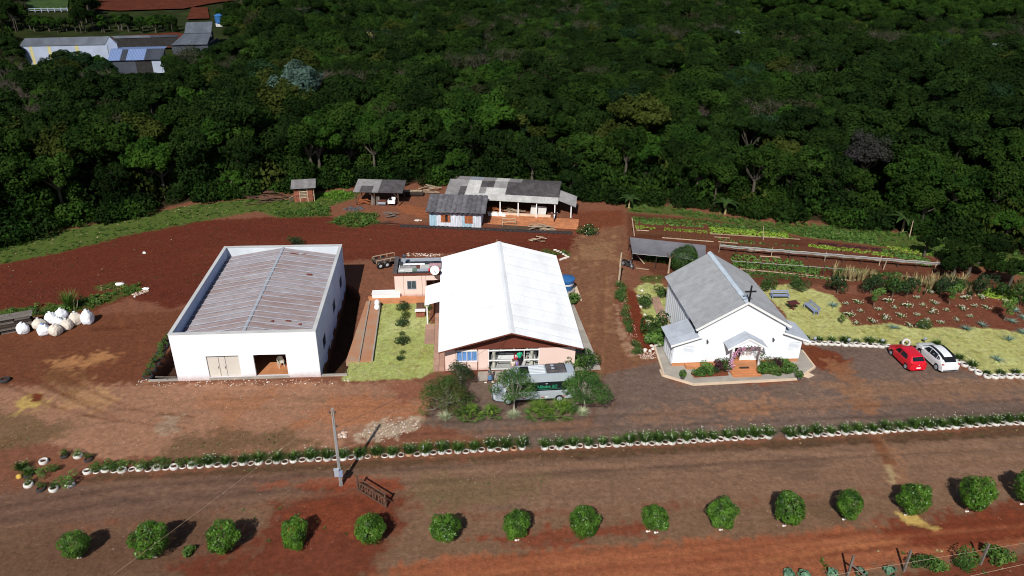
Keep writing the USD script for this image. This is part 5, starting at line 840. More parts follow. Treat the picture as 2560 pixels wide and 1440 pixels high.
# van
va, vb = G(1264, 1012), G(1406, 1004); vy = math.atan2(*(vb - va)[[1, 0]]) + math.pi; vm_ = (va + vb) / 2 + rotz(vy) @ np.array([0, -.92, 0])
van = thing('passenger_van', 'silver passenger van with a black window band and green lettering', 'van', vm_, vy); VL = 3.45
van_st = [(-3.5, .5, .78, 1.2, .9, 2.45, .74), (-3.44, .36, .9, 1.2, .98, 2.68, .8), (-3.2, .3, .98, 1.2, 1.0, 2.74, .82), (0, .3, .98, 1.2, 1.0, 2.76, .83), (1.5, .3, .98, 1.2, 1.0, 2.74, .82), (1.85, .3, .98, 1.2, 1.0, 2.6, .8), (2.2, .3, .98, 1.2, .99, 2.15, .78), (2.62, .3, .97, 1.2, .97, 1.5, .78), (2.75, .32, .96, 1.12, .95, 1.3, .8), (3.2, .36, .92, .95, .86, 1.08, .7), (3.42, .42, .8, .8, .74, .92, .6), (3.5, .5, .66, .68, .6, .78, .5)]
part(van, 'body', cut_wheels(loft_body(van_st), (-2.15, 2.2), .36, .98), 'van_silver', 28); wheels(van, (-2.15, 2.2), .36, .98)
for s_ in (-1, 1):
    q = [(-3.3, s_ * 1.012, 1.3), (1.75, s_ * 1.012, 1.3), (1.75, s_ * .935, 2.12), (-3.3, s_ * .935, 2.12)]; part(van, 'window_band', M().slab(q if s_ < 0 else q[::-1], .012), 'dark_glass'); q = [(1.82, s_ * 1.008, 1.32), (2.5, s_ * .985, 1.3), (2.15, s_ * .9, 1.95), (1.82, s_ * .935, 2.08)]; part(van, 'cab_window', M().slab(q if s_ < 0 else q[::-1], .012), 'dark_glass')
    part(van, 'wing_mirror', M().obox((2.35, s_ * 1.12, 1.5), (.1, .2, .32)), 'black_plastic'); part(van, 'sill_trim', M().box(-1.7, 1.75, s_ * 1.0 - .015, s_ * 1.0 + .015, .34, .46), 'black_plastic'); part(van, 'tail_light', M().obox((-3.48, s_ * .84, 1.1), (.08, .1, .5)), 'tail_red'); part(van, 'headlight', M().obox((3.3, s_ * .66, .84), (.22, .32, .2)), 'car_white')
    for x in (-3.0, -1.2, .4): part(van, 'reflector_strip', M().box(x, x + .34, s_ * 1.004 - .012, s_ * 1.004 + .012, .60, .67), 'white_paint'); part(van, 'reflector_strip', M().box(x + .342, x + .64, s_ * 1.004 - .012, s_ * 1.004 + .012, .60, .67), 'tail_red')
    for txt, x0, z0, hh in (('Mitubs SC', -.2, 1.55, .26), ('VIP', -.9, 1.92, .09)):
        tx = meshkit.text_mesh(txt, hh, .006, True); tv = np.array(tx.vertices); tv[:, 0] += .12 * tv[:, 1]; wid = tv[:, 0].max()
        yy = np.interp(z0 + tv[:, 1], [1.3, 2.12], [1.015, .938]) + tv[:, 2]; xx = (x0 - tv[:, 0]) if s_ > 0 else (x0 - wid + tv[:, 0]); part(van, 'lettering', M().add(np.stack([xx, s_ * yy, z0 + tv[:, 1]], 1), tx.faces), 'green_print' if hh > .1 else 'grey_plaster')
    a_ = np.linspace(0, 1, 8); sw = M().tube(np.c_[-.3 - 2.0 * a_, s_ * np.full(8, 1.02), 1.42 + .08 * a_ ** 2], .012, 4); part(van, 'green_swoosh', sw, 'green_print'); part(van, 'green_emblem', M().tube([(.35, s_ * 1.02, 1.42), (.15, s_ * 1.012, 1.5), (.2, s_ * .985, 1.75), (.4, s_ * .965, 1.92)], .02, 4).tube([(.1, s_ * 1.01, 1.5), (.0, s_ * .99, 1.7)], .03, 4), 'green_print')
part(van, 'windscreen', M().slab([(2.6, -.78, 1.56), (2.6, .78, 1.56), (1.9, .72, 2.56), (1.9, -.72, 2.56)], .012), 'window_glass'); part(van, 'bonnet_grille', M().box(3.47, 3.52, -.4, .4, .55, .72), 'black_plastic'); part(van, 'bumper', M().box(3.38, 3.56, -.72, .72, .38, .54), 'dark_metal'); part(van, 'number_plate', M().box(3.561, 3.575, -.2, .2, .42, .53), 'white_paint')
ac = part(van, 'roof_unit', M().add(*(lambda b: (b.vertices, b.faces))(trimesh.convex.convex_hull(np.array([(x, y, z) for x in (-2.75, -1.05) for y in (-.62, .62) for z in (2.77, 2.86)] + [(x, y, 3.0) for x in (-2.6, -1.2) for y in (-.5, .5)])))), 'dark_cement')
for y in (-.22, .22): part(ac, 'fan', M().lathe([(0, .02), (.12, .02), (.16, 0)], 12, (-1.6, y * 1.0, 3.01)), 'zinc')
part(van, 'roof_hatch', M().box(.45, 1.15, -.42, .42, 2.78, 2.86), 'black_plastic')
for k in range(6): part(van, 'roof_rib', M().box(-.95, .4, -.6 + .22 * k, -.54 + .22 * k, 2.775, 2.81), 'car_white')

# ---------------------------------------------------------------- people
look('skin', (.42, .25, .18), rough=.6, var=.05); look('dark_hair', (.02, .013, .01), rough=.6, var=.3); look('brown_hair', (.12, .06, .035), rough=.6, var=.3); look('green_shirt', (.02, .38, .20), rough=.9, var=.1); look('dark_cloth', (.02, .02, .03), rough=.9, var=.2); look('grey_shirt', (.10, .11, .11), rough=.9, var=.15); look('denim_blue', (.10, .20, .38), rough=.9, var=.15); look('cream_shirt', (.72, .64, .52), rough=.9, var=.1); look('lilac_shirt', (.30, .22, .5), rough=.9, var=.1); look('pink_cloth', (.6, .3, .35), rough=.9, var=.1)
def hullb(chain):
    out = None
    for (a, ra), (b, rb) in chain:
        sa = manifold3d.Manifold.sphere(ra, 12).translate(list(map(float, a))); sb = manifold3d.Manifold.sphere(rb, 12).translate(list(map(float, b))); h = manifold3d.Manifold.batch_hull([sa, sb]); out = h if out is None else out + h
    return out
def smoothm(mf, ln=.05, it=4):
    m = mf.refine_to_length(ln).to_mesh(); t = trimesh.Trimesh(m.vert_properties[:, :3], m.tri_verts, process=True); trimesh.smoothing.filter_taubin(t, iterations=it); return t
def person(label, pos, yaw, J, top, bottom, hair, skirt=False, top_len=.0, group=None, scale=1.):
    t = thing('person', label, 'person', pos, yaw, group, scale=scale); j = {k: np.array(v, float) for k, v in J.items()}
    hips, chest, neck, head = j['hips'], j['chest'], j['neck'], j['head']; lat = np.array([0, 1, 0.])
    ch = [((hips, .13), (chest, .145)), ((chest + lat * .13, .075), (chest - lat * .13, .075)), ((hips + lat * .07, .11), (hips - lat * .07, .11)), ((chest, .12), (neck, .055)), ((neck, .052), (head, .06)), ((head + [0, 0, .02], .1), (head + [.03, 0, -.05], .075))]
    ch.append(((head + [.095, 0, -.015], .018), (head + [.085, 0, .02], .012)))
    for s_ in 'LR':
        y = lat if s_ == 'L' else -lat; sh = chest + y * .18 + [0, 0, .06]; ch += [((sh, .06), (j['elb' + s_], .042)), ((j['elb' + s_], .04), (j['wri' + s_], .028)), ((hips + y * .08, .09), (j['kne' + s_], .058)), ((j['kne' + s_], .055), (j['ank' + s_], .038)), ((j['ank' + s_] - [0, 0, .02], .038), (j['ank' + s_] + [.15, 0, -.045], .032)), ((head + y * .1, .02), (head + y * .1 - [0, 0, .03], .015))]
        w = j['wri' + s_]; d = unit(w - j['elb' + s_]); side = unit(np.cross(d, [.3, .2, 1])); up = np.cross(side, d); ch.append(((w, .028), (w + d * .07, .034)))
        for q, ln in zip((-.026, -.009, .009, .026), (.075, .085, .08, .062)): b = w + d * .09 + side * q; e = b + d * ln * .55 + up * .008; ch += [((b, .0095), (e, .009)), ((e, .009), (e + d * ln * .4 + up * .025, .008))]
        ch.append(((w + d * .03 + side * .03, .011), (w + d * .075 + side * .06, .009)))
    part(t, 'body', smoothm(hullb(ch), .03, 3), 'skin', True)
    part(t, 'top', smoothm(hullb([((hips + [0, 0, .02 - top_len], .15), (chest, .165)), ((chest + lat * .14, .09), (chest - lat * .14, .09)), ((chest, .13), (neck - [0, 0, .05], .07))] + [((chest + (lat if s_ == 'L' else -lat) * .18 + [0, 0, .06], .075), (chest * .0 + j['elb' + s_] * .8 + .2 * chest, .06)) for s_ in 'LR']), .05, 3), top, True)
    if skirt: part(t, 'skirt', M().lathe([(.15, .05), (.2, -.1), (.25, -.42), (.235, -.42), (.14, .0)], 16, hips), bottom, True)
    else: part(t, 'trousers', smoothm(hullb([((hips + lat * .07, .125), (hips - lat * .07, .125))] + [((hips + (lat if s_ == 'L' else -lat) * .085, .105), (j['kne' + s_], .075)) for s_ in 'LR'] + [((j['kne' + s_], .073), (j['ank' + s_], .06)) for s_ in 'LR']), .05, 3), bottom, True)
    part(t, 'hair', smoothm(hullb([((head + [-.02, 0, .055], .105), (head + [-.05, 0, 0.0], .095))] + ([((head + [-.06, 0, 0], .08), (head + [-.1, 0, -.2], .05))] if skirt or hair == 'brown_hair' else [])), .04, 3), hair, True)
    for y in (-1, 1): part(t, 'eye', M().sphere(head + [.093, y * .035, .005], (.012, .016, .01), 1), 'dark_hair')
    part(t, 'mouth', M().obox(head + [.098, 0, -.06], (.012, .045, .01)), 'pink_cloth')
    for s_ in 'LR': part(t, 'shoe', M().sphere(j['ank' + s_] + [.06, 0, -.045], (.14, .055, .05), 1), 'white_paint' if skirt else 'dark_cloth', True)
    return t
walk = dict(hips=(0, 0, .86), chest=(.02, 0, 1.22), neck=(.03, 0, 1.4), head=(.06, 0, 1.54), elbL=(.05, .26, 1.05), wriL=(.2, .16, .98), elbR=(.0, -.26, 1.04), wriR=(.2, -.14, .95), kneL=(.22, .09, .48), ankL=(.32, .09, .09), kneR=(-.06, -.09, .47), ankR=(-.3, -.09, .1))
stand = dict(hips=(0, 0, .93), chest=(.0, 0, 1.3), neck=(.01, 0, 1.5), head=(.03, 0, 1.65), elbL=(-.02, .28, 1.08), wriL=(.12, .25, .86), elbR=(.0, -.28, 1.08), wriR=(.14, -.24, .86), kneL=(.02, .1, .5), ankL=(0, .11, .09), kneR=(.02, -.1, .5), ankR=(0, -.11, .09))
sit = dict(hips=(0, 0, .52), chest=(.05, 0, .86), neck=(.07, 0, 1.04), head=(.1, 0, 1.18), elbL=(.1, .26, .68), wriL=(.32, .16, .64), elbR=(.1, -.26, .68), wriR=(.32, -.16, .64), kneL=(.42, .1, .5), ankL=(.44, .1, .09), kneR=(.42, -.1, .5), ankR=(.44, -.1, .09))
person('person striding across the yard in a dark top and short blue skirt', G(1225, 957), 3.0, walk, 'grey_shirt', 'denim_blue', 'dark_hair', True)
person('person in a green shirt and dark trousers standing in the hall doorway', FR(HALL, HYAW, 7.3, FO + .55, .08), math.pi / 2 + .3, stand, 'green_shirt', 'dark_cloth', 'dark_hair')
person('person with brown hair and cream top standing by the hall door', FR(HALL, HYAW, 6.62, FO - .5, .08), math.pi / 2 - .2, stand, 'cream_shirt', 'pink_cloth', 'brown_hair', scale=.82)
person('small person in a lilac top beside the red chair at the hall door', FR(HALL, HYAW, 7.0, FO - .25, .08), -math.pi / 2 + .4, stand, 'lilac_shirt', 'denim_blue', 'dark_hair', scale=.68)
# ---------------------------------------------------------------- plants: builders
def leaves(c, n, size, rng, asp=.6, jit=.7, fold=.0):    # leaf quads at c, facing roughly along n
    k = len(c); n = n + jit * rng.normal(size=(k, 3)); n /= np.linalg.norm(n, axis=1, keepdims=True); a = np.cross(n, rng.normal(size=(k, 3))); a /= np.linalg.norm(a, axis=1, keepdims=True); b = np.cross(n, a)
    s = (np.asarray(size) * np.ones(k))[:, None]; v = np.stack([c - a * s, c - b * s * asp, c + a * s, c + b * s * asp], 1).reshape(-1, 3); i = np.arange(k)[:, None] * 4
    return v, np.vstack([i + [0, 1, 2], i + [0, 2, 3]])
def crown_pts(lobes, n, rng, inner=.72, low=-1.):
    L = np.array([(*c, *(r if np.ndim(r) else (r, r, r))) for c, r in lobes], float); ar = (L[:, 3] * L[:, 4] + L[:, 3] * L[:, 5]); P, N = [], []
    while sum(map(len, P)) < n:
        k = rng.choice(len(L), 4000, p=ar / ar.sum()); d = rng.normal(size=(4000, 3)); d /= np.linalg.norm(d, axis=1, keepdims=True); rr = rng.uniform(.8, 1.06, (4000, 1)) * (1 + .10 * np.sin(d * 7 + k[:, None]).sum(1, keepdims=True) / 2)
        p = L[k, :3] + d * L[k, 3:] * rr; ok = (d[:, 2] > low) | (rng.random(4000) < .3)
        for l in L: ok &= (((p - l[:3]) / l[3:]) ** 2).sum(1) > inner ** 2
        P.append(p[ok]); N.append(d[ok])
    return np.vstack(P)[:n], np.vstack(N)[:n]
def limbs(m, base, tips, r0, rng, fork=.45, n=6):
    for t in tips: t = np.asarray(t, float); mid = base + (t - base) * .5 + rng.normal(size=3) * .06 * np.linalg.norm(t - base); m.tube([base, mid, t], [r0, r0 * .6, r0 * .25], n, False)
    return m
leaf('citrus_leaf', A(48, 84, 22), A(98, 142, 44), vs=1.6, rnd=.15, rough=.4, spec=.4); leaf('tuft_leaf', A(48, 72, 28, 1.2), A(84, 112, 46, 1.2), vs=2., rnd=.2); leaf('dark_leaf', A(34, 54, 30, 1.1), A(58, 82, 42, 1.1), vs=1., rnd=.2); leaf('palm_leaf', A(66, 100, 32), A(136, 168, 66), vs=3.5, rnd=.1); leaf('pale_leaf', A(176, 186, 146), A(206, 212, 176), vs=3., rnd=.1)
leaf('feather_leaf', A(50, 86, 34), A(84, 124, 52), vs=.9, rnd=.15); leaf('olive_leaf', A(88, 90, 42), A(78, 112, 46), vs=.9, rnd=.1); leaf('lettuce_leaf', A(118, 150, 46), A(156, 184, 72), vs=2., rnd=.15); leaf('veg_leaf', A(70, 106, 44), A(112, 146, 66), vs=2., rnd=.2); leaf('purple_leaf', A(58, 30, 40), A(80, 44, 52), vs=2., rnd=.2); leaf('agave_leaf', A(110, 142, 128), A(150, 176, 158), vs=3., rnd=.12); leaf('straw_leaf', A(166, 150, 104), A(204, 188, 140), vs=2., rnd=.2); leaf('verge_leaf', A(62, 92, 36), A(104, 138, 54), vs=.6, rnd=.2); leaf('bright_leaf', A(84, 130, 34), A(120, 166, 56), vs=1., rnd=.15); leaf('lawn_leaf', A(178, 184, 112), A(214, 216, 156), vs=.8, rnd=.2); leaf('topiary_leaf', A(40, 66, 28, 1.1), A(72, 104, 42, 1.1), vs=2., rnd=.1); leaf('cabbage_leaf', A(96, 140, 110), A(130, 166, 136), vs=3.)
look('white_petal', (.78, .78, .74), rough=.7, var=.05); look('pink_petal', (.5, .16, .36), rough=.7, var=.3, vs=6., col2=(.7, .4, .5)); look('bark', A(112, 98, 84), rough=.95, var=.3, vs=3.); look('pale_bark', A(176, 168, 152), rough=.95, var=.25, vs=1.5); look('tyre_white', (.60, .58, .54), rough=.8, var=.2, vs=5., rnd=.08); look('tyre_dirty', A(190, 150, 122), rough=.85, var=.3, vs=4., rnd=.1); look('tyre_black', (.035, .033, .034), rough=.9, var=.3, vs=5.)
def blades(m, n, L, w, rng, spread=1., curl=.5, base=.08, up=.9):   # arching strips growing from a clump
    for k in range(n):
        a = rng.uniform(0, 2 * np.pi); d = np.array([math.cos(a), math.sin(a), 0]); lean = spread * rng.uniform(.15, 1.) ; l = L * rng.uniform(.65, 1.1); s = np.array([-d[1], d[0], 0]) * w; p0 = d * base * rng.uniform(0, 1)
        t = np.array([0, .35, .7, 1.]); x = lean * l * t * (.4 + .6 * t); z = l * up * (t - curl * lean * t * t); c = p0 + d * x[:, None] + np.array([0, 0, 1]) * z[:, None]; ww = np.array([1, .95, .6, .08])[:, None]
        v = np.r_[c - s * ww, c + s * ww]; m.add(v, [[i, i + 1, 5 + i, 4 + i] for i in range(3)])
    return m
def plant_of(fn):
    return fn
def mk(name, cat, parts_fn):                             # a maker for Kit: parts_fn(t) adds the parts
    def f(label, group): t = thing(name, label, cat, group=group); parts_fn(t); return t
    return f
# ------------------------------------------------ citrus row along the road
def citrus(seed):
    def fn(t):
        r = np.random.default_rng(seed); lob = [((0, 0, 1.42), (1.0, 1.0, 1.08))]
        for _ in range(19): d = unit(r.normal(size=3)) * r.uniform(.62, .95); lob.append(((d[0], d[1], 1.45 + d[2]), r.uniform(.26, .5)))
        p, n = crown_pts(lob, 6000, r, .62); part(t, 'crown', leaves(p, n + [0, 0, .3], r.uniform(.045, .085, len(p)), r, .55, .6), 'citrus_leaf'); part(t, 'trunk', limbs(M().tube([(0, 0, -.05), (.03, 0, .5), (0, 0, .9)], [.09, .07, .06], 7), np.array([0, 0, .7]), [l[0] for l in lob[1:7]], .05, r), 'bark')
    return fn
CK = Kit([mk('citrus_tree', 'citrus tree', citrus(40 + k)) for k in range(5)])
CIT = [(200, 1398, 1.0), (388, 1397, 1.28), (563, 1386, 1.08), (740, 1378, 1.0), (928, 1364, 1.12), (1115, 1360, 1.0), (1290, 1352, .98), (1458, 1352, 1.1), (1633, 1330, .96), (1800, 1325, 1.1), (1966, 1318, 1.14), (2115, 1302, 1.0), (2276, 1290, 1.22), (2425, 1280, 1.28), (2562, 1262, 1.15)]
ORD = ['first', 'second', 'third', 'fourth', 'fifth', 'sixth', 'seventh', 'eighth', 'ninth', 'tenth', 'eleventh', 'twelfth', 'thirteenth', 'fourteenth', 'last']
for k, (x, y, s) in enumerate(CIT): CK.put((k * 3 + k // 5) % 5, G(x, y - 8), k * 1.7, s * .80 * np.array([1, .94 + .12 * (k % 3), 1.0 + .06 * (k % 4)]), '%s round citrus tree from the left in the roadside row' % ORD[k], 'citrus trees along the dirt road')
for k, (x, y) in enumerate([(196, 1396), (384, 1394), (745, 1377), (1290, 1352), (1618, 1330), (1638, 1333), (1800, 1326), (1958, 1316), (2108, 1300), (2262, 1288), (2415, 1280), (2552, 1262)]): solo('white_stone', M().sphere((0, 0, .06), (.1, .08, .07), 1, .3, k).sphere((.16, .04, .04), (.06, .06, .05), 1, .3, k + 20), 'white_stone', 'small white stones at the foot of a roadside citrus tree', 'stone', group='white stones under the citrus trees', pos=G(x, y))
# ------------------------------------------------ tyres and their plants
def tyre_mesh(R=.31, h=.2, seed=0, ri=.6):
    prof = [(R * (ri + .02), .02), (R * ri, h * .9), (R * (ri + .06), h), (R * .5 * (ri + 1.08), h * 1.04), (R, h * .8), (R * 1.02, h * .4), (R, .0), (R * .9, -.06)]; v, f = M().lathe(prof, 22).arr(); r = np.random.default_rng(seed); a = np.arctan2(v[:, 1], v[:, 0]); v = v * (1 + .025 * np.sin(2 * a + r.uniform(0, 6))[:, None] * [1, 1, 0]); v[:, 2] += .02 * np.sin(a + r.uniform(0, 6)); return v, f
def tyre_fn(R, h, mat, seed, filled=True, ri=.6):
    def fn(t):
        part(t, 'ring', tyre_mesh(R, h, seed, ri), mat, 50)
        if filled: part(t, 'soil', M().lathe([(0, h * .62), (R * .4, h * .66), (R * (ri + .01), h * .5)], 14), 'soil', True)
    return fn
TK = Kit([mk('tyre_planter', 'tyre', tyre_fn(.32, .21, 'tyre_white', 1)), mk('tyre_planter', 'tyre', tyre_fn(.27, .15, 'tyre_white', 2, True, .76)), mk('tyre_planter', 'tyre', tyre_fn(.30, .2, 'tyre_dirty', 3)), mk('dark_tyre', 'tyre', tyre_fn(.33, .19, 'tyre_black', 4)), mk('tyre_planter', 'tyre', tyre_fn(.36, .24, 'tyre_white', 5))])
def lily(seed, fl):
    def fn(t):
        r = np.random.default_rng(seed); part(t, 'foliage', blades(M(), 240, .92, .024, r, 1.0, .5, .2, .92), 'tuft_leaf'); st_, hd = M(), M()
        for _ in range(fl): a = r.uniform(0, 6.28); q = np.array([math.cos(a), math.sin(a), 0]) * r.uniform(.1, .6) + [0, 0, r.uniform(.5, .85)]; st_.tube([(q[0] * .2, q[1] * .2, .2), q * [.8, .8, .8], q], .006, 3, False); hd.sphere(q, .032, 0)
        if fl: part(t, 'flower_stems', st_, 'tuft_leaf'); part(t, 'flower_heads', hd, 'white_petal')
    return fn
def bushy(seed, mat, s=1.):
    def fn(t):
        r = np.random.default_rng(seed); lob = [((r.normal(0, .2 * s), r.normal(0, .2 * s), .32 * s + r.uniform(0, .3) * s), .24 * s) for _ in range(6)]; p, n = crown_pts(lob, 420, r, .6); part(t, 'foliage', leaves(p, n, .055 * s ** .5, r, .55), mat); part(t, 'stems', limbs(M(), np.zeros(3), [l[0] for l in lob[:4]], .015, r, n=4), 'bark')
    return fn
LK = Kit([mk('lily_clump', 'plant', lily(60, 9)), mk('lily_clump', 'plant', lily(61, 12)), mk('lily_clump', 'plant', lily(62, 5)), mk('leafy_bush', 'plant', bushy(63, 'veg_leaf')), mk('leafy_bush', 'plant', bushy(64, 'tuft_leaf'))])
rt_ = np.random.default_rng(77)
def trow(a, b, n, where, kind0=0, plants=True, bush_to=0):
    A_, B_ = G(*a, .1), G(*b, .1); d = (B_ - A_) / (n - 1)
    for k in range(n):
        p = A_ + d * k + np.array([rt_.normal(0, .03), rt_.normal(0, .04), 0]); p[2] = 0 if k % 2 == 0 else -.07; big = k % 2 == 0; dirty = 'left' in where and (k * 13) % 17 < 2 and k > 28
        lb = ('mud stained tyre' if dirty else 'white painted tyre with a plant' if big else 'smaller white painted tyre between two plants') + ' in the %s stretch of the roadside row' % where
        TK.put(2 if dirty else 0 if big else 1, p, rt_.uniform(0, 6), rt_.uniform(.9, 1.08), lb, 'roadside tyres, %s stretch, %s' % (where, 'stained' if dirty else 'large' if big else 'small'))
        if k < bush_to:
            if k % 5: LK.put(3 + k % 2, p + [0, .05, .1], rt_.uniform(0, 6), rt_.uniform(.8, 1.1), 'low leafy bush in a white tyre at the left end of the roadside row', 'leafy bushes at the left end of the tyre row')
        elif big: LK.put(int(rt_.integers(0, 3)), p + [0, .05, .1], rt_.uniform(0, 6), rt_.uniform(.74, 1.02) * np.array([1.05, 1.05, 1.12]), 'grassy lily clump with small white flowers in the %s stretch of the tyre row' % where, 'lily clumps, %s stretch' % where)
trow((218, 1178), (1304, 1118), 53, 'left hand', bush_to=14); trow((1362, 1118), (1922, 1090), 33, 'middle'); trow((1972, 1090), (2556, 1054), 35, 'right hand')
def trow2(pts, lb, grp, kinds, plant=True):
    for k, q in enumerate(pts):
        p = G(*q, .1); p[2] = 0; TK.put(kinds[k % len(kinds)], p, k * 1.1, 1.0, lb, grp)
        if plant and k % 2 == 0: LK.put([2, 0, 2][k % 3], p + [.15, .35, .05], k * 1.3, rt_.uniform(.6, .95), 'spiky green plant behind the ' + grp, 'spiky plants behind the ' + grp)
trow2([(2016, 856), (2031, 857), (2046, 857), (2062, 858), (2078, 858), (2094, 859), (2112, 860), (2129, 861), (2142, 861), (2158, 862), (2174, 862), (2188, 863), (2203, 864), (2221, 865)], 'white tyre edging the lawn between church and red car', 'white tyres from the church to the red car', [4, 0])
trow2([(2343, 867), (2385, 898), (2397, 903), (2412, 911), (2430, 921), (2446, 931), (2468, 940), (2487, 941), (2503, 940), (2523, 940), (2541, 939), (2558, 941)], 'white tyre edging the lawn right of the white car', 'white tyres right of the white car', [0, 4])
solo('upright_tyre', tyre_mesh(.42, .22, 9), 'tyre_white', 'white tyre standing upright behind the red car', 'tyre', smooth=50, pos=G(2262, 866) + [0, .05, .42], rot=rotx(math.radians(75)))
trow2([(1005 + 11.35 * k, 564 + .48 * k + (.0 if k < 20 else .0)) for k in range(38)], 'black half buried tyre in the long row before the hut', 'black tyres before the hut', [3], False)
for k, (x, y, kd, pk) in enumerate([(109, 1153, 4, None), (161, 1139, 3, 4), (195, 1139, 4, 3), (221, 1148, 3, 4), (70, 1187, 3, 2), (71, 1211, 4, 4), (102, 1222, 3, 4), (134, 1222, 4, 4), (175, 1211, 4, 3)]):
    p = G(x, y, .1); p[2] = 0; lb = ['empty white tyre at the top of the small planted ring', 'dark tyre at the upper edge of the small planted ring', 'white tyre at the top right of the small planted ring', 'dark tyre nearest the end of the long row', 'dark tyre beside the yellow rock', 'white tyre with a sprawling plant below the yellow rock', 'dark tyre at the bottom of the small planted ring', 'white tyre at the bottom right of the small planted ring', 'white tyre holding the bushiest shrub of the small ring'][k]; TK.put(kd, p, k, .92, lb, 'tyres of the small planted ring')
    if pk is not None: LK.put(pk, p + [0, .1, .08], k * 2., 1.25 if k == 8 else .68, 'shrub in ' + lb.replace('holding the bushiest shrub of', 'at the right of'), 'shrubs of the small planted ring')
solo('yellow_rock', M().sphere((0, 0, .14), (.22, .18, .2), 2, .3, 3), 'lemon_rock', 'yellow rock at the left edge of the small planted ring', 'rock', smooth=True, pos=G(49, 1195)) if look('lemon_rock', A(206, 170, 80), var=.2, vs=4.) else 0
for k, (x, y) in enumerate([(137, 1180), (105, 1193), (56, 1174)]): LK.put([4, 3, 2][k], G(x, y), k, .9, ['low shrub in the middle of the small tyre ring', 'thin shrub near the bottom of the small tyre ring', 'spiky tuft above the yellow rock'][k])
# tyre retaining wall left of the warehouse
for k, (x, y) in enumerate([(418, 847), (412, 858), (408, 868), (402, 880), (396, 893), (388, 907), (379, 921), (369, 938)]):
    for lv in (0, 1): p = G(x, y, .1); p[2] = -.42 + .26 * lv; TK.put(3, p, k + lv, 1.45, 'large dark tyre in the retaining wall left of the warehouse', 'tyres of the retaining wall')
    LK.put(3 + k % 2, G(x, y, .1) + [0, 0, -.02], k * 1.3, .75, 'small weedy plant in a tyre of the retaining wall', 'plants in the retaining wall tyres')
TK.put(3, G(14, 952), 0, 1.3, 'black tyre lying at the left edge of the yard')
# ------------------------------------------------ palms, feathery trees, pale grasses before the hall
def fan_palm(seed, nf, s):
    def fn(t):
        r = np.random.default_rng(seed)
        for k in range(nf):
            a = k * 2.4 + r.normal(0, .2); el = 1.45 - 1.35 * (k / nf) + r.normal(0, .08); d = np.array([math.cos(a) * math.cos(el), math.sin(a) * math.cos(el), math.sin(el)]); L = s * r.uniform(.8, 1.0); hub = d * L * .75 + [0, 0, .15]; sd_ = unit(np.cross(d, [0, 0, 1])); up = np.cross(sd_, d); m = M()
            m.tube([(0, 0, .1), hub], [.02, .012], 4, False)
            for j in range(13):
                b = (j - 6) / 6 * 1.9; dd = d * math.cos(b) + sd_ * math.sin(b); tip = hub + dd * L * .72 * (1 - .25 * abs(b) / 1.75) - [0, 0, .10 * L * (1 + abs(b) * .5)]; w_ = unit(np.cross(dd, up)) * .021 * s; md = hub + (tip - hub) * .5 + up * .03; m.add([hub, md - w_, tip, md + w_], [[0, 1, 2], [0, 2, 3]])
            part(t, 'frond', m, 'palm_leaf' if k < nf * .6 else 'veg_leaf')
    return fn
PLM = Kit([mk('fan_palm', 'palm', fan_palm(80, 22, 1.2)), mk('fan_palm', 'palm', fan_palm(81, 16, .95))])
for k, (x, y, v_, s) in enumerate([(1174, 1048, 0, 1.), (1228, 1043, 1, 1.), (1350, 1042, 0, 1.1), (1405, 1038, 0, 1.08)]): PLM.put(v_, G(x, y), k * 1.2, s, ['fan palm next to the leftmost pale grass clump', 'smallest fan palm left of the thin young tree', 'fan palm in front of the middle of the van', 'tall fan palm beside the rear wheel of the van'][k], 'fan palms before the van')
PG = Kit([mk('pale_grass_clump', 'plant', lambda t: part(t, 'foliage', blades(M(), 260, .75, .016, np.random.default_rng(85), .95, .6, .25, .95), 'pale_leaf'))])
for k, (x, y) in enumerate([(1113, 1047), (1284, 1043), (1455, 1036)]): PG.put(0, G(x, y), k, 1.0, 'pale variegated grass clump under the %s young tree' % ['left', 'middle', 'right'][k], 'pale grass clumps')
def feather(seed, h, rad, n, mats, ng=46, low=.2):
    def fn(t):
        r = np.random.default_rng(seed); tr_ = M(); tips = []; tr_.tube([(0, 0, -.05), (.05, .03, h * .25), (0, 0, h * .42)], [.09, .07, .055], 7, False); fol = M()
        for k in range(ng):
            a = k * 2.4 + r.normal(0, .3); q = (k + .5) / ng; rr = rad * math.sqrt(q) * r.uniform(.75, 1.1); z = h * (low + .62 * (1 - q ** 1.4) + .22 * r.random()); e = np.array([math.cos(a) * rr, math.sin(a) * rr, z]); b = np.array([0, 0, h * r.uniform(.22, .42)]); mid = (b + e) / 2 + [0, 0, .15]; tr_.tube([b, mid, e], [.03, .018, .006], 4, False)
            ax = unit(e - mid); nl = n // ng; tt = r.uniform(-.5, 1.15, nl)[:, None]; c = mid + (e - mid) * tt + r.normal(size=(nl, 3)) * [.3, .3, .17]; fol.add(*leaves(c, np.tile([0, 0, 1.], (nl, 1)), r.uniform(.05, .1, nl), r, .4, .6))
        part(t, 'crown', fol, mats); part(t, 'trunk', tr_, 'pale_bark')
    return fn
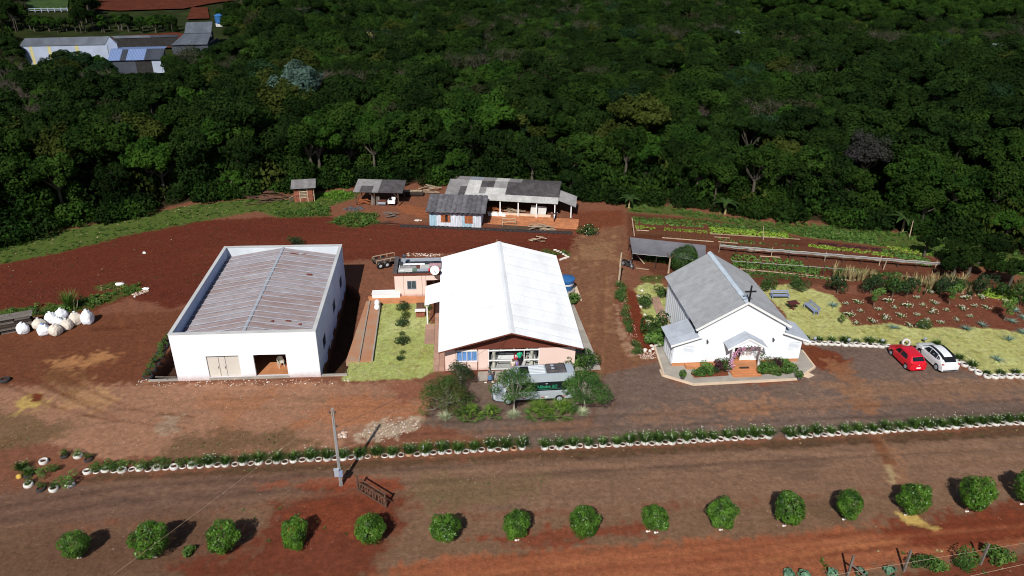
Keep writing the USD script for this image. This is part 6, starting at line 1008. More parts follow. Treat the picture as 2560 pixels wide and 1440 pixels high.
def clumpy(seed, h, rad, n, mats, nl=30, lo=.2, lr=(.13, .26), sz=.085):
    def fn(t):
        r = np.random.default_rng(seed); lob = []
        for k in range(nl): a = k * 2.4 + r.normal(0, .4); q = math.sqrt((k + .5) / nl) * r.uniform(.7, 1.08); lob.append(((math.cos(a) * rad * q, math.sin(a) * rad * q, h * (lo + (.92 - lo) * (1 - .75 * q ** 1.6) + r.uniform(-.12, .1))), (rad * r.uniform(*lr) * 1.25, rad * r.uniform(*lr) * 1.25, rad * r.uniform(*lr) * .8)))
        p, nr = crown_pts(lob, n, r, .35); p = p + r.normal(size=p.shape) * .05; part(t, 'crown', leaves(p, nr + [0, 0, .5], sz * r.uniform(.5, 1.1, len(p)), r, .45, .6), mats); part(t, 'trunk', limbs(M().tube([(0, 0, -.05), (.06, .03, h * .2), (0, 0, h * .36)], [.09, .07, .055], 7, False), np.array([0, 0, h * .3]), [l[0] for l in lob], .035, r, n=4), 'pale_bark')
    return fn
for lb, q, fn, yw in (('broad bushy young tree with olive tinted leaves left of the van', (1115, 1032), clumpy(90, 3.4, 2.05, 7000, 'olive_leaf', 42, .2), 0.), ('thin feathery young tree in front of the van cab', (1285, 1027), clumpy(91, 3.9, 2.2, 4200, 'feather_leaf', 32, .36, (.12, .22)), 1.), ('dense feathery young tree at the rear end of the van', (1462, 1020), clumpy(92, 3.6, 2.0, 7000, 'feather_leaf', 44, .22), 2.)): t = thing('young_tree', lb, 'tree', G(*q), yw); fn(t)
t = thing('feathery_shrub', 'dark drooping shrub behind the olive tinted young tree', 'shrub', G(1150, 968), .5); clumpy(93, 2.5, 1.2, 2600, 'dark_leaf', 18, .25, (.2, .34))(t)
# ------------------------------------------------ shrubs: hall lawn, church
def shrub_fn(seed, mat, s=1., n=900, h=.8, sz=.07, flower=None):
    def fn(t):
        r = np.random.default_rng(seed); lob = [((r.normal(0, .28), r.normal(0, .28), .3 + r.uniform(0, 1) * (h - .3)), .34) for _ in range(9)]; p, n_ = crown_pts(lob, n, r, .6); part(t, 'foliage', leaves(p * s, n_, sz * r.uniform(.7, 1.2, len(p)) * s ** .5, r, .5, .6), mat); part(t, 'stems', limbs(M(), np.zeros(3), [np.array(l[0]) * s for l in lob[:5]], .025 * s, r, n=4), 'bark')
        if flower:
            m = M(); [m.sphere(p[i] * s, .045, 0) for i in r.choice(len(p), 26)]; part(t, 'flowers', m, flower)
    return fn
SK = Kit([mk('shrub', 'shrub', shrub_fn(100, 'dark_leaf')), mk('shrub', 'shrub', shrub_fn(101, 'topiary_leaf', 1., 1000, .9)), mk('shrub', 'shrub', shrub_fn(102, 'olive_leaf', .9, 700, .6)), mk('shrub', 'shrub', shrub_fn(103, 'feather_leaf', 1., 700, 1.2)), mk('leafy_shrub', 'shrub', shrub_fn(104, 'veg_leaf', 1., 700, .9, .11)), mk('purple_shrub', 'shrub', shrub_fn(105, 'purple_leaf', .8, 350, 1.1, .1)), mk('flowering_shrub', 'shrub', shrub_fn(106, 'topiary_leaf', 1., 1000, .9, .07, 'white_petal'))])
for x, y, k, s, lb in [(1007, 776, 0, .95, 'dark shrub at the top of the hall lawn'), (1012, 795, 2, .8, 'brownish shrub second from the top on the hall lawn'), (1004, 816, 0, .9, 'dark shrub touching the brownish one on the hall lawn'), (1004, 861, 0, .95, 'round dark shrub in the middle of the hall lawn'), (1003, 836, 2, .4, 'tiny withered plant above the middle lawn shrub'), (1004, 884, 2, .4, 'tiny withered plant below the middle lawn shrub'), (1000, 901, 0, .5, 'smallest green plant near the foot of the hall lawn'), (1072, 774, 2, .5, 'dry plant by the little stove on the hall lawn'), (1462, 918, 1, 1.5, 'bushy green shrub at the right front corner of the hall'), (1440, 916, 4, 1., 'pale green shrub against the hall wall by the van roof'), (1415, 922, 3, 1.1, 'feathery shrub against the right part of the hall front'), (1430, 757, 4, 1.1, 'spiky shrub at the hall right eave below the tank'), (1472, 588, 6, 1.5, 'white flowering shrub beside the dirt path'), (740, 612, 0, 1.1, 'shrub just behind the warehouse rear parapet'),
    (1650, 742, 1, 1.0, 'upper dark shrub on the lawn left of the church'), (1613, 770, 1, 1.2, 'tall dark shrub beside the brick path'), (1622, 796, 2, .5, 'small brown plant on the lawn left of the church'), (1635, 838, 1, 1.9, 'large round shrub left of the church wing'), (1643, 862, 4, 1.5, 'yellowish green shrub at the left wing of the church'), (1918, 728, 1, 1.25, 'shrub behind the square set bench'), (1998, 728, 1, 1.3, 'dark shrub at the far edge of the church lawn'), (1643, 645, 3, 1., 'weed clump near the shade net post')]: SK.put(k, G(x, y), x * .1, s, lb)
for k, (x, y) in enumerate([(1548, 718), (1549, 735), (1553, 752), (1563, 790), (1570, 810), (1573, 828), (1588, 868), (1592, 886), (1545, 745)]): SK.put(3, G(x, y), k, .75, 'small blue green shrub in the strip along the dirt path', 'shrubs along the dirt path')
t = thing('round_topiary', 'large clipped round bush between the shade net and the church', 'bush', G(1706, 676), .3); r_ = np.random.default_rng(110); p, n = crown_pts([((0, 0, 1.5), (1.55, 1.4, 1.5)), ((.6, .2, 1.9), (1., 1., 1.1)), ((-.5, 0, 1.3), (1.1, 1., 1.2))], 5200, r_, .85); part(t, 'crown', leaves(p, n, r_.uniform(.06, .1, len(p)), r_, .6, .45), 'topiary_leaf'); part(t, 'trunk', limbs(M().tube([(0, 0, 0), (0, 0, 1.)], .12, 7), np.array([0, 0, .8]), [(.6, .2, 2.2), (-.6, 0, 1.8), (0, .5, 2.4)], .07, r_), 'bark')
for x, y, k, s, lb in [(1746, 938, 4, .75, 'leafy plant at the left end of the church flower bed'), (1760, 935, 1, .7, 'lowest green plant in the left church bed'), (1772, 931, 4, .95, 'bright fern like plant in the left church bed'), (1786, 933, 0, .6, 'small dark plant beside the church steps'), (1798, 926, 5, 1.1, 'purple leaved plant left of the church steps'), (1812, 927, 1, .95, 'green plant at the foot of the flowered porch post'), (1906, 930, 4, 1.05, 'tall leafy plant right of the church steps'), (1921, 926, 1, .95, 'dense green plant in the right church bed'), (1933, 934, 4, .9, 'arching plant at the front of the right church bed'), (1943, 918, 5, .9, 'purple leaved plant in the right church bed'), (1953, 915, 2, .7, 'yellowish plant against the church wall'), (1968, 930, 4, 1., 'leafy plant at the right end of the church flower bed'), (1962, 916, 4, .8, 'pale leaved plant near the church right wing')]: SK.put(k, G(x, y, .12), x * .2, s, lb)
for x, y, s_ in ((1706, 946, 'left'), (1997, 948, 'right')):
    t = thing('potted_plant', 'round clipped plant in a dark pot at the %s front of the church' % s_, 'potted plant', G(x, y, .12), 0); part(t, 'pot', M().lathe([(0, 0), (.17, 0), (.22, .32), (.18, .32), (.17, .26), (0, .26)], 14), 'dark_cement', 40); r_ = np.random.default_rng(9); p, n = crown_pts([((0, 0, .55), .32)], 500, r_, .7); part(t, 'foliage', leaves(p, n, .05, r_, .6), 'citrus_leaf')
# flower garland over the porch
ga_ = thing('flower_garland', 'pink flower garland arching over the church porch', 'garland', FR(CHUR, CYAW, 0, 0), CYAW); r_ = np.random.default_rng(12)
crv = [(PM - 1.45, -1.55, .5), (PM - 1.42, -1.5, 1.3), (PM - 1.25, -1.45, 2.05), (PM - .8, -1.42, 2.55), (PM, -1.4, 2.72), (PM + .8, -1.42, 2.6), (PM + 1.3, -1.45, 2.2), (PM + 1.42, -1.5, 1.3), (PM + 1.45, -1.55, .6)]; crv = np.array(crv); tt = np.linspace(0, 8, 520); cc_ = np.stack([np.interp(tt, np.arange(9), crv[:, i]) for i in range(3)], 1) + r_.normal(size=(520, 3)) * [.14, .08, .12]
part(ga_, 'vine', leaves(cc_, r_.normal(size=(520, 3)), .075, r_, .6), 'topiary_leaf'); fm_ = M(); [fm_.sphere(c, r_.uniform(.035, .06), 0) for c in cc_[:230][r_.random(230) < .75]]; [fm_.sphere(c, .04, 0) for c in cc_[230:380:3]]; part(ga_, 'blossoms', fm_, 'pink_petal')
# barbecue on the hall lawn
bq = thing('brick_stove', 'small brick garden stove with a white ledge on the hall lawn', 'stove', G(1052, 790), HYAW)
for r_i in range(5):
    for c_ in range(3): part(bq, 'brick', M().box(-.45 + .3 * c_, -.17 + .3 * c_, -.3, .5, .16 * r_i, .16 * r_i + .15), 'crib_brick')
part(bq, 'ledge', M().box(-.55, .5, -.55, -.02, .8, .86), 'white_paint'); part(bq, 'hood', M().box(-.4, .4, .1, .5, .86, 1.3), 'brown_wood')
# big bags, pallet stack
look('bag_white', (.76, .77, .80), rough=.8, var=.08, vs=2.); look('bag_cream', (.62, .55, .47), rough=.85, var=.1, vs=2.)
def bag(seed, mat, tall):
    r = np.random.default_rng(seed); m = trimesh.creation.icosphere(4, 1.0); v = np.array(m.vertices); d = v / np.linalg.norm(v, axis=1, keepdims=True); sq = np.sign(d) * np.abs(d) ** .62; v = sq * [.55, .55, .5 * tall] * (1 + .16 * (meshkit.fbm(d * 2.3 + seed, 4, seed)[:, None] - .5)); v[:, :2] *= (1 - .28 * np.clip(v[:, 2:3] / (.5 * tall), 0, 1) ** 2); tw = np.clip(v[:, 2] - .38 * tall, 0, 9); v[:, 2] += tw * 1.2 * meshkit.noise(d * 4 + seed, seed); v[:, 2] += .48 * tall; v[:, 2] = np.maximum(v[:, 2], 0)
    v += .08 * (np.abs(meshkit.fbm(v * [3.2, 3.2, 2.] + seed, 3, seed + 3) - .5)[:, None] * 2 - .25) * d; return v, m.faces
BAGS = [(60, 832, 1, 0, 1.0, 'nearest white bulk bag in front of the pallet stack'), (100, 820, 2, 1, .95, 'cream bulk bag half hidden behind the blue tied bag'), (112, 835, 3, 0, 1., 'white bulk bag with a blue tie'), (142, 836, 4, 1, 1.05, 'stained pale bulk bag at the front of the heap'), (130, 806, 5, 0, 1.05, 'white bulk bag at the back left of the heap'), (157, 798, 6, 0, 1.1, 'white bulk bag at the back middle of the heap'), (170, 822, 7, 1, 1., 'cream bulk bag third from the right end'), (193, 810, 8, 1, 1.25, 'tall cream bulk bag second from the right end'), (222, 808, 9, 0, 1.4, 'tallest white bulk bag at the right end of the heap'), (148, 815, 10, 0, .9, 'small white bulk bag in the middle of the heap')]
for x, y, sd0, mt, tl, lb in BAGS:
    t = thing('bulk_bag', lb, 'bulk bag', G(x, y), sd0 * .7, 'bulk bags by the pallet stack'); part(t, 'sack', bag(sd0, 0, tl), 'bag_white' if mt == 0 else 'bag_cream', True); part(t, 'tied_neck', M().lathe([(.1, 0), (.05, .08), (.12, .2), (.02, .22)], 8, (0, 0, tl * .99)), 'blue_curtain' if sd0 == 3 else 'bag_white')
pst = G(0, 838), G(86, 822); py_ = math.atan2(*(pst[1] - pst[0])[[1, 0]]); ps = thing('pallet_stack', 'long stack of grey weathered boards at the left edge', 'board stack', pst[1], py_); r_ = np.random.default_rng(4)
for lv in range(12):
    for bay in range(3):
        for k in range(2): part(ps, 'plank', M().box(-4.2 + 1.4 * bay + r_.normal(0, .04), -2.84 + 1.4 * bay + r_.normal(0, .04), .55 * k + r_.normal(0, .05), .48 + .55 * k, .125 * lv, .125 * lv + r_.uniform(.06, .1)), 'dark_wood' if r_.random() < .6 else 'grey_wood')
part(ps, 'top_sheet', M().obox((-2.05, .55, 1.53), (4.4, 1.3, .04), roty(.01)), 'grey_wood'); part(ps, 'side_plank', M().obox((.25, .8, .75), (.04, 1.6, 1.5), roty(.25)), 'dark_wood')
t = thing('cane_clump', 'tall green cane clump behind the bulk bags', 'cane plant', G(178, 775), 0); part(t, 'foliage', blades(M(), 170, 2.4, .035, np.random.default_rng(5), .55, .5, .3, 1.), 'verge_leaf'); part(t, 'dry_stems', M().tube([(.3, 0, 0), (.5, .1, 1.2)], .05).tube([(.5, .2, 0), (.8, .2, 1.)], .05), 'pale_wood')
for k, (x, y, s, lb) in enumerate([(300, 712, .5, 'white crumpled sheet on the weeds left of the warehouse'), (361, 634, .2, 'small white scrap on the ploughed field'), (365, 724, .35, 'white plaster lump near the weeds')]): solo('white_scrap', M().sphere((0, 0, .1), (s, s * .6, .14), 2, .5, k), 'white_paint', lb, 'scrap', pos=G(x, y))
# ---------------------------------------------------------------- stones
rs_ = np.random.default_rng(200)
STK = Kit([mk('white_edging_stone', 'stone', (lambda k: lambda t: part(t, 'stone', M().sphere((0, 0, .08), (.2, .16, .13), 1, .35, k), 'white_stone'))(k)) for k in range(3)])
line = [(1596, 742), (1602, 768), (1612, 788), (1620, 805), (1622, 815), (1618, 845), (1625, 852), (1628, 866), (1633, 868), (1640, 866), (1648, 864), (1655, 862), (1560 + 40, 875), (1612, 877), (1625, 879), (1605, 728), (1632, 874)]
for k, q in enumerate(line): STK.put(k, G(*q), k, rs_.uniform(.8, 1.3), 'white stone edging the lawn left of the church', 'white edging stones left of the church')
PSK = Kit([mk('path_stone', 'stone', (lambda k: lambda t: part(t, 'stone', M().sphere((0, 0, .06), (.26, .16, .11), 1, .3, k), 'white_stone'))(k)) for k in range(2)])
for k, (x, y) in enumerate([(1388, 626), (1395, 629), (1402, 632), (1408, 636), (1414, 640), (1419, 643), (1413, 646), (1407, 648), (1402, 650)]): PSK.put(k, G(x, y), k * .5, 1., 'whitish stone in the angled row behind the hall roof', 'stones in the angled row behind the hall')
# loose rubble and pebbles nobody could count
def pebble(seed): return M().sphere((0, 0, .02), (.06, .05, .035), 0, .3, seed)
pp, ps_ = [], []
def strew(px, n, lo, hi):
    Q = poly(px); a, b = Q.min(0), Q.max(0); c = 0
    while c < n:
        q = rs_.uniform(a, b, (n * 3, 2)); q = q[sdist(q, Q) > 0][:n - c]; c += len(q); pp.extend(np.c_[q, np.zeros(len(q))]); ps_.extend(rs_.uniform(lo, hi, len(q)))
strew([(880, 1088), (960, 1050), (1050, 1046), (1045, 1078), (960, 1104)], 170, .5, 1.5); strew([(845, 1085), (868, 1080), (866, 1096), (848, 1096)], 26, 1.5, 3.2); strew([(1595, 878), (1640, 880), (1650, 898), (1600, 898)], 170, .5, 1.3); strew([(340, 950), (870, 948), (880, 962), (340, 968)], 150, .4, 1.7); strew([(330, 735), (370, 722), (372, 728), (335, 745)], 90, .7, 1.8); strew([(1020, 632), (1110, 636), (1100, 642), (1010, 640)], 120, .7, 2.); strew([(200, 960), (1090, 960), (1060, 1100), (100, 1120)], 500, .25, .6); strew([(1650, 950), (2560, 940), (2560, 1040), (1500, 1100)], 220, .2, .5); strew([(0, 1200), (2560, 1090), (2560, 1300), (0, 1420)], 380, .2, .55); strew([(1540, 700), (1560, 720), (1610, 890), (1580, 890)], 200, .4, 1.)
pp = np.array(pp); pp[:, 2] = height(pp[:, :2])
scatter('rubble', [[(pebble(k), 'white_stone' if k < 1 else 'pink_stone', False)] for k in range(4)], pp, rs_.integers(0, 4, len(pp)), ps_, rs_.uniform(0, 6, len(pp)), 'pale rubble and pebbles strewn over the bare earth', 'rubble')
# ---------------------------------------------------------------- grass on lawns, verges and weeds
def tuft(seed, L, w, n, sp, mat): return [(blades(M(), n, L, w, np.random.default_rng(seed), sp, .5, .12, .9), mat, False)]
def grow(name, protos, regions, label, cat, hgt=True, extra=None):
    P, I, S_ = [], [], []
    for px, dens, ids, lo, hi in regions:
        Q = poly(px) if isinstance(px, list) else px; a, b = Q.min(0), Q.max(0); n = int(dens * np.prod(b - a)); q = rs_.uniform(a, b, (n, 2)); nz = f3(q, .6, 31, 2); q = q[(sdist(q, Q) + .35 * nz > .0) & (nz > -.35 + .3 * rs_.random(n) - .3)]
        P.append(q); I.append(rs_.choice(ids, len(q))); S_.append(rs_.uniform(lo, hi, len(q)))
    P = np.vstack(P); scatter(name, protos, np.c_[P, height(P) - .01], np.concatenate(I), np.concatenate(S_), rs_.uniform(0, 6.28, len(P)), label, cat)
grow('lawn_blades', [tuft(1, .09, .012, 16, 1.6, 'lawn_leaf'), tuft(2, .1, .012, 14, 1.4, 'verge_leaf'), tuft(3, .08, .014, 14, 1.8, 'straw_leaf')], [(HLAWN, 13, [0, 0, 0, 0, 2], .8, 1.5), (CLAWN_R, 11, [0, 0, 0, 0, 2, 2], .8, 1.5), (CLAWN_L, 13, [0, 0, 0, 0, 2], .8, 1.5)], 'short tufts of the pale clipped lawns', 'grass')
grow('weed_tufts', [tuft(5, .5, .022, 22, 1., 'verge_leaf'), tuft(6, .4, .03, 18, 1.2, 'tuft_leaf'), [(leaves(*crown_pts([((0, 0, .25), .35)], 90, np.random.default_rng(3), .3), .08, np.random.default_rng(4)), 'veg_leaf', False)], tuft(7, .35, .02, 14, 1.3, 'bright_leaf'), tuft(8, .3, .02, 14, 1.4, 'straw_leaf')],
    [(VERGE_L, 2.6, [0, 0, 0, 0, 3, 1, 4], .4, .95), (VERGE_R, 2.4, [0, 1, 3, 2, 0], .5, 1.2)] + [(g, 5., [0, 1, 0, 2], .6, 1.3) for g in GREENS[:3]] + [(GREENS[3], 5., [3], 1., 2.)] + [(g, 4., [1, 1, 0, 4], .4, .9) for g in GREENS[4:]]
    + [([(840, 645), (1000, 638), (1010, 650), (850, 652)], .8, [1, 4], .3, .7), ([(195, 1190), (1310, 1132), (2560, 1070), (2560, 1082), (1310, 1148), (210, 1203)], .9, [1, 4, 4], .2, .45), ([(60, 1040), (200, 1060), (120, 1110), (0, 1120)], .8, [4, 4, 1], .2, .5), ([(430, 1095), (700, 1075), (800, 1110), (640, 1130), (400, 1150)], .9, [4, 4, 1], .2, .5), ([(1000, 1195), (1380, 1185), (1330, 1250), (1010, 1260)], .35, [4, 1], .2, .4), ([(580, 1250), (1050, 1240), (1050, 1400), (580, 1420)], .12, [1, 1, 0], .25, .6), ([(2060, 1385), (2560, 1350), (2560, 1440), (2060, 1440)], .5, [1, 0, 4], .3, .8), ([(1450, 600), (1560, 590), (1540, 660), (1420, 650)], .4, [4, 1], .2, .5), ([(-20, 660), (480, 560), (1000, 570), (1400, 590), (850, 640), (400, 740), (0, 790)], .09, [4, 1], .25, .6)],
    'rough weeds and grass tufts on the verges and the bare earth', 'weeds')
gp_ = G(1000, 0); 
clod = [[(M().sphere((0, 0, 0), (.12, .1, .07), 1, .4, k), 'clod_earth', False)] for k in range(3)]; look('clod_earth', A(92, 46, 32), rough=.95, var=.25, vs=2.)
grow('field_clods', clod, [(FIELD, 2.6, [0, 1, 2], .5, 1.4), (REDBED, 1.5, [0, 1, 2], .4, 1.), (GARDEN, 1.2, [0, 1, 2], .4, .9)], 'loose clods of the red ploughed soil', 'clods')
# ---------------------------------------------------------------- vegetable garden
def bedrow(name, label, px, mat, row, gap, s, h, seed):    # px: corners left-near, right-near, right-far, left-far
    r = np.random.default_rng(seed); q = [G(*p)[:2] for p in px]; L = np.linalg.norm(q[1] - q[0]); Wd = np.linalg.norm(q[3] - q[0]); gap *= .68; row *= .8; s *= 1.25; nu, nv = max(2, int(L / gap)), max(1, int(Wd / row)); P = []
    for i in range(nu):
        for j in range(nv):
            if r.random() < .12: continue
            a, b = (i + .5 + r.normal(0, .12)) / nu, (j + .5 + r.normal(0, .08)) / nv; p = (q[0] * (1 - a) + q[1] * a) * (1 - b) + (q[3] * (1 - a) + q[2] * a) * b; P.append((*p, .0))
    P = np.array(P); m = M(); pts, nr = crown_pts([((0, 0, h * .5), (s, s, h * .55))], 16, r, .2)
    for p in P: d = r.normal(size=(11, 3)); d[:, 2] = np.abs(d[:, 2]) * .8; d /= np.linalg.norm(d, axis=1, keepdims=True); v, f = leaves(p + d * [s, s, h] * r.uniform(.5, 1, (11, 1)), d + [0, 0, .5], s * .5, r, .7, .4); m.add(v, f)
    solo(name, m, mat, label, 'vegetable bed', kind='stuff')
VB = [('vegetable_bed', 'low lettuce row at the left end of the farthest garden plot', [(1588, 572), (1640, 576), (1640, 566), (1588, 563)], 'lettuce_leaf', .5, .4, .14, .2), ('vegetable_bed', 'dark green row at the back of the left garden plot', [(1590, 560), (1760, 570), (1755, 562), (1590, 553)], 'veg_leaf', .5, .4, .2, .3), ('vegetable_bed', 'thin lettuce row across the left garden plot', [(1660, 577), (1770, 585), (1768, 577), (1660, 570)], 'lettuce_leaf', .5, .4, .13, .2), ('vegetable_bed', 'seedling row above the shade net', [(1592, 595 - 8), (1780, 602), (1778, 590), (1592, 578)], 'veg_leaf', .7, .6, .06, .1),
    ('vegetable_bed', 'broad bright lettuce bed in the middle of the garden', [(1776, 583), (1985, 598), (1960, 583), (1772, 568)], 'lettuce_leaf', .5, .45, .2, .26), ('vegetable_bed', 'green herb bed behind the bright lettuce bed', [(1772, 570), (1960, 585), (1940, 572), (1770, 556)], 'veg_leaf', .5, .4, .2, .3), ('vegetable_bed', 'scattered green bed below the bright lettuce bed', [(1795, 604), (1890, 612), (1885, 604), (1795, 596)], 'veg_leaf', .6, .6, .18, .25), ('vegetable_bed', 'ragged bed right of the scattered green bed', [(1898, 613), (2000, 622), (1992, 612), (1892, 604)], 'veg_leaf', .7, .7, .18, .25), ('vegetable_bed', 'large green bed in the far right of the garden', [(2003, 592), (2200, 615), (2190, 600), (2000, 578)], 'veg_leaf', .5, .5, .24, .35), ('vegetable_bed', 'purple lettuce row in the right part of the garden', [(2045, 612), (2205, 628), (2200, 622), (2045, 606)], 'purple_leaf', .4, .35, .14, .18), ('vegetable_bed', 'yellow green lettuce row below the purple row', [(2022, 618), (2235, 645), (2225, 634), (2022, 610)], 'lettuce_leaf', .5, .45, .2, .24), ('vegetable_bed', 'yellow green patch right of the purple row', [(2232, 630), (2335, 640), (2290, 622), (2215, 615)], 'lettuce_leaf', .6, .5, .2, .26), ('vegetable_bed', 'green bed at the far right end of the plastic film', [(2260, 655), (2330, 668), (2300, 645), (2235, 635)], 'veg_leaf', .5, .45, .22, .3),
    ('vegetable_bed', 'muted green strip at the back of the middle plot', [(1960, 576), (2190, 596), (2180, 586), (1950, 566)], 'veg_leaf', .5, .45, .2, .3), ('vegetable_bed', 'dull green bed between the scattered bed and the film', [(1800, 618), (2010, 634), (2005, 626), (1800, 610)], 'feather_leaf', .5, .5, .16, .22), ('vegetable_bed', 'low seedling bed above the right part of the film', [(2020, 640), (2240, 658), (2232, 648), (2015, 628)], 'feather_leaf', .6, .5, .1, .14), ('vegetable_bed', 'tall tomato row beside the trellis cord', [(1840, 684), (2070, 702), (2066, 692), (1838, 676)], 'veg_leaf', .6, .6, .24, .5), ('vegetable_bed', 'green row between the film and the dry maize', [(2060, 680), (2260, 694), (2255, 684), (2060, 668)], 'veg_leaf', .6, .6, .22, .35), ('vegetable_bed', 'weedy green strip on the bank above the left plot', [(1580, 552), (1780, 562), (1775, 552), (1580, 543)], 'verge_leaf', .5, .45, .2, .25), ('vegetable_bed', 'leafy bed along the near side of the plastic film', [(1830, 652), (2010, 668), (2005, 655), (1830, 636)], 'veg_leaf', .7, .7, .25, .4), ('vegetable_bed', 'trellised leafy row right behind the church roof', [(1830, 668), (2055, 688), (2050, 672), (1835, 655)], 'veg_leaf', .5, .4, .25, .45), ('vegetable_bed', 'blue green onion row nearest the church', [(1870, 694), (2000, 702), (1990, 690), (1870, 680)], 'feather_leaf', .4, .3, .1, .35), ('vegetable_bed', 'yellow row under the edge of the shade net', [(1605, 655), (1670, 662), (1668, 655), (1605, 648)], 'lettuce_leaf', .5, .45, .2, .26), ('vegetable_bed', 'dark green row under the shade net', [(1612, 648), (1690, 652), (1690, 642), (1612, 640)], 'veg_leaf', .5, .4, .2, .3), ('vegetable_bed', 'bright yellow green field strip at the right edge', [(2440, 738), (2640, 772), (2640, 740), (2470, 722)], 'lettuce_leaf', .5, .4, .24, .3), ('vegetable_bed', 'green bed between the far trees and the film end', [(2210, 640), (2330, 655), (2300, 640), (2200, 622)], 'veg_leaf', .6, .5, .22, .3)]
for k, b in enumerate(VB): bedrow(*b, 300 + k)
for k, (a, b) in enumerate([((1591, 575), (1622, 577)), ((1775, 584), (2000, 598)), ((1785, 592), (1825, 595)), ((1795, 604), (1845, 608)), ((1655, 594), (1784, 604)), ((1590, 670), (1622, 674)), ((1885, 648), (1925, 652)), ((1850, 672), (2060, 692)), ((1840, 676), (2130, 702)), ((1992, 690), (2140, 700)), ((2258, 690), (2300, 696)), ((2090, 583), (2122, 584)), ((1860, 628), (1955, 624)), ((1900, 640), (1950, 643))]): solo('garden_board', M().beam(G(*a, .04), G(*b, .04), .14, .06), 'pale_wood', 'pale board edging a vegetable bed', 'board', group='boards edging the vegetable beds')
# shade net on poles
look('shade_cloth', A(122, 120, 126), rough=.9, var=.12, vs=1.2); look('film', A(158, 154, 150), rough=.4, spec=.5, var=.12, vs=3.)
q = [G(1581, 634, 1.7), G(1765, 652, 1.7), G(1779, 622, 1.7), G(1750, 604, 1.8), G(1574, 593, 1.8)]; nt = thing('shade_net', 'grey shade net stretched over low poles', 'shade net'); v, f = [], []; a, b, c, d = q[0], q[1], (q[2] + q[3]) / 2, q[4]
for i in range(25):
    for j in range(13): s, t = i / 24, j / 12; p = (a * (1 - s) + b * s) * (1 - t) + (d * (1 - s) + c * s) * t; p = p - [0, 0, .28 * math.sin(math.pi * ((s * 3) % 1)) * math.sin(math.pi * t)]; v.append(p)
for i in range(24):
    for j in range(12): k = i * 13 + j; f.append([k, k + 13, k + 14, k + 1])
part(nt, 'net', M().add(v, f), 'shade_cloth', True)
for s in range(4):
    for e in ((a, b), (d, c)): p = e[0] * (1 - s / 3) + e[1] * s / 3; part(nt, 'pole', M().tube([(p[0], p[1], 0), p], .05), 'dark_wood')
part(nt, 'net_edge', M().tube([a, b], .03, 4), 'film')
yp = thing('forked_post', 'forked wooden post beside the clipped round bush', 'post', G(1671, 683), 0); part(yp, 'shaft', M().tube([(0, 0, 0), (0, 0, 1.9)], [.12, .09], 7), 'pale_wood'); part(yp, 'fork', M().tube([(0, 0, 1.8), (-.4, 0, 2.5)], [.07, .05], 6).tube([(0, 0, 1.8), (.42, 0, 2.4)], [.07, .05], 6), 'brown_wood')
fl = thing('plastic_film_rail', 'long pale plastic film rolled along a rail of posts through the garden', 'plastic film'); fa, fb = G(1800, 613, 1.0), G(2390, 661, 1.0); t = np.linspace(0, 1, 60)[:, None]; pth = fa + (fb - fa) * t + np.c_[np.zeros(60), .03 * np.sin(np.arange(60) * 1.3), .025 * np.sin(np.arange(60) * .9)]; part(fl, 'film', M().tube(pth, .08 + .025 * np.sin(np.arange(60) * 2.1), 6), 'film', True); part(fl, 'hanging_film', M().add(np.r_[pth, pth - [0, 0, .26] + np.random.default_rng(1).normal(0, .03, (60, 3))], [[i, i + 1, 61 + i, 60 + i] for i in range(59)]), 'film')
for k in range(14): p = fa + (fb - fa) * k / 13; part(fl, 'post', M().tube([(p[0], p[1] + .06, 0), (p[0], p[1] + .06, 1.25)], .045), 'dark_wood' if k % 3 else 'pale_wood')
f2 = thing('trellis_line', 'pale cord on dark stakes over the leafy trellis row', 'trellis'); fa, fb = G(1828, 652, .9), G(2140, 675, .9); part(f2, 'cord', M().tube(fa + (fb - fa) * np.linspace(0, 1, 12)[:, None], .035, 4), 'film')
for k in range(9): p = fa + (fb - fa) * k / 8; part(f2, 'stake', M().tube([(p[0], p[1], 0), (p[0], p[1], 1.0)], .04), 'dark_wood')
for k, (b, t) in enumerate([((1586, 590), (1580, 544)), ((1908, 600), (1909, 565)), ((2102, 568), (2098, 553)), ((2273, 594), (2283, 552)), ((2296, 575), (2314, 510)), ((2208, 674), (2218, 648)), ((2385, 680), (2391, 660)), ((1611, 660), (1590, 634))]): P = G(*b); n_ = CAM - P; n_[2] = 0; dd = ray(*t); tt_ = np.dot(P - CAM, n_) / np.dot(dd, n_); T = CAM + dd * tt_; solo('stake', M().tube([P, T], [.07, .05], 6), 'pale_wood', ['thin stake at the left corner of the garden', 'forked stake in the bright lettuce bed', 'short pale stake before the forest', 'leaning pale stake at the forest edge', 'tall leaning pale trunk at the forest edge', 'pale stake leaning on the plastic film', 'dark stake at the film end', 'leaning stake under the shade net corner'][k], 'stake')
# dry corn stalks and dark shrubs behind the flower bed
dk = [tuft(20, 1.7, .03, 24, .5, 'straw_leaf'), tuft(21, 1.4, .03, 20, .6, 'tuft_leaf'), tuft(22, 1.5, .03, 16, .5, 'dark_leaf')]
grow('dry_maize', dk, [([(2075, 700), (2160, 712), (2170, 690), (2080, 680)], 2.6, [0, 0, 0, 1], .8, 1.3), ([(2170, 715), (2300, 725), (2310, 700), (2160, 690)], 1.6, [1, 2, 1, 0, 0], .5, .9), ([(2300, 728), (2430, 735), (2410, 712), (2300, 700)], 2.8, [0, 0, 0, 1], .8, 1.2)], 'dry straw coloured maize stalks behind the flower bed', 'maize')
grow('hedge_weeds', dk[1:], [([(2060, 725), (2460, 745), (2450, 725), (2060, 712)], 1.2, [0, 1], .3, .7), ([(1895, 712), (2060, 716), (2060, 706), (1895, 704)], 1., [0, 1], .25, .5)], 'dark weeds at the back of the flower bed', 'weeds')
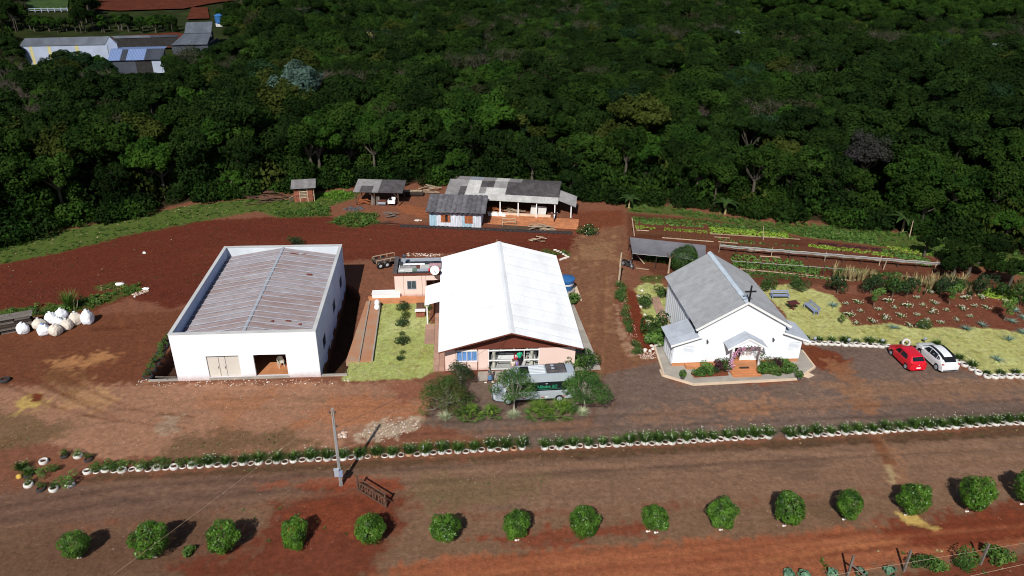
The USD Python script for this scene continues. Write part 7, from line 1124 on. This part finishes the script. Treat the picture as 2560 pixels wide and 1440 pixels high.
def agave(seed, mat, fl):
    def fn(t):
        r = np.random.default_rng(seed); part(t, 'foliage', blades(M(), 46, .62, .03, r, 1.5, .42, .06, .6), mat)
        if fl: m = M(); [m.sphere((r.normal(0, .26), r.normal(0, .26), r.uniform(.15, .36)), .045, 0) for _ in range(22)]; part(t, 'flower_heads', m, 'cream_cloth')
    return fn
AK = Kit([mk('pale_lily', 'plant', agave(120, 'veg_leaf', True)), mk('pale_lily', 'plant', agave(121, 'pale_leaf', True)), mk('agave', 'plant', agave(122, 'agave_leaf', False)), mk('agave', 'plant', agave(123, 'agave_leaf', False))])
o6 = lambda x, y: (2000 + x / 4.571, 680 + y / 4.571)
for x, y in [(690, 455), (890, 435), (1080, 415), (1220, 395), (1400, 385), (1510, 465), (970, 535), (1150, 510), (1330, 498), (1600, 585), (1790, 555), (1850, 425), (1670, 445), (1940, 515), (1990, 395), (1880, 305), (1530, 362), (660, 355), (2340, 358), (560, 500), (820, 570), (520, 370), (1250, 620), (1480, 240), (2130, 420), (640, 590), (1450, 560), (1330, 300), (1000, 340), (2070, 300)]: AK.put(int(x) % 2, G(*o6(x, y)), x, 1.0 + .25 * math.sin(x), 'lily with pale flower heads in the red flower bed', 'lilies of the red flower bed')
for k, (x, y) in enumerate([(1070, 645), (1890, 655), (2080, 615), (2420, 575), (2390, 775), (2530, 695), (2460, 450), (2550, 530), (2250, 1010), (370, 392)]): AK.put(2 + k % 2, G(*o6(x, y)), x, 1.25, ['blue green agave on the lawn edge below the flower bed', 'blue green agave where lawn meets red bed', 'agave beside the bare branched sapling', 'agave at the right side of the red bed', 'large blue green agave alone on the lawn', 'agave at the right edge of the picture', 'upper agave at the right of the red bed', 'agave cut by the right picture edge', 'dark spiky plant on the lawn right of the white car', 'spiky plant with dry leaves on the lawn near the bench'][k])
def sapling(seed, mat, h, rad, n):
    def fn(t):
        r = np.random.default_rng(seed); lob = [((r.normal(0, rad * .45), r.normal(0, rad * .45), h * r.uniform(.45, .95)), rad * .5) for _ in range(7)]; p, nr = crown_pts(lob, n, r, .5); part(t, 'crown', leaves(p, nr, .09, r, .6), mat); part(t, 'trunk', limbs(M().tube([(0, 0, 0), (.03, 0, h * .45)], [.05, .04], 5, False), np.array([.03, 0, h * .4]), [l[0] for l in lob[:5]], .03, r, n=4), 'bark')
    return fn
SP = Kit([mk('young_bush_tree', 'tree', sapling(130, 'dark_leaf', 1.9, .95, 900)), mk('young_bush_tree', 'tree', sapling(131, 'topiary_leaf', 1.6, .9, 900)), mk('thin_sapling', 'tree', sapling(132, 'veg_leaf', 2.0, .55, 420))])
for x, y, k, s, lb in [(420, 250, 0, 1.1, 'dark bushy tree at the left end of the line behind the red bed'), (800, 260, 0, 1.2, 'dark bushy tree second in the line behind the red bed'), (840, 400, 2, 1.1, 'leaning thin sapling in the red bed'), (1050, 285, 1, 1.35, 'broad dark bush in the middle of the line behind the red bed'), (1220, 280, 0, 1.1, 'upright dark tree beside the broad dark bush'), (1600, 270, 0, 1.1, 'dark tree before the dry maize'), (1700, 380, 2, 1.15, 'bright thin sapling in the right of the red bed'), (1750, 240, 1, 1., 'rounded bush before the tallest dry maize'), (2040, 260, 0, 1.2, 'dark tree left of the bright green field strip'), (2310, 290, 1, 1.0, 'dark bush on the bright green field strip'), (2330, 560, 2, 1.2, 'bare branched sapling among the agaves'), (1390, 640, 4, 1., 'small round bush at the lawn edge'), (2490, 380, 1, 1.4, 'dark bush at the right edge behind the bed'), (470, 600, 2, .5, 'small white flowering rose on the lawn')]: (SP.put(k % 3, G(*o6(x, y)), x * .3, s, lb) if k < 3 else SK.put(6, G(*o6(x, y)), 0, 1., lb))
for x, y, k, s, lb in [(2294, 1418, 3, 1., 'leafy bush beside the middle fence post'), (2417, 1412, 3, 1.1, 'leafy bush left of the rightmost fence post'), (2488, 1405, 4, 1.1, 'leafy bush right of the rightmost fence post'), (2337, 1424, 4, .8, 'low plant between the fence posts'), (2400, 1420, 3, .7, 'small bush touching the fence shadow'), (470, 1385, 4, .6, 'small weed bush between the second and third citrus trees')]: SK.put(k, G(x, y), x, s, lb)
CBK = Kit([mk('cabbage', 'cabbage', lambda t: part(t, 'leaves', leaves(*crown_pts([((0, 0, .15), (.3, .3, .22))], 46, np.random.default_rng(6), .3), .13, np.random.default_rng(7), .8, .3), 'cabbage_leaf'))])
for k, (x, y) in enumerate([(2080, 1440), (2152, 1437), (2224, 1432), (1972, 1440), (2010, 1442)]): CBK.put(0, G(x, y), k, 1.25, 'blue green cabbage at the bottom edge by the fence', 'cabbages at the bottom edge')
# lawn lamps along the white tyres
for k, (x, y) in enumerate([(2035, 857), (2120, 861), (2204, 862), (2310, 858)]): t = thing('garden_spotlight', ['spotlight nearest the church in the white tyre row', 'spotlight halfway along the white tyre row', 'spotlight near the front of the red car', 'spotlight at the nose of the white car'][k], 'spotlight', G(x, y), .3); part(t, 'stem', M().tube([(0, 0, 0), (0, 0, .4)], .025), 'dark_metal'); part(t, 'head', M().obox((0, 0, .5), (.26, .2, .2), rotx(.4)), 'zinc')
# ---------------------------------------------------------------- the farm beyond the trees
look('far_white', A(176, 186, 206), rough=.8, var=.1, vs=.4); look('far_yellow', A(206, 196, 140), rough=.8, var=.1); look('far_roof', A(104, 110, 120), rough=.7, var=.15, vs=.5, rnd=.1); look('far_blue_roof', A(138, 160, 204), rough=.5, var=.08); look('far_dark_roof', A(74, 78, 88), rough=.7, var=.2, vs=.4, rnd=.1)  # the farm white is darkened: dimmer light out there is put into its colour
def far_shed(name, label, e0, e1, r0, r1, ze, zr, mats, wall, n, back=True, walls=True, wd=.1):
    a, b, c, d = G(*e0, ze), G(*e1, ze), G(*r1, zr), G(*r0, zr); t = thing(name, label, 'farm building'); rf = sub(t, 'roof')
    for k in range(n): s0, s1 = k / n, (k + 1) / n; o = np.array([0, 0, .02 * (k % 2)]); part(rf, 'roof_sheet', M().sheet(a + (b - a) * s0 + o, a + (b - a) * s1 + o, d + (c - d) * s1 + o, d + (c - d) * s0 + o, waves=4, amp=.05), mats[k * len(mats) // n])
    n2 = unit((d - a) * [1, 1, 0]); D_2 = np.linalg.norm((d - a)[:2])
    if back:
        for k in range(n): s0, s1 = k / n, (k + 1) / n; p, q = d + (c - d) * s0, d + (c - d) * s1; part(rf, 'rear_sheet', M().sheet(p, q, q + n2 * D_2 - [0, 0, zr - ze], p + n2 * D_2 - [0, 0, zr - ze], waves=4, amp=.05), mats[0])
    if walls:
        ins = n2 * .4; A0, B0 = a + ins, b + ins
        for k in range(len(wall)):
            s0, s1 = wall[k][0], wall[k][1]; p, q = A0 + (B0 - A0) * s0, A0 + (B0 - A0) * s1; part(t, 'wall_panel', M().slab([(p[0], p[1], -.2), (q[0], q[1], -.2), (q[0], q[1], ze), (p[0], p[1], ze)], wd), wall[k][2])
        for P in (a, b): e = unit(b - a) * (.3 if P is a else -.3); P0 = P + ins + e; P1 = P0 + n2 * (2 * D_2 - .8 if back else D_2 - .4); pm = (P0 + P1) / 2; part(t, 'end_wall', M().slab([(P0[0], P0[1], -.2), (P1[0], P1[1], -.2), (P1[0], P1[1], ze - .05), (pm[0], pm[1], zr - .1 if back else ze), (P0[0], P0[1], ze - .05)], .1), wall[0][2])
    return t
far_shed('farm_barn', 'long white barn with yellow stripes at the far farm', (47, 116), (262, 112), (62, 95.5), (274, 90.5), 4.6, 6.4, ['far_roof', 'far_roof'], [(0, .09, 'far_white'), (.091, .125, 'far_yellow'), (.126, .3, 'far_white'), (.301, .335, 'far_yellow'), (.336, .62, 'far_white'), (.621, .66, 'far_yellow'), (.661, 1., 'far_white')], 12)
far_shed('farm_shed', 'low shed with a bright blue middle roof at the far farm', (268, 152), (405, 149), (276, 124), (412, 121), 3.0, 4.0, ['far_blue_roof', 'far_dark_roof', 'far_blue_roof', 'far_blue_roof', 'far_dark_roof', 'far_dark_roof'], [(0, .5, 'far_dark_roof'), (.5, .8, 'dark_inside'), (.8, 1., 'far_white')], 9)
far_shed('farm_shed', 'narrow dark roofed shed along the back of the farm yard', (288, 96), (446, 92), (276, 90), (446, 86.5), 3.2, 3.8, ['far_roof', 'far_dark_roof'], [(0, .25, 'dark_inside'), (.25, 1., 'dark_inside')], 9, False)
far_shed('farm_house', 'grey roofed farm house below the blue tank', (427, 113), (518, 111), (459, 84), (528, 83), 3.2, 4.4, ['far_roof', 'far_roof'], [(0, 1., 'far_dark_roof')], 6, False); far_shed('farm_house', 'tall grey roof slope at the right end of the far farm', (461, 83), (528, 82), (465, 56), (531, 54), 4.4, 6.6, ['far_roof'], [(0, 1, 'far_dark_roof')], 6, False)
t = thing('farm_tank', 'blue water tank at the right end of the far farm', 'tank', G(552, 74), 0); part(t, 'body', M().lathe([(1.2, 2.), (1.4, 4.2), (1.5, 4.3), (.5, 4.8), (0, 4.8)], 16), 'blue_plastic', 40); part(t, 'stand', M().box(-1, 1, -1, 1, 0, 2.), 'grey_plaster')
t = thing('farm_fence', 'white rail fence by a green paddock at the top left', 'fence'); fa, fb = G(72, 31), G(170, 30); part(t, 'rail', M().beam(fa + [0, 0, 1.3], fb + [0, 0, 1.3], .16), 'far_white'); part(t, 'rail', M().beam(fa + [0, 0, .7], fb + [0, 0, .7], .14), 'far_white'); [part(t, 'post', M().beam(fa + (fb - fa) * k / 6, fa + (fb - fa) * k / 6 + [0, 0, 1.5], .2), 'far_white') for k in range(7)]
t = thing('white_block_wall', 'white low wall before the blue roofed farm shed', 'wall'); p_, q_ = G(288, 172), G(392, 170); [part(t, 'block', M().slab([p_ + (q_ - p_) * s, p_ + (q_ - p_) * (s + .18), p_ + (q_ - p_) * (s + .18) + [0, 0, 1.4], p_ + (q_ - p_) * s + [0, 0, 1.4]], .2), 'far_white') for s in (0, .2, .4, .6, .8)]
solo('farm_car', M().box(-2, 2, -.85, .85, .3, .9).box(-1.1, 1.1, -.75, .75, .9, 1.45), 'far_white', 'small pale car parked in the far farm yard', 'car', pos=G(385, 110), yaw=.1)
def hillpatch(name, px, mat, label, cat, kind='structure', dz=.5):
    Q = [G(x, y) for x, y in px]; from_ = np.array([[q[0], q[1]] for q in Q]); tri = trimesh.creation.triangulate_polygon(SPoly(from_), engine='earcut'); m = trimesh.Trimesh(np.c_[tri[0], np.zeros(len(tri[0]))], tri[1], process=True)
    for _ in range(4): m = m.subdivide()
    v = np.array(m.vertices); v[:, 2] = far_height(v[:, 0], v[:, 1]) + dz; solo(name, (v, m.faces), mat, label, cat, kind=kind)
hillpatch('farm_yard', [(262, 130), (430, 125), (470, 95), (440, 88), (280, 92)], 'red_field', 'red earth yard of the far farm', 'yard'); hillpatch('red_hillside', [(235, 27), (300, 30), (460, 29), (540, 14), (600, 4), (600, -40), (240, -40)], 'red_field', 'red ploughed field on the slope above the far farm', 'field'); hillpatch('red_hillside', [(468, 52), (525, 52), (520, 26), (480, 26)], 'red_field', 'red dirt track above the farm house', 'track')
look('paddock_green', A(54, 76, 30), rough=.95, var=.3, vs=.3); hillpatch('paddock', [(60, 30), (170, 28), (172, 2), (70, 2)], 'paddock_green', 'small green paddock at the top left', 'grass', 'stuff'); look('scrub_earth', A(128, 116, 96), rough=.95, var=.2); 
# ---------------------------------------------------------------- the forest
FQ = .56
def FL(name, a, b, rnd=.22): leaf(name, A(*a, FQ), A(*b, FQ), vs=.22, rnd=rnd, trans=.32, rough=.8, spec=.04)
FL('forest_dark', (38, 60, 27), (62, 89, 38)); FL('forest_mid', (50, 81, 32), (79, 111, 44)); FL('forest_olive', (72, 86, 36), (98, 112, 50)); FL('forest_bright', (58, 96, 36), (86, 126, 46)); FL('forest_blue', (44, 74, 44), (66, 98, 60)); FL('forest_brown', (66, 72, 46), (88, 92, 60)); FL('forest_yellow', (166, 166, 90), (206, 206, 120), .1); FL('forest_silver', (140, 164, 150), (190, 206, 194), .1); FL('forest_tan', (170, 152, 100), (190, 172, 124), .1); FL('forest_pink', (90, 84, 86), (76, 88, 66), .1)
FL('forest_steel', (92, 124, 112), (122, 152, 138), .1)
look('forest_bark', A(104, 96, 84, .7), rough=.95, var=.3, vs=.8, rnd=.2); look('forest_pale_bark', A(112, 106, 94, .7), rough=.95, var=.25, vs=.5)
def ftree(seed, mat, h, rad, n, sz=.34, nl=16, low=.45, flat=.55, skirt=False, barkm='forest_bark', lr=(.2, .38), inner=.66):
    n = int(n * 1.55); sz = sz * .74; nl = int(nl * 1.35); low = low * .8
    def fn(t):
        r = np.random.default_rng(seed); lob = []
        for k in range(nl):
            a = r.uniform(0, 6.28); q = math.sqrt(r.random()) * .78; z = h * (low + (1 - low) * (.32 + .55 * (1 - q * q * flat) - .35 * r.random() * (1 - q * .4))); lob.append(((math.cos(a) * rad * q, math.sin(a) * rad * q, z), (rad * r.uniform(*lr), rad * r.uniform(*lr), rad * r.uniform(lr[0] * .75, lr[1] * .85))))
        if skirt:
            for k in range(14): a = r.uniform(0, 6.28); lob.append(((math.cos(a) * rad * .6, math.sin(a) * rad * .6, h * r.uniform(.06, .5)), rad * r.uniform(.26, .42)))
        p, nr = crown_pts(lob, n, r, inner); part(t, 'crown', leaves(p, nr + [0, 0, .25], sz * r.uniform(.55, 1.2, len(p)), r, .62, .55), mat)
        part(t, 'trunk', limbs(M().tube([(0, 0, -.3), (r.normal(0, .1), r.normal(0, .1), h * .3), (0, 0, h * .5)], [.26, .2, .16], 7, False), np.array([0, 0, h * .42]), [l[0] for l in lob[:8]], .14, r, n=5), barkm)
    return fn
def bare(seed, h, rad, mat, n1=9, n2=5, n3=4, lf=None):
    def fn(t):
        r = np.random.default_rng(seed); m = M(); b0 = np.array([0, 0, h * .35]); m.tube([(0, 0, -.3), (.1, 0, h * .2), b0], [.24, .2, .16], 6, False); tips = []
        for i in range(n1):
            a = i * 2.4 + r.normal(0, .3); e = np.array([math.cos(a) * rad * r.uniform(.3, .75), math.sin(a) * rad * r.uniform(.3, .75), h * r.uniform(.6, .85)]); m.tube([b0, (b0 + e) / 2 + r.normal(0, .3, 3), e], [.11, .075, .05], 4, False)
            for j in range(n2):
                e2 = e + np.array([r.normal(0, .28 * rad), r.normal(0, .28 * rad), h * r.uniform(.04, .2)]); m.tube([e, (e + e2) / 2 + r.normal(0, .12, 3), e2], [.05, .035, .025], 3, False)
                for l in range(n3): e3 = e2 + np.array([r.normal(0, .15 * rad), r.normal(0, .15 * rad), h * r.uniform(.0, .1)]); m.tube([e2, e3], [.025, .014], 3, False); tips.append(e3)
        part(t, 'branches', m, mat)
        if lf: tp = np.array(tips); k = r.choice(len(tp), 700); part(t, 'crown', leaves(tp[k] + r.normal(0, .5, (700, 3)), r.normal(size=(700, 3)) + [0, 0, .6], .2, r, .6), lf)
    return fn
SPEC = [('broadleaf_tree', 'tree', ftree(400, 'forest_dark', 11.5, 4.4, 3400), 'dark green rounded tree'), ('broadleaf_tree', 'tree', ftree(401, 'forest_mid', 10.5, 4.0, 3200, low=.4), 'mid green domed tree'), ('tall_tree', 'tree', ftree(402, 'forest_dark', 13.5, 3.4, 3000, low=.42, flat=.3), 'tall narrow dark tree'), ('broadleaf_tree', 'tree', ftree(403, 'forest_olive', 10.5, 4.2, 2800, low=.45), 'olive green spreading tree'),
    ('broadleaf_tree', 'tree', ftree(404, 'forest_bright', 9.8, 3.6, 3000, low=.36), 'bright green leafy tree'), ('broadleaf_tree', 'tree', ftree(405, 'forest_blue', 11., 4.0, 3000, .3), 'bluish green tree'), ('thinning_tree', 'tree', bare(406, 11., 4.2, 'forest_pale_bark', 9, 5, 5, 'forest_brown'), 'half bare tree with pale branches'), ('edge_tree', 'tree', ftree(407, 'forest_mid', 10., 3.2, 3600, .3, low=.3, skirt=True), 'tree clothed in foliage down to the ground'), ('edge_tree', 'tree', ftree(408, 'forest_dark', 9., 3.4, 3600, .3, low=.3, skirt=True), 'dark tree clothed in foliage down to the ground'),
    ('pale_trunk_tree', 'tree', ftree(409, 'forest_mid', 12.5, 3.2, 2200, .3, 12, .55, barkm='forest_pale_bark'), 'slender pale trunked tree'), ('bare_tree', 'tree', bare(410, 9.5, 4.0, 'forest_bark', 12, 7, 7), 'leafless grey brown tree'), ('broadleaf_tree', 'tree', ftree(411, 'forest_brown', 10.5, 4.3, 2600), 'brownish thin crowned tree'), ('broadleaf_tree', 'tree', ftree(412, 'forest_dark', 12., 5.2, 3600, .36, 22, .42), 'broad dark tree with a lumpy crown'), ('broadleaf_tree', 'tree', ftree(413, 'forest_mid', 11.5, 4.8, 3400, .34, 20, .4, lr=(.2, .36)), 'broad mid green tree with a lumpy crown'),
    ('young_tree', 'tree', ftree(414, 'forest_bright', 5.5, 2.2, 1500, .26, 9, .15), 'low bright green young tree'), ('young_tree', 'tree', ftree(415, 'forest_dark', 5., 2.3, 1500, .26, 9, .12), 'low dark young tree'), ('yellow_tree', 'tree', ftree(416, 'forest_yellow', 12, 4.6, 3400, .3, 20, .42), ''), ('silver_tree', 'tree', ftree(417, 'forest_silver', 11, 3.0, 1800, .34, 14, .5), ''), ('tan_tree', 'tree', ftree(418, 'forest_tan', 11, 3.4, 2400, .3), ''), ('blossoming_tree', 'tree', ftree(419, 'forest_pink', 9.5, 3.4, 2600, .26), '')]
FK = Kit([mk(a, b, c) for a, b, c, d in SPEC])
rf_ = np.random.default_rng(500)
SPEC.append(('blue_tree', 'tree', ftree(420, 'forest_steel', 10.5, 4.2, 3400, .28, 20, .3), ''))
FK = Kit([mk(a, b, c) for a, b, c, d in SPEC])
def in_px(x, y, Q):
    ins = False; Q = np.asarray(Q, float)
    for a, b in zip(Q, np.roll(Q, -1, 0)):
        if (a[1] > y) != (b[1] > y) and x < (b[0] - a[0]) * (y - a[1]) / (b[1] - a[1]) + a[0]: ins = not ins
    return ins
CLEAR = [[(44, 84), (130, 84), (130, 146), (52, 150)], [(130, 84), (300, 84), (300, 122), (225, 130), (130, 118)], [(262, 84), (412, 84), (412, 176), (300, 176), (262, 150)], [(410, 80), (470, 50), (566, 50), (566, 92), (525, 116), (410, 122)], [(235, 30), (300, 30), (460, 29), (540, 12), (600, 2), (600, -30), (240, -30)], [(468, 54), (525, 54), (520, 20), (480, 20)], [(64, 34), (172, 32), (172, -10), (70, -10)]]
CLD = [236, 232, 222, 240, 440, 262, 420]
TREES = []; sp = 4.0; SPECIAL = [(917, 112, 16, 1.0, 'large pale yellow crowned tree rising from the dark forest'), (790, 40, 18, .8, 'tan crowned tree high in the forest left of the middle'), (742, 190, 20, 1.25, 'large blue silver tree in the forest left of the middle'), (1760, 42, 17, .8, 'left of two silver crowned trees near the top'), (1798, 34, 17, .8, 'right of two silver crowned trees near the top'), (1850, 103, 17, .95, 'silver crowned tree below the pair near the top'), (2494, 135, 17, .9, 'silver crowned tree near the right edge of the forest'), (2480, 166, 17, .7, 'faint silver crown just below the one near the right edge'), (2533, 178, 17, .7, 'lowest small silver crown near the right edge'), (2180, 345, 19, 1.1, 'tree with faint pink blossoms at the right'), (1600, 268, 3, 1.2, 'yellowish olive tree on thin pale limbs right of the middle'), (1392, 160, 4, .9, 'small vivid green crown right of the middle'), (1235, 170, 4, 1.1, 'vivid green tree just left of the picture middle'), (1240, 255, 4, 1.2, 'large vivid green tree above the hall ridge')]
sxy = []
for x, y, k, s, lb in SPECIAL: q = G(x, y, 8.5 * s); sxy.append(q[:2]); FK.put(k, (q[0], q[1], float(far_height(q[0], q[1])[0]) if q[1] > 125 or abs(q[0]) > 70 else 0.), x, s, lb)
sxy = np.array(sxy)
for iy, y in enumerate(np.arange(80, 440, sp * .87)):
    for x in np.arange(-.72 * y - 30, .72 * y + 30, sp) + (sp / 2 if iy % 2 else 0):
        px_, py_2 = x + rf_.uniform(-2., 2.), y + rf_.uniform(-2., 2.); ed = py_2 - forest_y(px_)
        if ed < 1.2: continue
        if np.min(np.hypot(*(sxy - [px_, py_2]).T)) < 3.6: continue
        z0 = float(far_height(px_, py_2)[0]); u = rf_.random(); d = math.hypot(px_, py_2)
        nz = meshkit.fbm(np.array([px_ * .03, py_2 * .03, 1.]), 3, 5); k = int(rf_.choice(14, p=[.16, .13, .09, .06, .05, .06, .06, .03, .03, .06, .02, .05, .1, .1]))
        if ed < 13 and u < .9: k = int(rf_.choice([7, 8, 7, 8, 7, 8, 14, 15, 4]))
        if ed < 26 and k in (6, 9, 10): k = int(rf_.choice([7, 8, 0, 1])) 
        s = rf_.uniform(.68, 1.04) * (.78 + .42 * nz); (bx, by), = PXA((px_, py_2, z0 + 6))[0]
        if -80 < bx < 250 and 175 < by < 335 and u < .6: k = 10
        if bx > 1850 and by < 75: k = int(rf_.choice([14, 15, 15, 14, 1])); s *= 1.0
        if bx < 640 and by < 215: s *= .74
        if bx > 2000 and 150 < by < 420 and u < .5: k = int(rf_.choice([0, 2, 12, 8]))
        def blocked(k, s):
            hgt = {2: 13.5, 9: 12.5, 14: 5.5, 15: 5.}.get(k, 11.) * s
            pts = PXA(np.array([(px_, py_2, z0 + hgt * f_) for f_ in (.0, .35, .65, .95)]))[0]
            for xx, yy in pts:
                for Q, dq in zip(CLEAR, CLD):
                    if d < dq and any(in_px(xx + o, yy, Q) for o in (-12, 0, 12)): return True
            if -20 < pts[0][0] < 580 and py_2 > (184 if pts[0][0] > 262 else 194) and pts[0][1] > (84 if pts[0][0] < 440 else 52): return True
            return any(in_px(pts[0][0], pts[0][1], Q) for Q in CLEAR[4:])
        if blocked(k, s):
            k, s = int(rf_.choice([14, 15])), rf_.uniform(.7, 1.)
            if blocked(k, s): continue
        TREES.append((px_, py_2, z0, k, s, d))
TREES.sort(key=lambda t: t[5]); inview = [t for t in TREES if -60 < PXA(t[:3])[0][0][0] < 2620]; near = inview[:288]; nid = set(map(id, near)); rest = [t for t in TREES if id(t) not in nid]
for k, (x, y, z, sp_, s, d) in enumerate(near):
    ed = y - forest_y(x); FK.put(sp_, (x, y, z - .1), rf_.uniform(0, 6.28), s * np.array([1, 1, rf_.uniform(.92, 1.1)]), SPEC[sp_][3] + (' at the near edge of the forest' if ed < 9 else ' in the nearer part of the forest'), 'forest trees: ' + SPEC[sp_][3] + (', edge' if ed < 9 else ''))
def proto(fn):
    got = []; global part; keep = part; part = lambda t, nm, m, mat, smooth=False, label=None: got.append((m, mat, smooth)); fn(None); part = keep; return got
PR = [proto(SPEC[k][2]) for k in range(16)]
scatter('distant_forest', PR, [(t[0], t[1], t[2] - .1) for t in rest], [t[3] for t in rest], [t[4] for t in rest], rf_.uniform(0, 6.28, len(rest)), 'mass of dense green forest covering the land beyond the nearer trees', 'forest')
# undergrowth at the forest's foot
def under(seed, mat, n=420): p, nr = crown_pts([((0, 0, .8), (1.2, 1.2, 1.)), ((.8, .3, .6), (.8, .8, .8)), ((-.7, .2, .7), (.8, .9, .9))], n, np.random.default_rng(seed), .6); return [(leaves(p, nr, .17, np.random.default_rng(seed), .6), mat, False)]
ux = rf_.uniform(-75, 75, 900); uo = rf_.exponential(3., 900) + .3; uy = np.array([forest_y(v) for v in ux]) + uo; keepu = rf_.random(900) < .55 + .45 * np.sin(ux * .45 + 2 * np.sin(ux * .13)); ux, uy = ux[keepu], uy[keepu]
scatter('undergrowth', [under(1, 'forest_mid'), under(2, 'forest_dark'), under(3, 'forest_bright')], np.c_[ux, uy, np.zeros(len(ux))], rf_.choice([0, 1, 1, 1, 2], len(ux)), rf_.uniform(.4, 1.5, len(ux)), rf_.uniform(0, 6, len(ux)), 'tangled undergrowth along the foot of the forest', 'undergrowth')
leaf('banana_leaf', A(48, 72, 34), A(72, 98, 44), vs=.8, rnd=.25)
fill, fid, fsc = [], [], []
for y in np.arange(84, 430, 3.9):
    for x in np.arange(-.72 * y - 25, .72 * y + 25, 3.9):
        a, b = x + rf_.uniform(-1.6, 1.6), y + rf_.uniform(-1.6, 1.6)
        if b - forest_y(a) < 2.5: continue
        z0 = float(far_height(a, b)[0]); (qx, qy), = PXA((a, b, z0))[0]
        if -30 < qx < 620 and (qy < 100 or any(in_px(t_[0] + o, t_[1], Q) for t_ in PXA([(a, b, z0), (a, b, z0 + 2.5), (a, b, z0 + 5.5)])[0] for Q in CLEAR for o in (-14, 0, 14))): continue
        fill.append((a, b, z0)); fid.append(int(rf_.choice([0, 1, 1, 2]))); fsc.append((rf_.uniform(1.6, 2.3),) * 2 + (rf_.uniform(1.9, 2.8),))
scatter('forest_understorey', [under(11, 'forest_mid', 300), under(12, 'forest_dark', 300), under(13, 'forest_olive', 300)], fill, fid, fsc, rf_.uniform(0, 6, len(fill)), 'dense leafy understorey filling the gaps between the forest trees', 'understorey')
def banana(t):
    r = np.random.default_rng(3); part(t, 'trunk', M().tube([(0, 0, 0), (.05, 0, 1.4)], [.14, .1], 7), 'straw_leaf')
    for k in range(8):
        a = k * 2.4; d = np.array([math.cos(a), math.sin(a), 0]); sd_ = np.array([-d[1], d[0], 0]); tt = np.linspace(0, 1, 6); c = np.array([0, 0, 1.3]) + d * (1.9 * tt[:, None]) + np.array([0, 0, 1.]) * (1.6 * tt - 1.5 * tt ** 2)[:, None]; w = .28 * np.sin(np.pi * np.clip(tt + .06, 0, 1))[:, None]; part(t, 'leaf', M().add(np.r_[c - sd_ * w, c + sd_ * w], [[i, i + 1, 7 + i, 6 + i] for i in range(5)]), 'banana_leaf')
BK = Kit([mk('banana_plant', 'banana plant', banana)])
for k, (x, y) in enumerate([(1572, 520), (1812, 536), (2255, 580)]): BK.put(0, G(x, y), k, .95 + .2 * (k % 3), ['banana plant at the top of the dirt path', 'banana plant with a drooping leaf behind the garden', 'banana plant near the leaning stake'][k])
for k, (x, y, s) in enumerate([(2140 + 230, 665, 1.0), (2420, 690, 1.1), (2310, 640, .8), (2470, 668, 1.0), (2520, 720, .9), (2380, 700, .9)]): FK.put([8, 15, 15, 8, 15, 15][k], G(x, y), k, s * [.42, .8, .8, .5, .9, .8][k], ['dark tree standing at the film end of the garden', 'dark low tree right of the film end', 'low dark tree before the far right of the forest', 'dark bushy tree at the right edge above the field strip', 'low dark tree at the right picture edge', 'low dark bush below the film end'][k])
